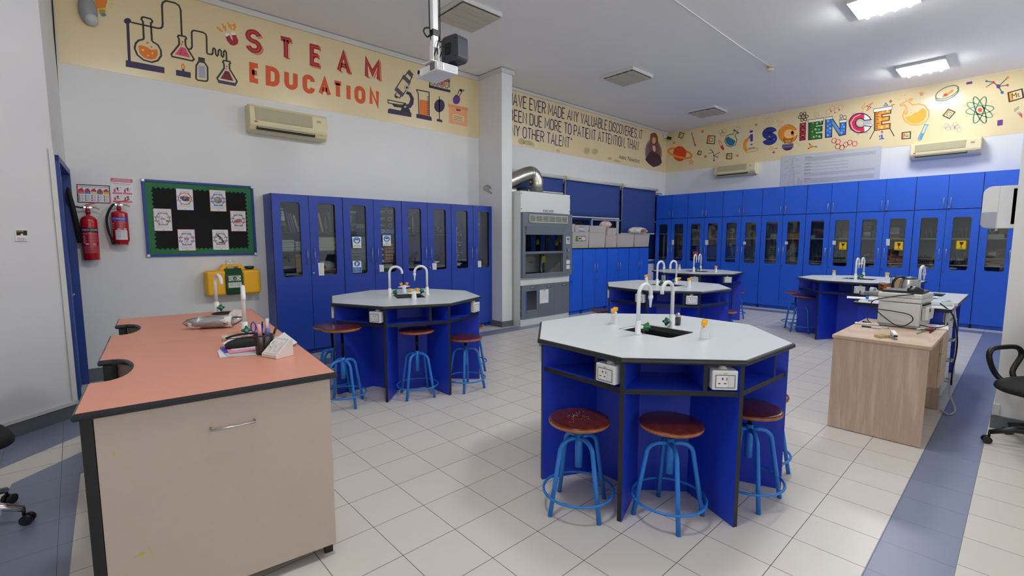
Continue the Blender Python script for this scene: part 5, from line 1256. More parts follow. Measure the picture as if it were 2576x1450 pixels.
def microscope(c, u, z, label, s=1.):
    l, r = pos(c, u, .12, z, .4); t = thing('microscope', label, 'microscope', l, r)
    b = MB(); b.box(-.06*s, -.05*s, 0, .06*s, .1*s, .03*s); b.build('base', M_blackm, t, bevel=.01)
    b = MB(); b.tube(smooth_pts([(0, .08*s, .02*s), (0, .1*s, .12*s), (0, .07*s, .2*s), (0, .0, .23*s)], 5), .02*s, 10); b.build('arm', M_blackm, t)
    b = MB(); b.cyl((0, -.01*s, .12*s), (0, -.01*s, .22*s), .016*s, n=12); b.cyl((0, -.01*s, .22*s), (0, -.06*s, .29*s), .016*s, n=12); b.build('body_tube', M_blackm, t)
    b = MB(); b.box(-.05*s, -.06*s, .095*s, .05*s, .04*s, .105*s); b.build('stage', M_dark, t)
    b = MB(); b.cyl((-.05*s, .08*s, .07*s), (.05*s, .08*s, .07*s), .018*s, n=14); b.build('focus_knob', M_steel, t)
c = cA(2)
microscope(c, .14, 1.571, 'black microscope at the left of the fifth glass door', 1.05); microscope(c, .29, 1.571, 'black microscope at the right of the fifth glass door', 1.15)
microscope(c, .28, 1.061, 'dark microscope on the bottom shelf, fifth glass door', .8); microscope(c, CW/2+.27, 1.061, 'dark microscope on the bottom shelf, sixth glass door', .85)
b = MB(); b.cyl((0, 0, 0), (0, 0, .27), .006, n=8); simple('wooden_rod', 'thin pale wooden rod standing in the fifth glass door', 'rod', c, .21, .05, 1.571, b, mat('pale_wood', (214, 172, 116), .6))
b = MB(); b.tube(smooth_pts([(-.08, 0, .02), (-.02, .02, .1), (.05, 0, .06), (.08, .03, .02)], 6), .006, 6); simple('cable_coil', 'black cable lying on the bottom shelf, fifth glass door', 'cable', c, .18, .07, 1.061, b, M_rub)
l, r = pos(c, CW/2+.13, .1, 1.571); t = thing('fan_motor', 'round black electric motor wheel in the sixth glass door', 'motor', l, r)
b = MB(); b.cyl((0, 0, .085), (0, .06, .085), .08, n=24); b.build('wheel', M_blackm, t); b = MB(); b.cyl((0, -.005, .085), (0, 0, .085), .03, n=16); b.build('hub', M_steel, t); b = MB(); b.box(-.05, 0, 0, .05, .08, .02); b.build('foot', M_steel, t)
l, r = pos(c, CW/2+.26, .08, 1.571); t = thing('clamp', 'shiny steel G-clamp in the sixth glass door', 'clamp', l, r)
b = MB(); b.tube([(.04, 0, .09), (-.03, 0, .09), (-.03, 0, .01), (.05, 0, .01)], .009, 8); b.build('frame', M_chrome, t); b = MB(); b.cyl((.03, 0, .01), (.03, 0, .06), .006, n=8); b.build('screw', M_steel, t)
l, r = pos(c, CW/2+.16, .1, 1.061); t = thing('kitchen_scale', 'white kitchen scale on the bottom shelf, sixth glass door', 'scale', l, r); b = MB(); b.lathe([(.03, 0), (.06, .04), (.03, .05)], n=16); b.build('base', M_wplas, t); b = MB(); b.lathe([(.03, .05), (.09, .07), (.09, .08), (.01, .08)], n=20); b.build('pan', M_wplas, t)
c = cA(3); l, r = pos(c, .17, .1, 1.061); t = thing('molecule_model', 'tall twisting molecule model of coloured balls on a white stand', 'model', l, r)
b = MB(); b.cyl((0, 0, .03), (0, 0, .62), .008, n=10); b.build('post', M_white, t); b = MB(); b.box(-.07, -.04, 0, .07, .04, .035); b.build('base', M_wplas, t, bevel=.005)
for ci, col in enumerate(((200, 60, 50), (30, 120, 60), (220, 190, 60), (40, 70, 160), (30, 30, 30), (220, 220, 224))):
    b = MB()
    for k in range(ci, 42, 6):
        a = k*.55; rr = .055+.015*(k % 3); b.ball((rr*math.cos(a), rr*math.sin(a), .06+.0135*k), .011, 8)
        b.cyl((0, 0, .06+.0135*k), (rr*math.cos(a), rr*math.sin(a), .06+.0135*k), .003, n=5)
    b.build('ball_ring', mat('model_%d_%d_%d' % col, col, .35), t)
l, r = pos(c, .27, .12, 1.061); t = thing('clamp_stand', 'thin dark clamp stand beside the molecule model', 'stand', l, r)
b = MB(); b.cyl((0, 0, .02), (0, 0, .78), .005, n=8); b.build('rod', M_dark, t); b = MB(); b.box(-.06, -.09, 0, .06, .06, .02); b.build('base', M_dark, t); b = MB(); b.tube([(0, 0, .55), (-.05, -.01, .57), (-.08, -.02, .6)], .005, 6); b.build('clamp', M_steel, t)
l, r = pos(c, CW/2+.17, .13, 1.061); t = thing('static_generator', 'shiny metal sphere of a static generator in the last glass door', 'generator', l, r)
b = MB(); b.ball((0, 0, .66), (.075, .075, .085), 24); b.build('dome', M_chrome, t); b = MB(); b.cyl((0, 0, .1), (0, 0, .6), .035, n=16); b.build('column', mat('smoky_plastic', (70, 74, 78), .3), t); b = MB(); b.box(-.09, -.08, 0, .09, .08, .1); b.build('base', M_blackm, t, bevel=.01)

# ---- the far wall
M_wood2 = mat('wooden_stand', (150, 92, 50), .5, noise=.1)
c = cB(0)
l, r = pos(c, .2, .2, 1.031); t = thing('torso_model', 'tall dark muscle model in the cupboard nearest the window', 'model', l, r)
b = MB(); b.lathe([(.03, .02), (.05, .1), (.045, .2), (.065, .3), (.07, .4), (.055, .5), (.025, .54), (.045, .6), (.05, .66), (.03, .71), (.005, .72)], n=18); b.build('figure', mat('muscle_brown', (96, 44, 34), .45, noise=.4, scale=30), t); b = MB(); b.box(-.08, -.08, 0, .08, .08, .02); b.build('base', M_wood2, t)
l, r = pos(c, .62, .2, 1.031); t = thing('torso_model', 'pale skin-coloured torso model behind the second pane from the window', 'model', l, r)
b = MB(); b.lathe([(.09, .02), (.1, .1), (.085, .2), (.1, .32), (.09, .4), (.035, .44), (.03, .5)], n=18); b.build('torso', mat('model_skin', (206, 150, 110), .5, noise=.15), t); b = MB(); b.ball((-.01, -.07, .26), (.06, .04, .09), 12); b.build('organ_block', mat('model_organ', (120, 84, 66), .5, noise=.5, scale=24), t); b = MB(); b.box(-.1, -.1, 0, .1, .1, .02); b.build('base', M_black, t)
l, r = pos(c, .56, .12, 1.031); t = thing('cone_rocket', 'tall grey cone standing by the skin-coloured torso', 'cone', l, r); b = MB(); b.lathe([(.045, .0), (.042, .3), (.02, .6), (.003, .78)], n=16); b.build('body', mat('cone_grey', (150, 150, 140), .5), t); b = MB(); b.lathe([(.05, 0), (.05, .02)], n=16); b.build('base', mat('cone_base', (200, 180, 130), .5), t)
c = cB(1)
simple('wooden_stand', 'brown wooden stand under the white globe, third pane from the window', 'stand', c, .25, .1, 1.501, bxm(.18, .2, .06), M_wood2, bevel=.004)
l, r = pos(c, .27, .19, 1.562); t = thing('globe', 'grey-white globe on the brown wooden stand', 'globe', l, r); b = MB(); b.ball((0, 0, .13), .085, 20); b.build('ball', mat('pale_globe', (190, 194, 198), .4, noise=.2, scale=14), t); b = MB(); b.cyl((0, 0, 0), (0, 0, .05), .03, n=14); b.build('foot', M_wood2, t)
l, r = pos(c, .22, .08, 1.051); t = thing('pink_tub', 'round pink tub on the bottom shelf, third pane from the window', 'tub', l, r); b = MB(); b.lathe([(.08, 0), (.095, .14)], n=20); b.build('tub', mat('pink_plastic', (176, 70, 110), .4), t); b = MB(); b.lathe([(.1, .14), (.1, .16), (.01, .165)], n=20); b.build('lid', mat('violet_lid', (90, 60, 110), .4), t)
l, r = pos(c, .62, .1, 1.501); t = thing('rock_model', 'grey cut-away rock model in the fourth pane from the window', 'model', l, r); b = MB(); b.prism([(-.1, 0), (.1, 0), (.11, .12), (.09, .22), (-.07, .22), (-.11, .1)], -.1, .0, M=MY); b.build('block', mat('rock_grey', (110, 108, 100), .8, noise=.5, scale=30), t, bevel=.01); b = MB(); b.box(-.1, -.008, .13, .1, -.001, .137); b.build('seam', M_dark, t)
l, r = pos(c, .51, .1, 1.501); t = thing('white_bottle', 'white plastic jerry bottle beside the grey rock model', 'bottle', l, r); b = MB(); b.lathe([(.045, 0), (.05, .03), (.05, .17), (.02, .22), (.02, .25)], n=16); b.build('body', M_wplas, t); b = MB(); b.lathe([(.024, .25), (.024, .275), (.005, .276)], n=12); b.build('cap', M_wplas, t)
c = cB(2)
l, r = pos(c, .19, .12, 1.501); t = thing('eye_model', 'white eyeball model on a stick, fifth pane from the window', 'model', l, r); b = MB(); b.ball((0, 0, .17), .065, 18); b.build('eyeball', M_wplas, t); b = MB(); b.ball((-.01, -.055, .175), (.032, .016, .032), 14); b.build('iris', M_dark, t); b = MB(); b.cyl((0, 0, 0), (0, 0, .11), .008, n=8); b.lathe([(.05, 0), (.05, .012)], n=14); b.build('stand', M_wplas, t)
l, r = pos(c, .3, .14, 1.501); t = thing('organ_model', 'purple heart model behind the eyeball model', 'model', l, r); b = MB(); b.ball((0, 0, .15), (.08, .06, .1), 16); b.build('organ', mat('organ_purple', (86, 52, 72), .5, noise=.3), t); b = MB(); b.cyl((0, 0, 0), (0, 0, .06), .01, n=8); b.lathe([(.05, 0), (.05, .012)], n=14); b.build('stand', M_wplas, t)
l, r = pos(c, .2, .14, 1.051); t = thing('skeleton_model', 'small white skeleton model on the lower shelf', 'model', l, r)
b = MB(); b.ball((-.04, -.02, .3), (.035, .04, .045), 14); b.build('skull', M_wplas, t)
b = MB(); b.tube(smooth_pts([(-.03, 0, .26), (-.02, .01, .18), (0, 0, .1), (0, 0, .06)], 5), .008, 6)
for k in range(5): b.tube([(-.05, -.03, .22-.025*k), (-.055, 0, .225-.025*k), (-.02, .02, .23-.025*k), (.03, 0, .22-.025*k), (.025, -.03, .215-.025*k)], .004, 5)
b.build('ribs', M_wplas, t)
for P in ([(0, 0, .06), (-.07, -.03, .03), (-.1, -.05, .0)], [(0, 0, .06), (.07, -.02, .03), (.12, -.05, .0)], [(.03, 0, .22), (.08, -.03, .14), (.11, -.04, .05)]): b = MB(); b.tube(P, .006, 6); b.build('limb', M_wplas, t)
simple('model_block', 'yellowish bone model beside the small skeleton', 'model', c, .31, .12, 1.051, (lambda b: b.ball((0, 0, .1), (.06, .05, .1), 12))(MB()), mat('bone', (176, 170, 140), .6, noise=.4, scale=20))
l, r = pos(c, .6, .14, 1.501); t = thing('ear_model', 'cream and yellow ear model, sixth pane from the window', 'model', l, r); b = MB(); b.tube([(.055*math.cos(k*PI/8)*1.0, 0, .09+.075*math.sin(k*PI/8)) for k in range(16)], .022, 8, closed=True); b.build('outer_ear', mat('ear_cream', (206, 190, 168), .5), t); b = MB(); b.ball((.05, -.01, .07), (.05, .04, .06), 12); b.build('inner_ear', mat('ear_yellow', (220, 180, 80), .5, noise=.2), t); b = MB(); b.box(-.1, -.06, 0, .12, .06, .012); b.build('base', M_wplas, t)
l, r = pos(c, .53, .14, 1.051); t = thing('steel_kettle', 'dark shiny oval vessel behind the sixth pane', 'vessel', l, r); b = MB(); b.ball((0, 0, .15), (.06, .06, .15), 18); b.build('body', M_dark, t); b = MB(); b.lathe([(.03, .29), (.02, .31)], n=12); b.build('lid', M_steel, t)
simple('ramp', 'red and yellow striped ramp at the right of the sixth pane', 'ramp', c, .69, .12, 1.051, (lambda b: b.prism([(-.05, 0), (.06, 0), (.06, .15), (.04, .15)], -.08, 0, M=MY))(MB()), mat('ramp_red', (170, 60, 40), .5))
c = cB(3)
box_thing('cream_carton', 'cream carton on the upper shelf, seventh pane from the window', c, .26, .06, 1.501, .17, .2, .1, (222, 216, 186)); box_thing('dark_carton', 'dark grey carton left of the cream carton', c, .13, .08, 1.501, .08, .2, .09, (60, 60, 60)); box_thing('patterned_carton', 'orange-speckled carton on the upper shelf, eighth pane from the window', c, .62, .06, 1.501, .22, .2, .1, (206, 176, 110), lambda a: [a.ell(.08+.1*i+.05*(j % 2), .2+.3*j, .035, .09, (206, 110, 70)) for i in range(9) for j in range(3)])
box_thing('plant_picture_box', 'pale green box with leafy print on the lower shelf, seventh pane', c, .24, .1, 1.051, .2, .1, .29, (150, 160, 130), lambda a: [a.ell(.15+.17*(k % 5), .2+.15*(k//5), .1, .06, ((60, 90, 50), (90, 110, 60), (120, 130, 80))[k % 3], 1, n=8, rot=k*40) for k in range(20)])
l, r = pos(c, .22, .06, 1.051); t = thing('yellow_toy', 'yellow plastic mould in front of the leafy box', 'toy', l, r); b = MB(); b.ball((0, 0, .04), (.07, .03, .05), 12); b.build('body', M_yel, t); b = MB(); b.ball((.06, 0, .02), (.03, .02, .025), 10); b.build('end', M_yel, t)
box_thing('green_case', 'pale green equipment case on the lower shelf, eighth pane', c, .62, .08, 1.051, .23, .2, .06, (150, 164, 130))
simple('hill_model', 'dark green hill model on the pale green case', 'model', c, .63, .1, 1.112, (lambda b: b.prism([(-.1, 0), (.1, 0), (.1, .06), (.02, .1), (-.03, .09), (-.07, .03)], -.1, 0, M=MY))(MB()), mat('hill_green', (50, 78, 56), .7, noise=.2))
def cylglass(c, u, dp, z, r_, h, label, group, name='measuring_cylinder', cat='glassware', foot=True):
    l, rr = pos(c, u, dp, z); t = thing(name, label, cat, l, rr, group)
    k = ('cg', r_, h, foot)
    if k not in _dm:
        b = MB(); b.lathe([(r_*.98, .008), (r_, .02), (r_, h), (r_*1.12, h+.004)], n=14); m1 = b.mesh('tube', M_clear)
        b = MB(); b.lathe([(r_*1.5, 0), (r_*1.5, .006), (r_, .01)], n=14); m2 = b.mesh('foot', M_clear); _dm[k] = (m1, m2)
    put('tube', _dm[k][0], t)
    if foot: put('foot', _dm[k][1], t)
c = cB(4)
for k in range(7): cylglass(c, .125+.032*k, .07+.05*(k % 2), 1.051, .014, (.4, .36, .42, .3, .33, .41, .38)[k], 'tall glass measuring cylinder on the lower shelf, ninth pane', 'measuring cylinders in the ninth pane')
for k in range(5): cylglass(c, .18+.034*k, .07, 1.501, .018, .15, 'short glass cylinder on the upper shelf, ninth pane', 'short cylinders in the ninth pane', foot=False)
box_thing('small_white_box', 'small white box at the left of the upper shelf, ninth pane', c, .13, .05, 1.501, .07, .08, .06, (214, 214, 216))
for k in range(8): cylglass(c, .52+.028*k, .07+.05*(k % 2), 1.051, .012, (.24, .28, .22, .27, .25, .29, .23, .26)[k], 'glass tube on the lower shelf behind the fragile sign, tenth pane', 'glass tubes in the tenth pane')
for k in range(3): cylglass(c, .54+.045*k, .07, 1.501, .017, (.14, .2, .12)[k], 'glass flask on the upper shelf, tenth pane', 'flasks in the tenth pane')
box_thing('brown_carton', 'small brown carton right of the flasks, tenth pane', c, .7, .08, 1.501, .09, .12, .15, (160, 116, 70))
c = cB(5)
for k, (u, z, w, h) in enumerate(((.17, 1.501, .11, .05), (.17, 1.64, .12, .1), (.17, 1.745, .12, .07))): simple('clear_tub', 'smoky clear tub, %s of the pile in the eleventh pane' % ('lowest', 'middle', 'top')[k], 'tub', c, u, .08, z, bxm(w, .18, h), mat('smoky_tub', (120, 124, 132), .3, alpha=.8), bevel=.006)
box_thing('white_box', 'white box in front of the smoky tubs, eleventh pane', c, .18, .05, 1.552, .1, .1, .07, (206, 204, 190)); box_thing('brown_carton', 'brown carton high on the right, eleventh pane', c, .29, .08, 1.59, .09, .14, .06, (140, 108, 76)); simple('clear_tub', 'clear tub at the right of the upper shelf, eleventh pane', 'tub', c, .29, .07, 1.501, bxm(.09, .16, .085), mat('smoky_tub', (120, 124, 132), .3, alpha=.8), bevel=.006)
for k in range(4):
    l, r = pos(c, .15+.055*k, .15, 1.051); bag('clear_bag', 'crumpled clear bag on the lower shelf, %s from the left in the eleventh pane' % ('first', 'second', 'third', 'fourth')[k], l, .04, .05, .14+.03*(k % 2), mat('crumpled_film', (170, 176, 180), .2, noise=.4, scale=30, bump=.6), seed=k+2)
def redcase(c, u, z, w, h, label): box_thing('red_case', label, c, u, .07, z, w, .16, h, (166, 20, 30), lambda a: a.rect(.12, .3, .5, .42, (226, 150, 150)).rect(.2, .5, .9, .56, (230, 190, 190)))
redcase(c, .56, 1.051, .11, .17, 'tall red case on the lower shelf, twelfth pane'); redcase(c, .68, 1.051, .15, .11, 'flat red case on the lower shelf, twelfth pane')
simple('tool_pouch', 'dark tool pouch on the flat red case', 'pouch', c, .66, .07, 1.166, bxm(.16, .14, .1), M_blackm, bevel=.03); 
for k, (z, h, col, nm) in enumerate(((1.501, .025, (230, 120, 40), 'orange folder at the bottom of the pile, twelfth pane'), (1.527, .05, (150, 90, 60), 'brown folder on the orange folder'), (1.578, .03, (206, 206, 210), 'white papers on the brown folder'), (1.609, .09, (170, 174, 180), 'grey box on the white papers'))): simple('folder', nm, 'folder', c, .58, .08, z, bxm(.13, .18, h), mat('fold_%d' % k, col, .5))
simple('mixed_pouch', 'dark patterned pouch at the right of the upper shelf, twelfth pane', 'pouch', c, .69, .08, 1.501, bxm(.1, .16, .1), mat('pouch_dark', (70, 66, 76), .6, noise=.5, scale=30), bevel=.03)
c = cB(6)
def beaker(c, u, dp, z, r_, h, label, group):
    l, rr = pos(c, u, dp, z); k = ('bk', r_, h)
    if k not in _dm: b = MB(); b.lathe([(r_*.92, 0), (r_, .012), (r_, h), (r_*1.1, h+.006)], n=16); _dm[k] = b.mesh('beaker', M_clear)
    put('beaker', _dm[k], loc=l, label=label, cat='beaker', group=group)
for k in range(7): beaker(c, .125+.03*k, .06+.075*(k % 2), 1.501, .024, .13+.012*(k % 3), 'glass beaker on the upper shelf, thirteenth pane, above the test tube rack', 'beakers in the thirteenth pane')
for k in range(8): beaker(c, .535+.026*k, .06+.075*(k % 2), 1.501, .022, .13+.02*(k % 3), 'glass beaker on the upper shelf behind the last fragile sign', 'beakers in the fourteenth pane')
for k in range(7): beaker(c, .535+.03*k, .06+.07*(k % 2), 1.051, .02+.004*(k % 2), .11+.04*(k % 3), 'glass jar on the lower shelf, fourteenth pane', 'jars in the fourteenth pane')
def tube_rack(loc, rz, label, n=6, w=.17):
    t = thing('test_tube_rack', label, 'test tube rack', loc, rz)
    for z in (.004, .05, .085):
        b = MB(); b.box(-w/2, -.03, z, w/2, .03, z+.008); b.build('shelf', M_wood2, t)
    for s_ in (-1, 1): b = MB(); b.box(s_*w/2-.006, -.032, 0, s_*w/2+.006, .032, .1); b.build('side', M_wood2, t)
    return t
l, r = pos(c, .2, .1, 1.051); tube_rack(l, r, 'wooden test tube rack on the lower shelf, thirteenth pane')
for k in range(6):
    l, r = pos(c, .13+.028*k, .1, 1.065); b = MB(); b.lathe([(.004, 0), (.009, .008), (.009, .15)], n=10); b.build('test_tube', M_clear, loc=l, label='glass test tube standing in the wooden rack, thirteenth pane', cat='test tube', group='test tubes in the thirteenth pane')
for k in range(3): beaker(c, .3+.02*k, .13, 1.051, .012, .1+.02*k, 'small glass vial right of the test tube rack', 'vials in the thirteenth pane')
c = cB(7)
box_thing('brown_carton', 'large brown carton with printed lines on the lower shelf, last pane', c, .22, .06, 1.051, .23, .22, .13, (180, 134, 84), lambda a: a.rect(.5, .3, .85, .36, (60, 46, 34)).rect(.2, .66, .75, .7, (60, 46, 34)))
l, r = pos(c, .18, .17, 1.183); bag('clear_bag', 'crumpled white bag on the large brown carton', l, .07, .07, .1, mat('white_film', (216, 214, 204), .3, noise=.2, scale=20, bump=.5), seed=9)
box_thing('brown_carton', 'reddish brown carton behind the crumpled white bag', c, .27, .2, 1.184, .14, .12, .15, (150, 96, 60)); box_thing('cream_box', 'long cream box on the upper shelf, last pane', c, .19, .05, 1.501, .2, .18, .065, (222, 214, 186)); box_thing('speaker_box', 'black box with white ring on the cream box', c, .16, .06, 1.567, .1, .12, .16, (30, 30, 34), lambda a: a.ring(.4, .5, .3, .3, .012, (200, 200, 200))); box_thing('brown_carton', 'tall brown carton right of the black box, last pane', c, .27, .1, 1.567, .1, .14, .18, (150, 110, 76))

# ---- paper notices and signs on the cupboard doors
def fsheet(name, label, cat, q, pl, fn, par_name='sign_print', m=None, group=None):
    P = [(aty(x, y, CAF-.0015) if pl == 'A' else atx(x, y, CBF-.0015)) for x, y in q]
    o, a = sheet(name, label, cat, *P, NA if pl == 'A' else NB, th=.0012, m=m, group=group); fn(a); A_build(a, par_name, o); return o
def lines(n, c=(120, 120, 126)): return lambda a: [a.line([(.15, (k+.7)/(n+.4)), (.85-.2*(k % 3 == 2), (k+.7)/(n+.4))], .0015, c) for k in range(n)]
s = 5.8
def z1(*q): return [(660+x/5.8, 470+y/5.8) for x, y in q]
def z2(*q): return [(860+x/6.305, 490+y/6.305) for x, y in q]
SB = (30, 110, 190)
def mask(t1, t2, kind):
    def fn(a):
        a.ell(.5, .33, .4, .28, SB, 1, n=28).ell(.5, .33, .24, .2, (226, 230, 236), 2).ell(.5, .26, .2, .09, SB, 3)
        if kind == 'mask': a.ell(.5, .4, .12, .1, (236, 238, 242), 4)
        else: a.rect(.3, .24, .7, .33, (40, 60, 110), 4).rect(.4, .42, .6, .45, SB, 4)
        for k, t_ in enumerate(t1): a.tx(t_, .5, .72+.1*k+(.04 if len(t1) == 2 else 0), .075, (30, 30, 36), 2, t2[k])
    return fn
fsheet('safety_sign', 'DUST MASK MUST BE WORN sign with blue masked head', 'sign', z2((162, 668), (304, 668), (310, 845), (176, 847)), 'A', mask(['DUST MASK', 'MUST BE WORN'], [.7, .9], 'mask'))
fsheet('safety_sign', 'SAFETY GOGGLES MUST BE WORN sign with blue goggled head', 'sign', z2((645, 646), (774, 646), (778, 812), (650, 812)), 'A', mask(['SAFETY', 'GOGGLES', 'MUST BE WORN'], [.5, .6, .9], 'gog'))
def gl(a):
    a.ell(.5, .24, .34, .23, SB, 1, n=28).poly([(.36, .3), (.4, .12), (.46, .1), (.5, .14), (.56, .1), (.62, .16), (.6, .3), (.52, .4), (.4, .4)], (230, 234, 240), 2).rect(.03, .55, .97, .97, SB, 1)
    for k, t_ in enumerate(('Protective', 'gloves must', 'be worn')): a.tx(t_, .5, .64+.12*k, .08, (236, 240, 246), 2, (.56, .66, .44)[k])
fsheet('safety_sign', 'Protective gloves must be worn sign low on the glass', 'sign', z2((170, 1052), (306, 1052), (316, 1232), (174, 1238)), 'A', gl)
for nm, q in (('white contents list on the second glass door by the white bag', z1((812, 1112), (898, 1112), (904, 1295), (828, 1297))), ('white contents list low on the fourth glass door', z2((596, 1112), (664, 1118), (668, 1222), (602, 1224))), ('white contents list low on the sixth glass door', z2((1434, 1088), (1500, 1088), (1502, 1190), (1442, 1192))), ('white contents list low on the last navy glass door', z2((2158, 1052), (2210, 1052), (2212, 1150), (2160, 1152)))):
    fsheet('contents_list', nm, 'notice', q, 'A', lines(12), 'list_print')
def z4(*q): return [(1640+x/8.53, 530+y/8.53) for x, y in q]
def z5(*q): return [(1900+x/8.53, 530+y/8.53) for x, y in q]
def z6(*q): return [(2140+x/5.908, 530+y/5.908) for x, y in q]
for nm, q in (('small white list on the door left of the skin-coloured torso', z4((426, 632), (474, 632), (472, 735), (426, 733))), ('white list on the door beside the grey rock model', z4((1144, 632), (1212, 634), (1208, 738), (1142, 736))), ('small white list on the door beside the ear model', z4((1964, 666), (2018, 667), (2016, 730), (1960, 728))), ('small white list on the door by the orange-speckled carton', z5((637, 664), (700, 665), (697, 728), (635, 726))), ('white list left of the first fragile sign', z5((1658, 646), (1730, 648), (1724, 736), (1654, 733))), ('white list left of the middle fragile sign', z6((528, 422), (584, 424), (580, 522), (526, 520)))):
    fsheet('contents_list', nm, 'notice', q, 'B', lines(7), 'list_print')
M_ysign = mat('yellow_sign', (250, 206, 10), .4)
def frag(a):
    for k in range(9):
        x = k/9
        for (p, q, r_, s_) in (((x, 0), (x+.055, 0), (x+.1, .09), (x+.045, .09)), ((x, .91), (x+.055, .91), (x+.1, 1), (x+.045, 1)), ((0, x+.04), (0, x+.1), (.09, x+.055), (.09, x)), ((.91, x+.04), (.91, x+.1), (1, x+.055), (1, x))): a.poly([p, q, r_, s_], (30, 28, 20), 1)
    a.poly([(.3, .18), (.72, .18), (.7, .36), (.6, .47), (.53, .5), (.53, .74), (.62, .79), (.4, .79), (.47, .74), (.47, .5), (.38, .44), (.32, .34), (.42, .34), (.36, .26), (.3, .26)], (36, 32, 20), 2).tx('FRAGILE', .5, .85, .07, (90, 76, 20), 2, .5)
for nm, q in (('yellow FRAGILE sign with broken glass, nearest the window', z5((1796, 674), (1970, 674), (1962, 846), (1786, 842))), ('yellow FRAGILE sign with broken glass over the red cases', z6((648, 462), (786, 460), (780, 592), (642, 588))), ('yellow FRAGILE sign with broken glass, nearest the dispenser', z6((1568, 444), (1726, 442), (1718, 582), (1558, 578)))):
    fsheet('fragile_sign', nm, 'sign', q, 'B', frag, m=M_ysign)
# large grey poster with a pylon
q = [(1966, 394), (2219, 367), (2213, 447), (1962, 470)]
P = [atx(x, y, XB-.006) for x, y in q]; P[2].z = P[3].z = 2.58
M_gp2 = mat('grey_poster', (196, 198, 202), .35, noise=.03)
o, a = sheet('wall_poster', 'large grey text poster with a pylon behind the tall cupboards', 'poster', *P, NB, m=M_gp2)
TW = (168, 170, 176)
for k in range(8): a.line([(.04+.0*k, .1+.1*k), (.22, .06+.1*k)], .006, TW, 1) if k in (1, 3, 5) else None
a.line([(.085, 1), (.125, .05), (.165, 1)], .008, TW, 1)
for k in range(9): a.line([(.124-.004*k, .1+.1*k), (.128+.0045*(k+1), .2+.1*k)], .005, TW, 1).line([(.126+.0035*k, .1+.1*k), (.122-.004*(k+1), .2+.1*k)], .005, TW, 1)
for k, y in enumerate((.12, .3, .5)): a.line([(.125, y-.04), (.06, y+.03), (.05, y+.09)], .006, TW, 1).line([(.125, y-.04), (.19, y+.03), (.2, y+.09)], .006, TW, 1)
a.rect(.19, .7, .22, 1, (180, 182, 186), 1).rect(.225, .8, .25, 1, (180, 182, 186), 1)
y = .1
for blk, n in ((1, 5), (1, 1), (1, 1), (1, 1), (1, 4), (1, 6)):
    a.rect(.26, y, .33, y+.014, (110, 112, 118), 1); y += .026
    for k in range(n): a.line([(.26, y), (.95 if k < n-1 else (.62, .7, .55)[n % 3], y)], .0055, (136, 138, 144), 1); y += .024
    y += .045
A_build(a, 'poster_print', o)
# ---------------------------------------------------------------- fume hood and duct
HX0, HX1, HY = 4.452, 5.70, 2.664
t = thing('fume_hood', 'tall white and grey fume hood standing beside the column', 'fume hood', (HX0, HY, 0))
Wd = HX1-HX0; Dp = YA-HY-.07; GY_ = -.06
b = MB(); b.box(0, 0, .0, Wd, .02, .125); b.box(0, .02, 0, .02, Dp, .83); b.box(Wd-.02, .02, 0, Wd, Dp, .83); b.box(.02, .0, .125, Wd-.02, .012, .13); b.box(0, 0, .70, Wd, Dp, .835); b.box(0, .0, .835, .02, Dp, 1.93); b.box(Wd-.02, 0, .835, Wd, Dp, 1.93); b.box(.02, Dp-.02, .835, Wd-.02, Dp, 1.93)
b.box(0, 0, 1.93, Wd, Dp, 2.285); b.build('carcass', M_hoodw, t, bevel=.003)
for i in range(3):
    a0 = .01+i*(Wd-.02)/3; d_ = MB(); d_.box(a0+.002, -.018, .127, a0+(Wd-.02)/3-.002, -.001, .698); o = d_.build('door', M_hoodg, t, bevel=.002)
    h_ = MB(); h_.tube([(a0+.21, -.018, .655), (a0+.21, -.04, .655), (a0+.32, -.04, .655), (a0+.32, -.018, .655)], .007, 8); h_.build('handle', M_steel, o)
    if i == 1:
        pp = MB(); pp.box(a0+.03, -.0195, .36, a0+.25, -.0185, .6); pn = pp.build('notice', M_paper, o); ar = Art(lambda u, v: Vector((a0+.03+.22*u, -.0197, .6-.24*v)), (0, -1, 0)); [ar.line([(.1, .15+.075*k), (.9-.15*(k % 3 == 2), .15+.075*k)], .002, (140, 140, 146)) for k in range(8)]; ar.rect(.35, .05, .65, .09, (90, 90, 96)); ar.mb.build('notice_print', ar.mats, o, fix=False)
    if i == 0:
        pp = MB(); pp.box(a0+.12, -.0195, .27, a0+.36, -.0185, .6); pp.build('plastic_sleeve', glass('sleeve_film', (180, 184, 188), .1, .2), o); pp = MB(); pp.box(a0+.10, -.021, .22, a0+.115, -.0186, .6); pp.build('blue_strip', mat('strip_blue', (40, 60, 200), .4), o)
gx0 = aty(1322, 600, HY+GY_).x-HX0; gx1 = aty(1417, 600, HY+GY_).x-HX0
b = MB(); zt_, zb2 = 1.56, .90
b.box(-.004, GY_, .835, gx0, -.001, 1.93); b.box(gx1, GY_, .835, Wd+.004, -.001, 1.93); b.box(gx0, GY_, .835, gx1, -.001, zb2); b.box(gx0, GY_, 1.70, gx1, -.001, 1.93)
b.prism([(0, 1.70), (0, 1.575), (.12, 1.56), (.14, 1.70)], gx0, gx1, M=Matrix(((0, 0, 1, 0), (-1, 0, 0, .05), (0, 1, 0, 0), (0, 0, 0, 1)))) 
b.build('front_frame', M_hoodg, t, bevel=.004)
b = MB(); b.box(.02, .0, .836, Wd-.02, Dp-.021, .85); b.build('worktop', mat('hood_worktop', (70, 76, 84), .35), t)
b = MB(); b.box(.03, Dp-.09, .86, Wd-.03, Dp-.08, 1.9); b.box(.1, Dp-.12, .86, .42, Dp-.092, 1.25); b.build('baffle', mat('hood_lining', (178, 182, 184), .5), t)
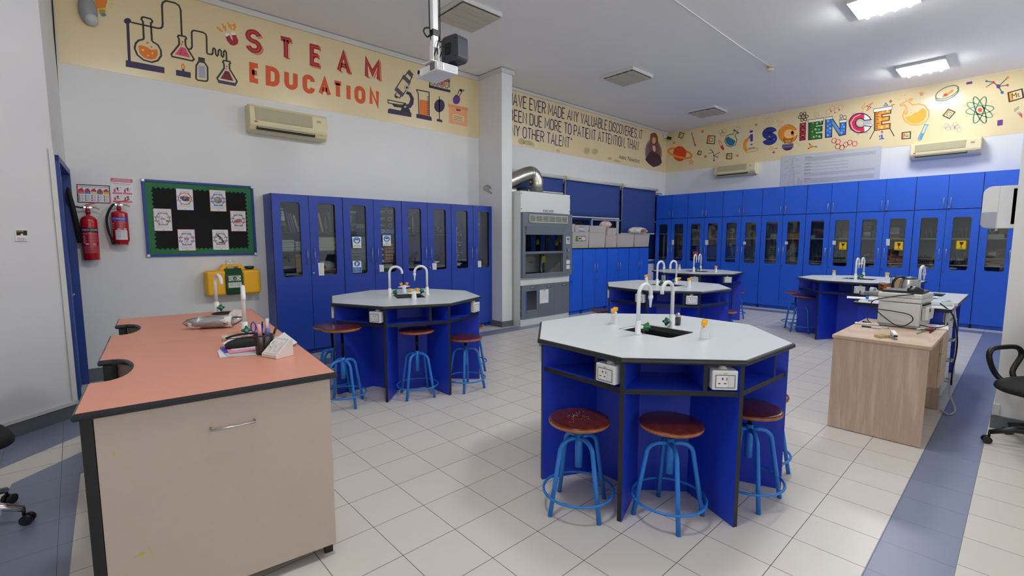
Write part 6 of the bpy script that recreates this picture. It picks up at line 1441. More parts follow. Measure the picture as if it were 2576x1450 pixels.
b = MB(); b.box(gx0, -.03, 1.27, gx1, -.024, 1.57); sh = b.build('sash', glass('sash_glass', (190, 196, 200), .07), t)
b = MB(); b.box(gx0-.004, -.05, 1.235, gx1+.004, -.015, 1.275); b.build('sash_bar', M_hoodg, sh, bevel=.004)
gq = [aty(x, y, HY+GY_-.004) for x, y in ((1331, 539), (1428, 545), (1428, 562.5), (1331, 558))]; g0, g1 = gq[0].x-HX0, gq[1].x-HX0; z0_, z1_ = 1.765, 1.895
b = MB()
for r_ in ((g0, z0_, g1, z0_+.012), (g0, z1_-.012, g1, z1_), (g0, z0_, g0+.012, z1_), (g1-.012, z0_, g1, z1_)): b.box(r_[0], GY_-.012, r_[1], r_[2], GY_-.001, r_[3])
for k in range(1, 6): b.box(g0+(g1-g0)*k/6-.003, GY_-.009, z0_, g0+(g1-g0)*k/6+.003, GY_-.002, z1_)
for k in range(7): b.box(g0, GY_-.008, z0_+.016+.015*k, g1, GY_-.002, z0_+.022+.015*k)
gr = b.build('air_grille', mat('grille_cream', (200, 202, 192), .5), t); b = MB(); b.box(g0+.01, GY_-.0016, z0_+.01, g1-.01, GY_-.0006, z1_-.01); b.build('grille_shadow_gap', M_dark, gr)
b = MB(); cx_ = (gx1+Wd)/2; b.box(cx_-.05, GY_-.012, 1.40, cx_+.05, GY_-.001, 1.53); cp = b.build('control_panel', M_wplas, t, bevel=.003)
ar = Art(lambda u, v: Vector((cx_-.04+.08*u, GY_-.0124, 1.525-.12*v)), (0, -1, 0)); ar.rect(.1, .1, .9, .5, (90, 100, 100)).rect(.1, .6, .35, .72, (200, 60, 80)).rect(.5, .6, .9, .72, (70, 70, 110)).rect(.1, .8, .35, .92, (180, 40, 60)).rect(.5, .8, .9, .92, (120, 120, 130)); ar.mb.build('control_print', ar.mats, cp, fix=False)
for z, col in ((1.29, (120, 170, 210)), (1.18, (180, 60, 80))):
    b = MB(); b.cyl((cx_, GY_-.001, z), (cx_, GY_-.03, z), .026, n=18); k_ = b.build('service_knob', M_steel, t); b = MB(); b.cyl((cx_, GY_-.03, z), (cx_, GY_-.034, z), .014, n=14); b.build('knob_cap', mat('cap_%d' % col[0], col, .4), k_)
for z in (1.03, .94): b = MB(); b.box(cx_-.045, GY_-.02, z, cx_+.045, GY_-.001, z+.075); b.build('socket', M_wplas, t, bevel=.004)
nq = [aty(1367, y, HY-.003) for y in (528.5, 536)]; n0 = aty(1367, 530, HY).x-HX0; n1 = aty(1391.5, 532, HY).x-HX0
b = MB(); b.box(n0-.02, -.004, 1.945, n1+.02, -.001, 2.0); npz = b.build('name_plate', M_trimw, t); ar = Art(lambda u, v: Vector((n0+(n1-n0)*u, -.0043, 1.992-.04*v)), (0, -1, 0)); ar.word('FUME HOOD', [(0, 0), (1, 0), (1, 1), (0, 1)], .13, (50, 50, 56)); ar.mb.build('name_lettering', ar.mats, npz, fix=False)
for dx in (.016, Wd-.016):
    for z in (1.99, 2.24): b = MB(); b.cyl((dx, 0, z), (dx, -.004, z), .008, n=8); b.build('screw', M_dark, t)
for u_, lab, cc in ((.36, 'first', (210, 190, 90)), (.95, 'second', (226, 210, 80))):
    tb = thing('reagent_bottle', 'glass bottle with yellow label inside the fume hood, %s from its left' % lab, 'bottle', (HX0+u_, HY+.42, .851)); lathe_obj('body', [(.045, 0), (.05, .02), (.05, .3), (.03, .38), (.02, .4), (.02, .44)], M_clear, tb, n=16); lathe_obj('cap', [(.025, .44), (.025, .475)], M_dark, tb, n=12); b = MB(); b.box(-.04, -.0535, .2, .04, -.0515, .32); b.build('label', mat('label_yellow_%d' % cc[0], cc, .6), tb)
for u_ in (.3, .78): b = MB(); b.cyl((HX0+u_, HY+Dp-.125, 1.06), (HX0+u_, HY+Dp-.2, 1.06), .016, n=10); b.cyl((HX0+u_, HY+Dp-.2, 1.06), (HX0+u_, HY+Dp-.22, 1.04), .008, n=8); o = b.build('spout', M_steel, None); o.parent = t; o.location = (-HX0, -HY, 0)
dc = aty(1349, 470, 3.02)
t = thing('exhaust_duct', 'silver ribbed exhaust duct bending from the fume hood top', 'duct', (dc.x, 3.02, 2.286))
b = MB(); b.cyl((0, 0, 0), (0, 0, .17), .125, n=24); b.build('collar', mat('duct_collar', (112, 118, 112), .5), t)
P = smooth_pts([(0, 0, .13), (0, 0, .24), (-.07, .03, .36), (-.24, .06, .33), (-.5, .1, .22), (-.75, .15, .1), (-.98, .2, -.02)], 14); rr = [.125+(.006 if i % 2 else -.006) for i in range(len(P))]
b = MB(); b.tube(P, rr, 24); b.build('hose', M_foil, t); b = MB(); b.tube([P[30], P[33]], [.136, .136], 24); b.build('hose_clamp', M_chrome, t)
lathe_obj('motor_box', [(.1, 0), (.1, .1)], M_blackm, t, loc=(-.3, .05, 0), n=16)

# ---------------------------------------------------------------- roller blinds
for i, (x0, x1, zb3, lab) in enumerate(((4.56, 6.37, 2.41, 'blue roller blind partly hidden behind the silver duct'), (6.41, 8.345, 1.955, 'blue roller blind above the uncovered window panes'), (8.405, 9.90, 1.62, 'blue roller blind hanging lowest, next to the far cupboards'))):
    t = thing('roller_blind', lab, 'blind', ((x0+x1)/2, 3.385, 2.72)); w = (x1-x0)/2
    b = MB(); b.cyl((-w, 0, 0), (w, 0, 0), .035, n=16); b.build('roller', M_trimw, t)
    rows = [[(-w+.01+(2*w-.02)*k/24, .033+.003*math.sin(k*1.3+j), -.01+(zb3-2.71)*j/6) for k in range(25)] for j in range(7)]
    b = MB(); b.grid(rows); fb = b.build('fabric', M_blind, t, fix=False); so = fb.modifiers.new('thick', 'SOLIDIFY'); so.thickness = .0015
    b = MB(); b.box(-w+.01, .024, zb3-2.72-.012, w-.01, .042, zb3-2.72+.012); b.build('bottom_bar', M_trimw, t, bevel=.003)
    if i: 
        b = MB(); b.tube([(-w-.015, 0, .03), (-w-.015, 0, -.65 if i == 1 else -.8)], .008, 6); b.build('pull_chain', mat('chain_grey', (160, 160, 164), .5), t); b = MB(); b.cyl((-w-.03, 0, 0), (-w+.0, 0, 0), .05, n=16); b.build('bracket', M_acc, t)

# ---------------------------------------------------------------- tubs on the counter board
TY = 2.93
def tub(label, px0, px1, pyt, pyb, z0, cont, lid=True, dep=.36, ty=TY, lab=None, h=None):
    a0 = aty(px0, (pyt+pyb)/2, ty); a1 = aty(px1, (pyt+pyb)/2, ty); w = a1.x-a0.x-.006; h = h or aty((px0+px1)/2, pyt, ty).z-z0
    t = thing('storage_tub', label, 'storage tub', ((a0.x+a1.x)/2, ty, z0)); k = .94
    b = MB(); q0 = [(-w/2*k, .012, .001), (w/2*k, .012, .001), (w/2*k, dep-.012, .001), (-w/2*k, dep-.012, .001)]; q1 = [(-w/2, 0, h-.014), (w/2, 0, h-.014), (w/2, dep, h-.014), (-w/2, dep, h-.014)]
    b.add(q0+q1, [(0, 3, 2, 1), (0, 1, 5, 4), (1, 2, 6, 5), (2, 3, 7, 6), (3, 0, 4, 7)]); b.build('body', M_tub, t)
    b = MB(); b.box(-w/2-.004, -.006, h-.014, w/2+.004, dep+.006, h); b.build('lid', M_tub, t, bevel=.004)
    random.seed(int(px0)); 
    for j, col in enumerate(cont):
        b = MB(); n = 9
        for k_ in range(n): b.ball((random.uniform(-.38, .38)*w, random.uniform(.06, dep-.08), random.uniform(.04, .12+.55*(h-.2))), random.uniform(.028, .05), 8)
        b.build('contents', mat('cont_%d_%d_%d' % col, col, .6), t)['kind'] = 'stuff'
    if lab: lab(t, w, h)
    return t
def lab1(t, w, h):
    a = Art(lambda u, v: Vector((-w*.3+w*.62*u, .001, h*.74-h*.30*v)), (0, -1, 0)); a.rect(0, 0, 1, 1, (26, 28, 26)).rect(.04, .08, .22, .92, (110, 150, 60), 2).rect(.24, .1, .53, .9, (214, 214, 210), 2).ell(.385, .5, .12, .2, (40, 40, 50), 3).rect(.57, .1, .96, .9, (206, 204, 198), 2); a.mb.build('label', a.mats, t, fix=False)
def lab3(t, w, h):
    b = MB(); b.box(-w*.05, .02, .04, w*.42, .05, h*.72); o = b.build('red_box', mat('box_redwhite', (206, 50, 30), .5), t); a = Art(lambda u, v: Vector((-w*.05+w*.47*u, .0195, h*.72-(h*.72-.04)*v)), (0, -1, 0)); a.poly([(.25, .5), (.6, .3), (.95, .4), (.98, .95), (.3, .98), (.4, .7)], (224, 216, 212)).rect(.1, .25, .4, .32, (60, 80, 170)); a.mb.build('box_print', a.mats, o, fix=False)
def labU(t, w, h): a = Art(lambda u, v: Vector((-w*.22+w*.4*u, .001, h*.7-h*.6*v)), (0, -1, 0)); a.rect(0, 0, 1, 1, (190, 196, 214)).rect(0, 0, 1, .1, (70, 80, 140), 2).rect(0, .85, 1, 1, (60, 110, 180), 2); a.mb.build('label', a.mats, t, fix=False)
ZC = 1.311
tub('clear tub with black and green label, lower row beside the fume hood', 1440, 1481.5, 584, 622.5, ZC, [(120, 150, 190), (214, 190, 160)], lab=lab1, h=.315)
tub('clear tub of white pieces in the lower row, second from the fume hood', 1482, 1523, 586, 622.5, ZC, [(214, 214, 210), (196, 200, 204)], h=.315)
tub('clear tub with a red box inside, middle of the lower row', 1524, 1552, 591, 622.5, ZC, [(60, 120, 90), (70, 90, 150), (210, 110, 70)], lab=lab3, h=.26)
tub('clear tub of grey and white jars, right of the red box', 1553, 1595, 588, 622.5, ZC, [(206, 206, 210), (150, 154, 160)], h=.285)
tub('clear tub under the white carrier bag at the right end', 1596, 1634, 588, 622.5, ZC, [(206, 70, 40), (200, 204, 206)], h=.285)
ZU = ZC+.317
tub('shallow clear tub cut off by the fume hood, upper row', 1434, 1446, 561, 583, ZU, [(214, 190, 170)], h=.15)
tub('shallow clear tub with a blue-edged label, upper row', 1447, 1482.5, 565, 583, ZU, [(190, 180, 160)], lab=labU, h=.135)
tub('shallow clear tub of blue pieces, upper row', 1483.5, 1525, 566, 583, ZU, [(60, 60, 170), (150, 160, 190)], h=.13)
tub('tall narrow clear tub against the window panes', 1528, 1551, 571, 590, ZC+.262, [(216, 214, 208)], h=.15)
q = aty(1530, 580, TY+.15); bag('carrier_bag', 'crumpled pinkish bag leaning on the window by the tall narrow tub', (q.x-.04, TY+.2, ZC+.414), .14, .11, .14, mat('pink_bag', (222, 196, 184), .4, noise=.1, bump=.5, scale=14), seed=5)
q = aty(1606, 588, TY+.15); o = bag('carrier_bag', 'bulging white carrier bag lying on the right-hand tubs', (q.x-.03, TY+.15, ZC+.286), .3, .14, .16, M_bag, seed=6)
a = Art(lambda u, v: Vector((-.12+.26*u, -.155, .13-.09*v)), (0, -1, 0)); a.poly([(.1, .5), (.35, .1), (.5, .15), (.62, .55), (.5, .95), (.15, .9)], (160, 110, 90)).poly([(.4, .1), (.85, .2), (.95, .8), (.7, .9)], (176, 140, 110), 2).poly([(.2, .55), (.4, .5), (.36, .9), (.22, .88)], (190, 60, 60), 3); a.mb.build('bag_print', a.mats, o, fix=False)
t = thing('security_camera', 'small black security camera on a white box in the far ceiling corner', 'security camera', (10.22, YA, 4.10))
b = MB(); b.box(-.06, -.05, -.05, .06, -.001, .06); b.build('junction_box', M_trimw, t, bevel=.006); b = MB(); b.cyl((.06, -.07, -.04), (.10, -.16, -.07), .035, n=16); b.build('camera_body', M_blackm, t); b = MB(); b.cyl((.1, -.16, -.07), (.103, -.166, -.072), .02, n=12); b.build('lens', M_chrome, t); b = MB(); b.tube([(.03, -.04, -.02), (.07, -.09, -.04)], .012, 8); b.build('arm', M_trimw, t)

# ---------------------------------------------------------------- octagonal benches
ZT, RT, RF, RC = .888, .80, .773, .41
def octo(R, off=22.5): return [(R*math.cos(R_(off+45*k)), R*math.sin(R_(off+45*k))) for k in range(8)]
SK = (.03, 0)
B = {}
sinkh = rrect(SK[0]-.148, -.198, SK[0]+.148, .198, .03)
m = MB(); m.prism(octo(.788), ZT-.027, ZT, holes=[sinkh]); B['tabletop'] = m.mesh('tabletop', M_grey)
m = MB(); ev = []
for R, z in ((.788, ZT-.0005), (.797, ZT-.002), (.803, ZT-.008), (.805, ZT-.016), (.803, ZT-.024), (.795, ZT-.03), (.78, ZT-.031)): ev.append([(p[0], p[1], z) for p in octo(R)+[octo(R)[0]]])
m.grid(ev, smooth=False); B['edge'] = m.mesh('edge_band', mat('bench_edge', (30, 31, 33), .3, noise=.05))
m = MB(); x0, x1 = SK[0]-.145, SK[0]+.145; bw = [rrect(x0-.003, -.198, x1+.003, .198, .03), rrect(x0+.006, -.188, x1-.006, .188, .028), rrect(x0+.012, -.182, x1-.012, .182, .03), rrect(x0+.03, -.165, x1-.03, .165, .03)]
m.grid([[(p[0], p[1], z) for p in l+[l[0]]] for l, z in zip(bw, (ZT-.004, ZT-.012, ZT-.03, ZT-.16))], smooth=False); l = bw[3]; m.add([(p[0], p[1], ZT-.16) for p in l], [tuple(range(len(l)))]); B['sink'] = m.mesh('sink', mat('sink_black', (18, 18, 19), .3, noise=.05))
m = MB(); m.prism(octo(RF-.004), .693, .719, mi=0, side=1); B['shelf'] = m.mesh('under_shelf', [M_bluei, M_black])
m = MB(); m.box(RC-.02, -.012, .001, RF, .012, ZT-.031, mi=[0, 0, 0, 1, 0, 0]); B['leg'] = m.mesh('leg_panel', [M_bluei, M_black])
m = MB(); o8 = octo(RC); i8 = octo(RC-.02); m.prism(o8, .001, ZT-.031, holes=[i8]); B['core'] = m.mesh('core', M_bluei)
ap = RF*math.cos(R_(22.5)); half = RF*math.sin(R_(22.5))
# a face frame: x along the face (left to right seen from outside), y inwards
m = MB(); xd = half*(2*.70-1); m.box(xd-.01, .004, .719, xd+.01, .34, ZT-.031, mi=[0, 0, 1, 0, 0, 0]); B['divider'] = m.mesh('divider', [M_bluei, M_black])
m = MB(); m.box(xd+.012, .07, .719, half-.03, .08, ZT-.031); B['sback'] = m.mesh('socket_panel', M_bluei)
xs = (xd+half)/2-.004
m = MB(); m.box(xs-.062, -.026, .735, xs+.062, .07, .835); B['sbox'] = m.mesh('socket_box', M_wplas)
m = MB(); m.lathe([(.022, 0), (.022, .006), (.016, .01), (.013, .016), (.003, .018)], (xs, .02, .835), 16); B['gland'] = m.mesh('cable_gland', M_wplas)
a = Art(lambda u, v: Vector((xs-.05+.1*u, -.0265, .825-.08*v)), (0, -1, 0), step=.0008)
a.poly([(.02, .14), (.98, .14), (.98, .98), (.02, .98)], (96, 98, 102), 1, holes=[[(.05, .18), (.95, .18), (.95, .94), (.05, .94)]]).rect(.06, .19, .62, .93, (236, 236, 238), 1).rect(.66, .19, .94, .93, (222, 222, 226), 1).rect(.33, .32, .4, .46, (60, 60, 66), 2).rect(.16, .66, .27, .72, (60, 60, 66), 2).rect(.44, .66, .55, .72, (60, 60, 66), 2).rect(.55, .3, .59, .48, (80, 80, 200), 2).rect(.4, .04, .6, .08, (150, 150, 160), 2)
B['splate'] = a.mb.mesh('socket_plate', a.mats, False)
# taps
m = MB(); m.lathe([(.026, 0), (.026, .008), (.018, .012), (.018, .085), (.0145, .088)], n=18); B['tapbase'] = m.mesh('tap_base', M_white)
m = MB(); m.tube([(0, 0, .08), (0, 0, .25)]+[(.065-.065*math.cos(R_(a_)), 0, .25+.062*math.sin(R_(a_))) for a_ in range(15, 181, 15)]+[(.13, 0, .235)], .0125, 12); B['tappipe'] = m.mesh('spout_pipe', M_white)
m = MB(); m.lathe([(.0155, .0), (.0155, -.02), (.011, -.024), (.008, -.05), (.0055, -.078)][::-1], n=14); B['tapnoz'] = m.mesh('nozzle', M_white)
m = MB(); m.cyl((.015, 0, .045), (.034, 0, .045), .011, n=12)
star4 = []
for k in range(24): q = .023+.0075*math.cos(4*2*PI*k/24); star4.append((q*math.cos(2*PI*k/24), q*math.sin(2*PI*k/24)))
m2 = MB(); rows = [[(p[0]*s_, p[1]*s_, z_) for p in star4+[star4[0]]] for s_, z_ in ((.45, .0), (.62, .012), (.9, .03), (1, .037), (.92, .042), (.3, .044))]; m2.grid(rows, M=Matrix(((0, 0, 1, .032), (0, 1, 0, 0), (-1, 0, 0, .045), (0, 0, 0, 1)))); B['taph'] = m2.mesh('tap_handle', M_grn); B['tapstem'] = m.mesh('handle_stem', M_white)
m = MB(); m.cyl((.0775, 0, .045), (.0785, 0, .045), .0085, n=12); B['tapdot'] = m.mesh('handle_disc', mat('disc_blue', (90, 160, 220), .3))
m = MB(); m.lathe([(.026, 0), (.026, .006), (.024, .03), (.019, .08), (.017, .085), (.004, .086)], n=18); B['gasbody'] = m.mesh('gas_body', M_white)
m = MB(); m.tube([(.01, 0, .068), (.035, 0, .068), (.036, 0, .068), (.045, 0, .068), (.075, 0, .066)], [.011, .011, .011, .007, .0045], 10); B['gasnoz'] = m.mesh('gas_nozzle', M_white)
m = MB(); pk = [(.0155*(1+.16*(k % 2)) * math.cos(2*PI*k/16), .0155*(1+.16*(k % 2))*math.sin(2*PI*k/16)) for k in range(16)]; m.prism(pk, .088, .112); m.cyl((0, 0, .07), (0, 0, .09), .007, n=8); B['gask'] = m.mesh('gas_knob', M_yel)
def water_tap(par, loc, rz, hrz=-.45, noz=True, top=True):
    o = put('water_tap', B['tapbase'], par, loc=loc, rz=rz)
    p_ = put('spout_pipe', B['tappipe'], o)
    if noz: put('nozzle', B['tapnoz'], o, loc=(.13, 0, .237))
    h_ = put('tap_handle', B['taph'], o, rz=hrz); put('handle_stem', B['tapstem'], o, rz=hrz); put('handle_disc', B['tapdot'], o, rz=hrz)
    return o
def gas_tap(par, loc, rz):
    o = put('gas_tap', B['gasbody'], par, loc=loc, rz=rz)
    for k in (0, 1):
        put('gas_nozzle', B['gasnoz'], o, rz=PI*k); q = .038*(1 if k == 0 else -1); put('gas_knob', B['gask'], o, loc=(q, 0, 0), bevel=.002)
    return o
def bench(label, x, y, rot, sockets, noz=(True, True)):
    t = thing('lab_bench', label, 'lab bench', (x, y, 0), R_(rot))
    tt = put('tabletop', B['tabletop'], t); put('edge_band', B['edge'], t); put('sink', B['sink'], t); put('under_shelf', B['shelf'], t); put('core', B['core'], t)
    for k in range(8):
        put('leg_panel', B['leg'], t, rz=R_(22.5+45*k))
        # face k lies between vertex k and k+1 ; seen from outside the right end is vertex k+1
        an = R_(45+45*k); fx, fy = ap*math.cos(an), ap*math.sin(an); rz = an+PI/2
        put('divider', B['divider'], t, loc=(fx, fy, 0), rz=rz)
        if k in sockets:
            put('socket_panel', B['sback'], t, loc=(fx, fy, 0), rz=rz); sb = put('socket_box', B['sbox'], t, loc=(fx, fy, 0), rz=rz, bevel=.006); put('socket_plate', B['splate'], sb); put('cable_gland', B['gland'], sb)
    water_tap(t, (SK[0]-.195, 0, ZT), 0, noz=noz[0]); water_tap(t, (SK[0]+.195, 0, ZT), PI, hrz=0, noz=noz[1])
    gas_tap(t, (SK[0], .335, ZT), R_(205)); gas_tap(t, (SK[0], -.335, ZT), R_(205))
    return t
BN = [('octagonal grey-topped blue bench nearest the camera, with three stools pushed under', 1.702, -1.467, -2.4, (2, 3, 4), (True, False)),
      ('octagonal grey-topped blue bench in front of the navy cupboards', 1.505, 1.33, -21.7, (3, 4, 6), (False, True)),
      ('octagonal grey-topped blue bench in the middle row, just beyond the nearest bench', 4.62, .10, -8, (2, 3, 4), (True, True)),
      ('octagonal grey-topped blue bench farthest away, near the window corner', 7.50, 1.09, 8, (2, 3, 4), (True, True)),
      ('octagonal grey-topped blue bench behind the printer, by the far cupboards', 7.66, -1.38, -3, (3, 4), (True, True))]
for b_ in BN: bench(*b_)
# a yellow pencil sharpener and a computer mouse lying on benches
# ---------------------------------------------------------------- stools
m = MB(); m.lathe([(.0, .0), (.155, .0), (.164, .004), (.166, .012), (.165, .02)], n=40); SE = m.mesh('seat_edge', M_seatedge)
m = MB(); m.lathe([(.165, .02), (.162, .0245), (.15, .026), (.0, .026)], n=40); ST = m.mesh('seat', M_seat)
m = MB(); m.tube([(.012, 0, .405)]+[(.052+.072*math.sin(R_(a_))*1.0, 0, .345+.062*math.cos(R_(a_))) for a_ in range(0, 91, 15)]+[(.15, 0, .2), (.185, 0, .001)], .0125, 10); LG = m.mesh('leg', M_sblue)
m = MB(); m.tube([(.192*math.cos(2*PI*k/48), .192*math.sin(2*PI*k/48), .11) for k in range(48)], .0075, 8, closed=True); RG = m.mesh('foot_ring', M_sblue)
m = MB(); m.cyl((0, 0, .24), (0, 0, .435), .021, n=16); HB = m.mesh('hub_tube', M_sblue)
m = MB(); m.cyl((0, 0, 0), (0, 0, 1), .0125, n=12); SC = m.mesh('screw_post', M_screw)
def stool(label, x, y, h, rot, tilt=0, splat=False, group=None):
    t = thing('lab_stool', label, 'stool', (x, y, 0), rot, group)
    s = put('seat', ST, t, loc=(0, 0, h-.026)); put('seat_edge', SE, s)
    for k in range(4): put('leg', LG, t, rz=PI/2*k)
    put('foot_ring', RG, t); put('hub_tube', HB, t)
    p_ = put('screw_post', SC, t, loc=(0, 0, .40)); p_.scale = (1, 1, h-.03-.40)
    if splat:
        random.seed(4); a = Art(lambda u, v: Vector((u, v, .0263)), (0, 0, 1), step=.0003)
        for k in range(46): r_ = .1*random.random()**.6; q = random.uniform(0, 6.28); a.ell(-.01+r_*math.cos(q), .03+r_*math.sin(q)*.8, random.uniform(.0006, .0022), random.uniform(.0006, .004), (206, 210, 200), 1, n=6, rot=random.uniform(0, 180))
        a.mb.build('paint_specks', a.mats, s, fix=False)['kind'] = 'stuff'
    return t
stool('stool with white-speckled dark seat, at the front-left of the nearest bench', .923, -1.498, .515, -.25+PI/4*0, splat=True)
stool('dark-seated blue stool at the front middle of the nearest bench', 1.222, -1.875, .522, -.78)
stool('blue stool partly behind the right panel of the nearest bench', 1.73, -2.085, .535, -.86)
stool('blue stool of which only a ring edge shows right of the nearest bench', 2.15, -1.985, .5, .3)
stool('tall stool with raised seat between the salmon desk and the second bench', .66, .992, .71, -1.45)
stool('stool with raised seat at the front middle of the bench by the navy cupboards', 1.284, .765, .64, -1.12)
stool('low stool at the right of the bench by the navy cupboards', 1.753, .626, .525, -.75)
stool('stool behind the low stool, its seat edge peeking past the bench by the navy cupboards', 2.18, 1.12, .52, -1.0)
stool('stool behind the tall stool, beside the navy cupboards', .74, 1.42, .66, .55)
stool('brown-seated stool at the left of the middle bench', 4.63, .75, .555, -.3)
stool('low stool left of the middle bench, behind the nearest bench rim', 4.53, 1.05, .47, .2)
stool('brown-seated stool at the right of the middle bench', 5.46, -.32, .515, .1)
stool('stool with pale blue legs right of the farthest bench', 8.07, .6, .51, -.1)
stool('stool standing by the bench behind the printer, nearer of the two', 7.475, -.72, .595, -.8)
stool('stool behind another stool at the bench in front of the far cupboards', 7.82, -.50, .61, -.5)

# ---------------------------------------------------------------- small things on the benches
def mouse(label, loc, rz, tilt=0):
    t = thing('computer_mouse', label, 'computer mouse', loc); t.rotation_euler = (0, tilt, rz)
    b = MB(); rows = []
    for i in range(9):
        s_ = i/8; x = -.055+.11*s_; hgt = .036*math.sin(PI*min(.98, s_*.85+.1))**.8; w = .031*(1-.25*(2*s_-1)**2)
        rows.append([(x, w*math.cos(PI*k/10), .003+hgt*math.sin(PI*k/10)) for k in range(11)])
    b.grid(rows); b.add([rows[0][k] for k in range(11)], [tuple(range(11))]); b.add([rows[-1][k] for k in range(11)][::-1], [tuple(range(11))]); b.box(-.052, -.028, 0, .052, .028, .004); b.build('shell', mat('mouse_black', (24, 25, 28), .25), t)
    b = MB(); b.cyl((-.03, -.004, .034), (-.03, .004, .034), .009, n=12); b.build('scroll_wheel', M_rub, t)
    return t
q = atz(1705, 818, ZT)
t = thing('computer_mouse', 'silver and black mouse standing on end behind the right-hand tap', 'computer mouse', (q.x, q.y, ZT+.001)); t.rotation_euler = (0, 0, .7)
b = MB(); b.lathe([(.026, 0), (.03, .012), (.031, .04), (.026, .066), (.012, .082), (.001, .085)], n=18); b.v = [Vector((p.x, p.y*.62, p.z)) for p in b.v]; b.build('shell', mat('mouse_charcoal', (60, 62, 70), .3), t)
b = MB(); b.lathe([(.0265, .05), (.0265, .067), (.012, .0835), (.001, .0865)], n=18); b.v = [Vector((p.x*1.02, p.y*.66, p.z)) for p in b.v]; b.build('silver_cap', M_steel, t)
q = atz(1706, 705, ZT); t = thing('label_maker', 'small yellow and black gadget behind the right tap of the middle bench', 'gadget', (q.x, q.y, ZT+.001), .3); b = MB(); b.box(-.07, -.03, 0, .07, .03, .035); b.build('body', M_yel, t, bevel=.008); b = MB(); b.box(-.06, -.031, .008, .06, .031, .02); b.build('grip', M_black, t, bevel=.002)

# ---------------------------------------------------------------- salmon teacher desks
DA = R_(-6.0); DW, DL, DZ = .875, 1.222, .885
def desk(label, k, drawer_front):
    ux, uy = math.cos(DA), math.sin(DA); O = Vector((-1.08, -.905, 0))+Vector((-uy, ux, 0))*(DL+.003)*k
    t = thing('teacher_desk', label, 'desk', O, DA); w, l = DW, DL
    cc, hc, dp = .665, .235, .14
    cut = [(0, cc-hc)]+[(dp*math.sin(PI*(.08+.84*j/14))**.8, cc-hc*math.cos(PI*(j+.3)/14.6)) for j in range(15)]+[(0, cc+hc)]
    out = [(0, 0), (w, 0), (w, l), (0, l)]+cut[::-1]
    m = MB(); m.prism(out, DZ-.026, DZ); m.build('worktop', M_salmon, t)
    m = MB(); e = .009; ctr = Vector((w/2, l/2)); ring = []
    def inset(pts, d_):
        n = len(pts); r_ = []
        for i in range(n):
            a_ = Vector(pts[i])-Vector(pts[i-1]); b_ = Vector(pts[(i+1) % n])-Vector(pts[i]); a_.normalize(); b_.normalize()
            na = Vector((a_.y, -a_.x)); nb = Vector((b_.y, -b_.x)); mm = (na+nb); mm = mm.normalized() if mm.length > .1 else na; r_.append(Vector(pts[i])+mm*(d_/max(.5, mm.dot(na))))
        return r_
    rows = []
    for d_, z in ((0, DZ-.0008), (.006, DZ-.003), (.010, DZ-.010), (.0105, DZ-.018), (.006, DZ-.027), (-.004, DZ-.03)):
        p_ = inset(out, d_); rows.append([(q.x, q.y, z) for q in p_+[p_[0]]])
    m.grid(rows, smooth=False); m.build('edge_band', mat('desk_edge', (30, 32, 40), .3, noise=.05), t)
    m = MB(); m.box(.045, .01, .06, w-.02, .028, DZ-.031); fp = m.build('front_panel', M_beige, t, bevel=.001)
    m = MB(); m.box(.045, l-.03, .06, w-.02, l-.012, DZ-.031); m.build('rear_panel', M_beige, t)
    m = MB(); m.box(w-.038, .03, .06, w-.02, l-.03, DZ-.031); m.build('side_panel', M_beige, t)
    m = MB(); m.box(.02, .45, .06, .038, l-.03, DZ-.24); m.box(.2, .06, .06, .218, l-.06, DZ-.031); m.build('inner_panel', M_beige, t)
    for yy in (.008, .42, .90, l-.055):
        m = MB(); m.box(.008, yy, .001, .043, yy+.045, DZ-.031); m.build('leg', M_black, t, bevel=.002)
    for xx, yy in ((w-.06, .05), (w-.06, l-.09)): m = MB(); m.box(xx, yy, .001, xx+.035, yy+.035, .06); m.build('leg', M_black, t)
    for j in range(2):
        m = MB(); yy = .50 if j == 0 else .98; zz = .6 if j == 0 else .45; m.tube([(.02, yy, zz), (-.012, yy, zz), (-.012, yy, zz-.13), (.02, yy, zz-.13)], .005, 8); m.build('side_handle', M_steel, t)
    if drawer_front:
        m = MB(); a_ = (.39, .545); m.tube([(a_[0], .01, .735), (a_[0], -.022, .735), (a_[1], -.022, .735), (a_[1], .01, .735)], .0045, 8); m.build('handle', M_steel, fp)
        a = Art(lambda u, v: Vector((u, .0097, v)), (0, -1, 0), step=.0002); ys = (206, 186, 40)
        a.poly([(.12, .302), (.15, .298), (.156, .304), (.15, .309), (.138, .305)], ys).line([(.168, .33), (.175, .29), (.182, .275)], .0025, (206, 190, 70)).line([(.092, .72), (.093, .705)], .004, (206, 186, 60)); a.mb.build('paint_marks', a.mats, fp, fix=False)
    water = (.67, 1.19-.02) if drawer_front else (.625, 2.385-DL-.003)
    tp = water_tap(t, (water[0], water[1], DZ), -PI/2+(.25 if not drawer_front else -.1), hrz=.1, noz=False)
    if not drawer_front:
        m = MB(); m.lathe([(.078, .001), (.08, .006), (.07, .009), (.06, .004), (.0, .003)], n=8); b_ = m.build('drip_cup', M_rub, t, loc=(.655, 1.055, DZ))
    return t
desk('salmon-topped teacher desk nearest the camera, with a pen holder on it', 0, True)
desk('salmon-topped teacher desk against the wall, with cups on it', 1, False)
def dz(px, py, h=0): return atz(px, py, DZ+h)
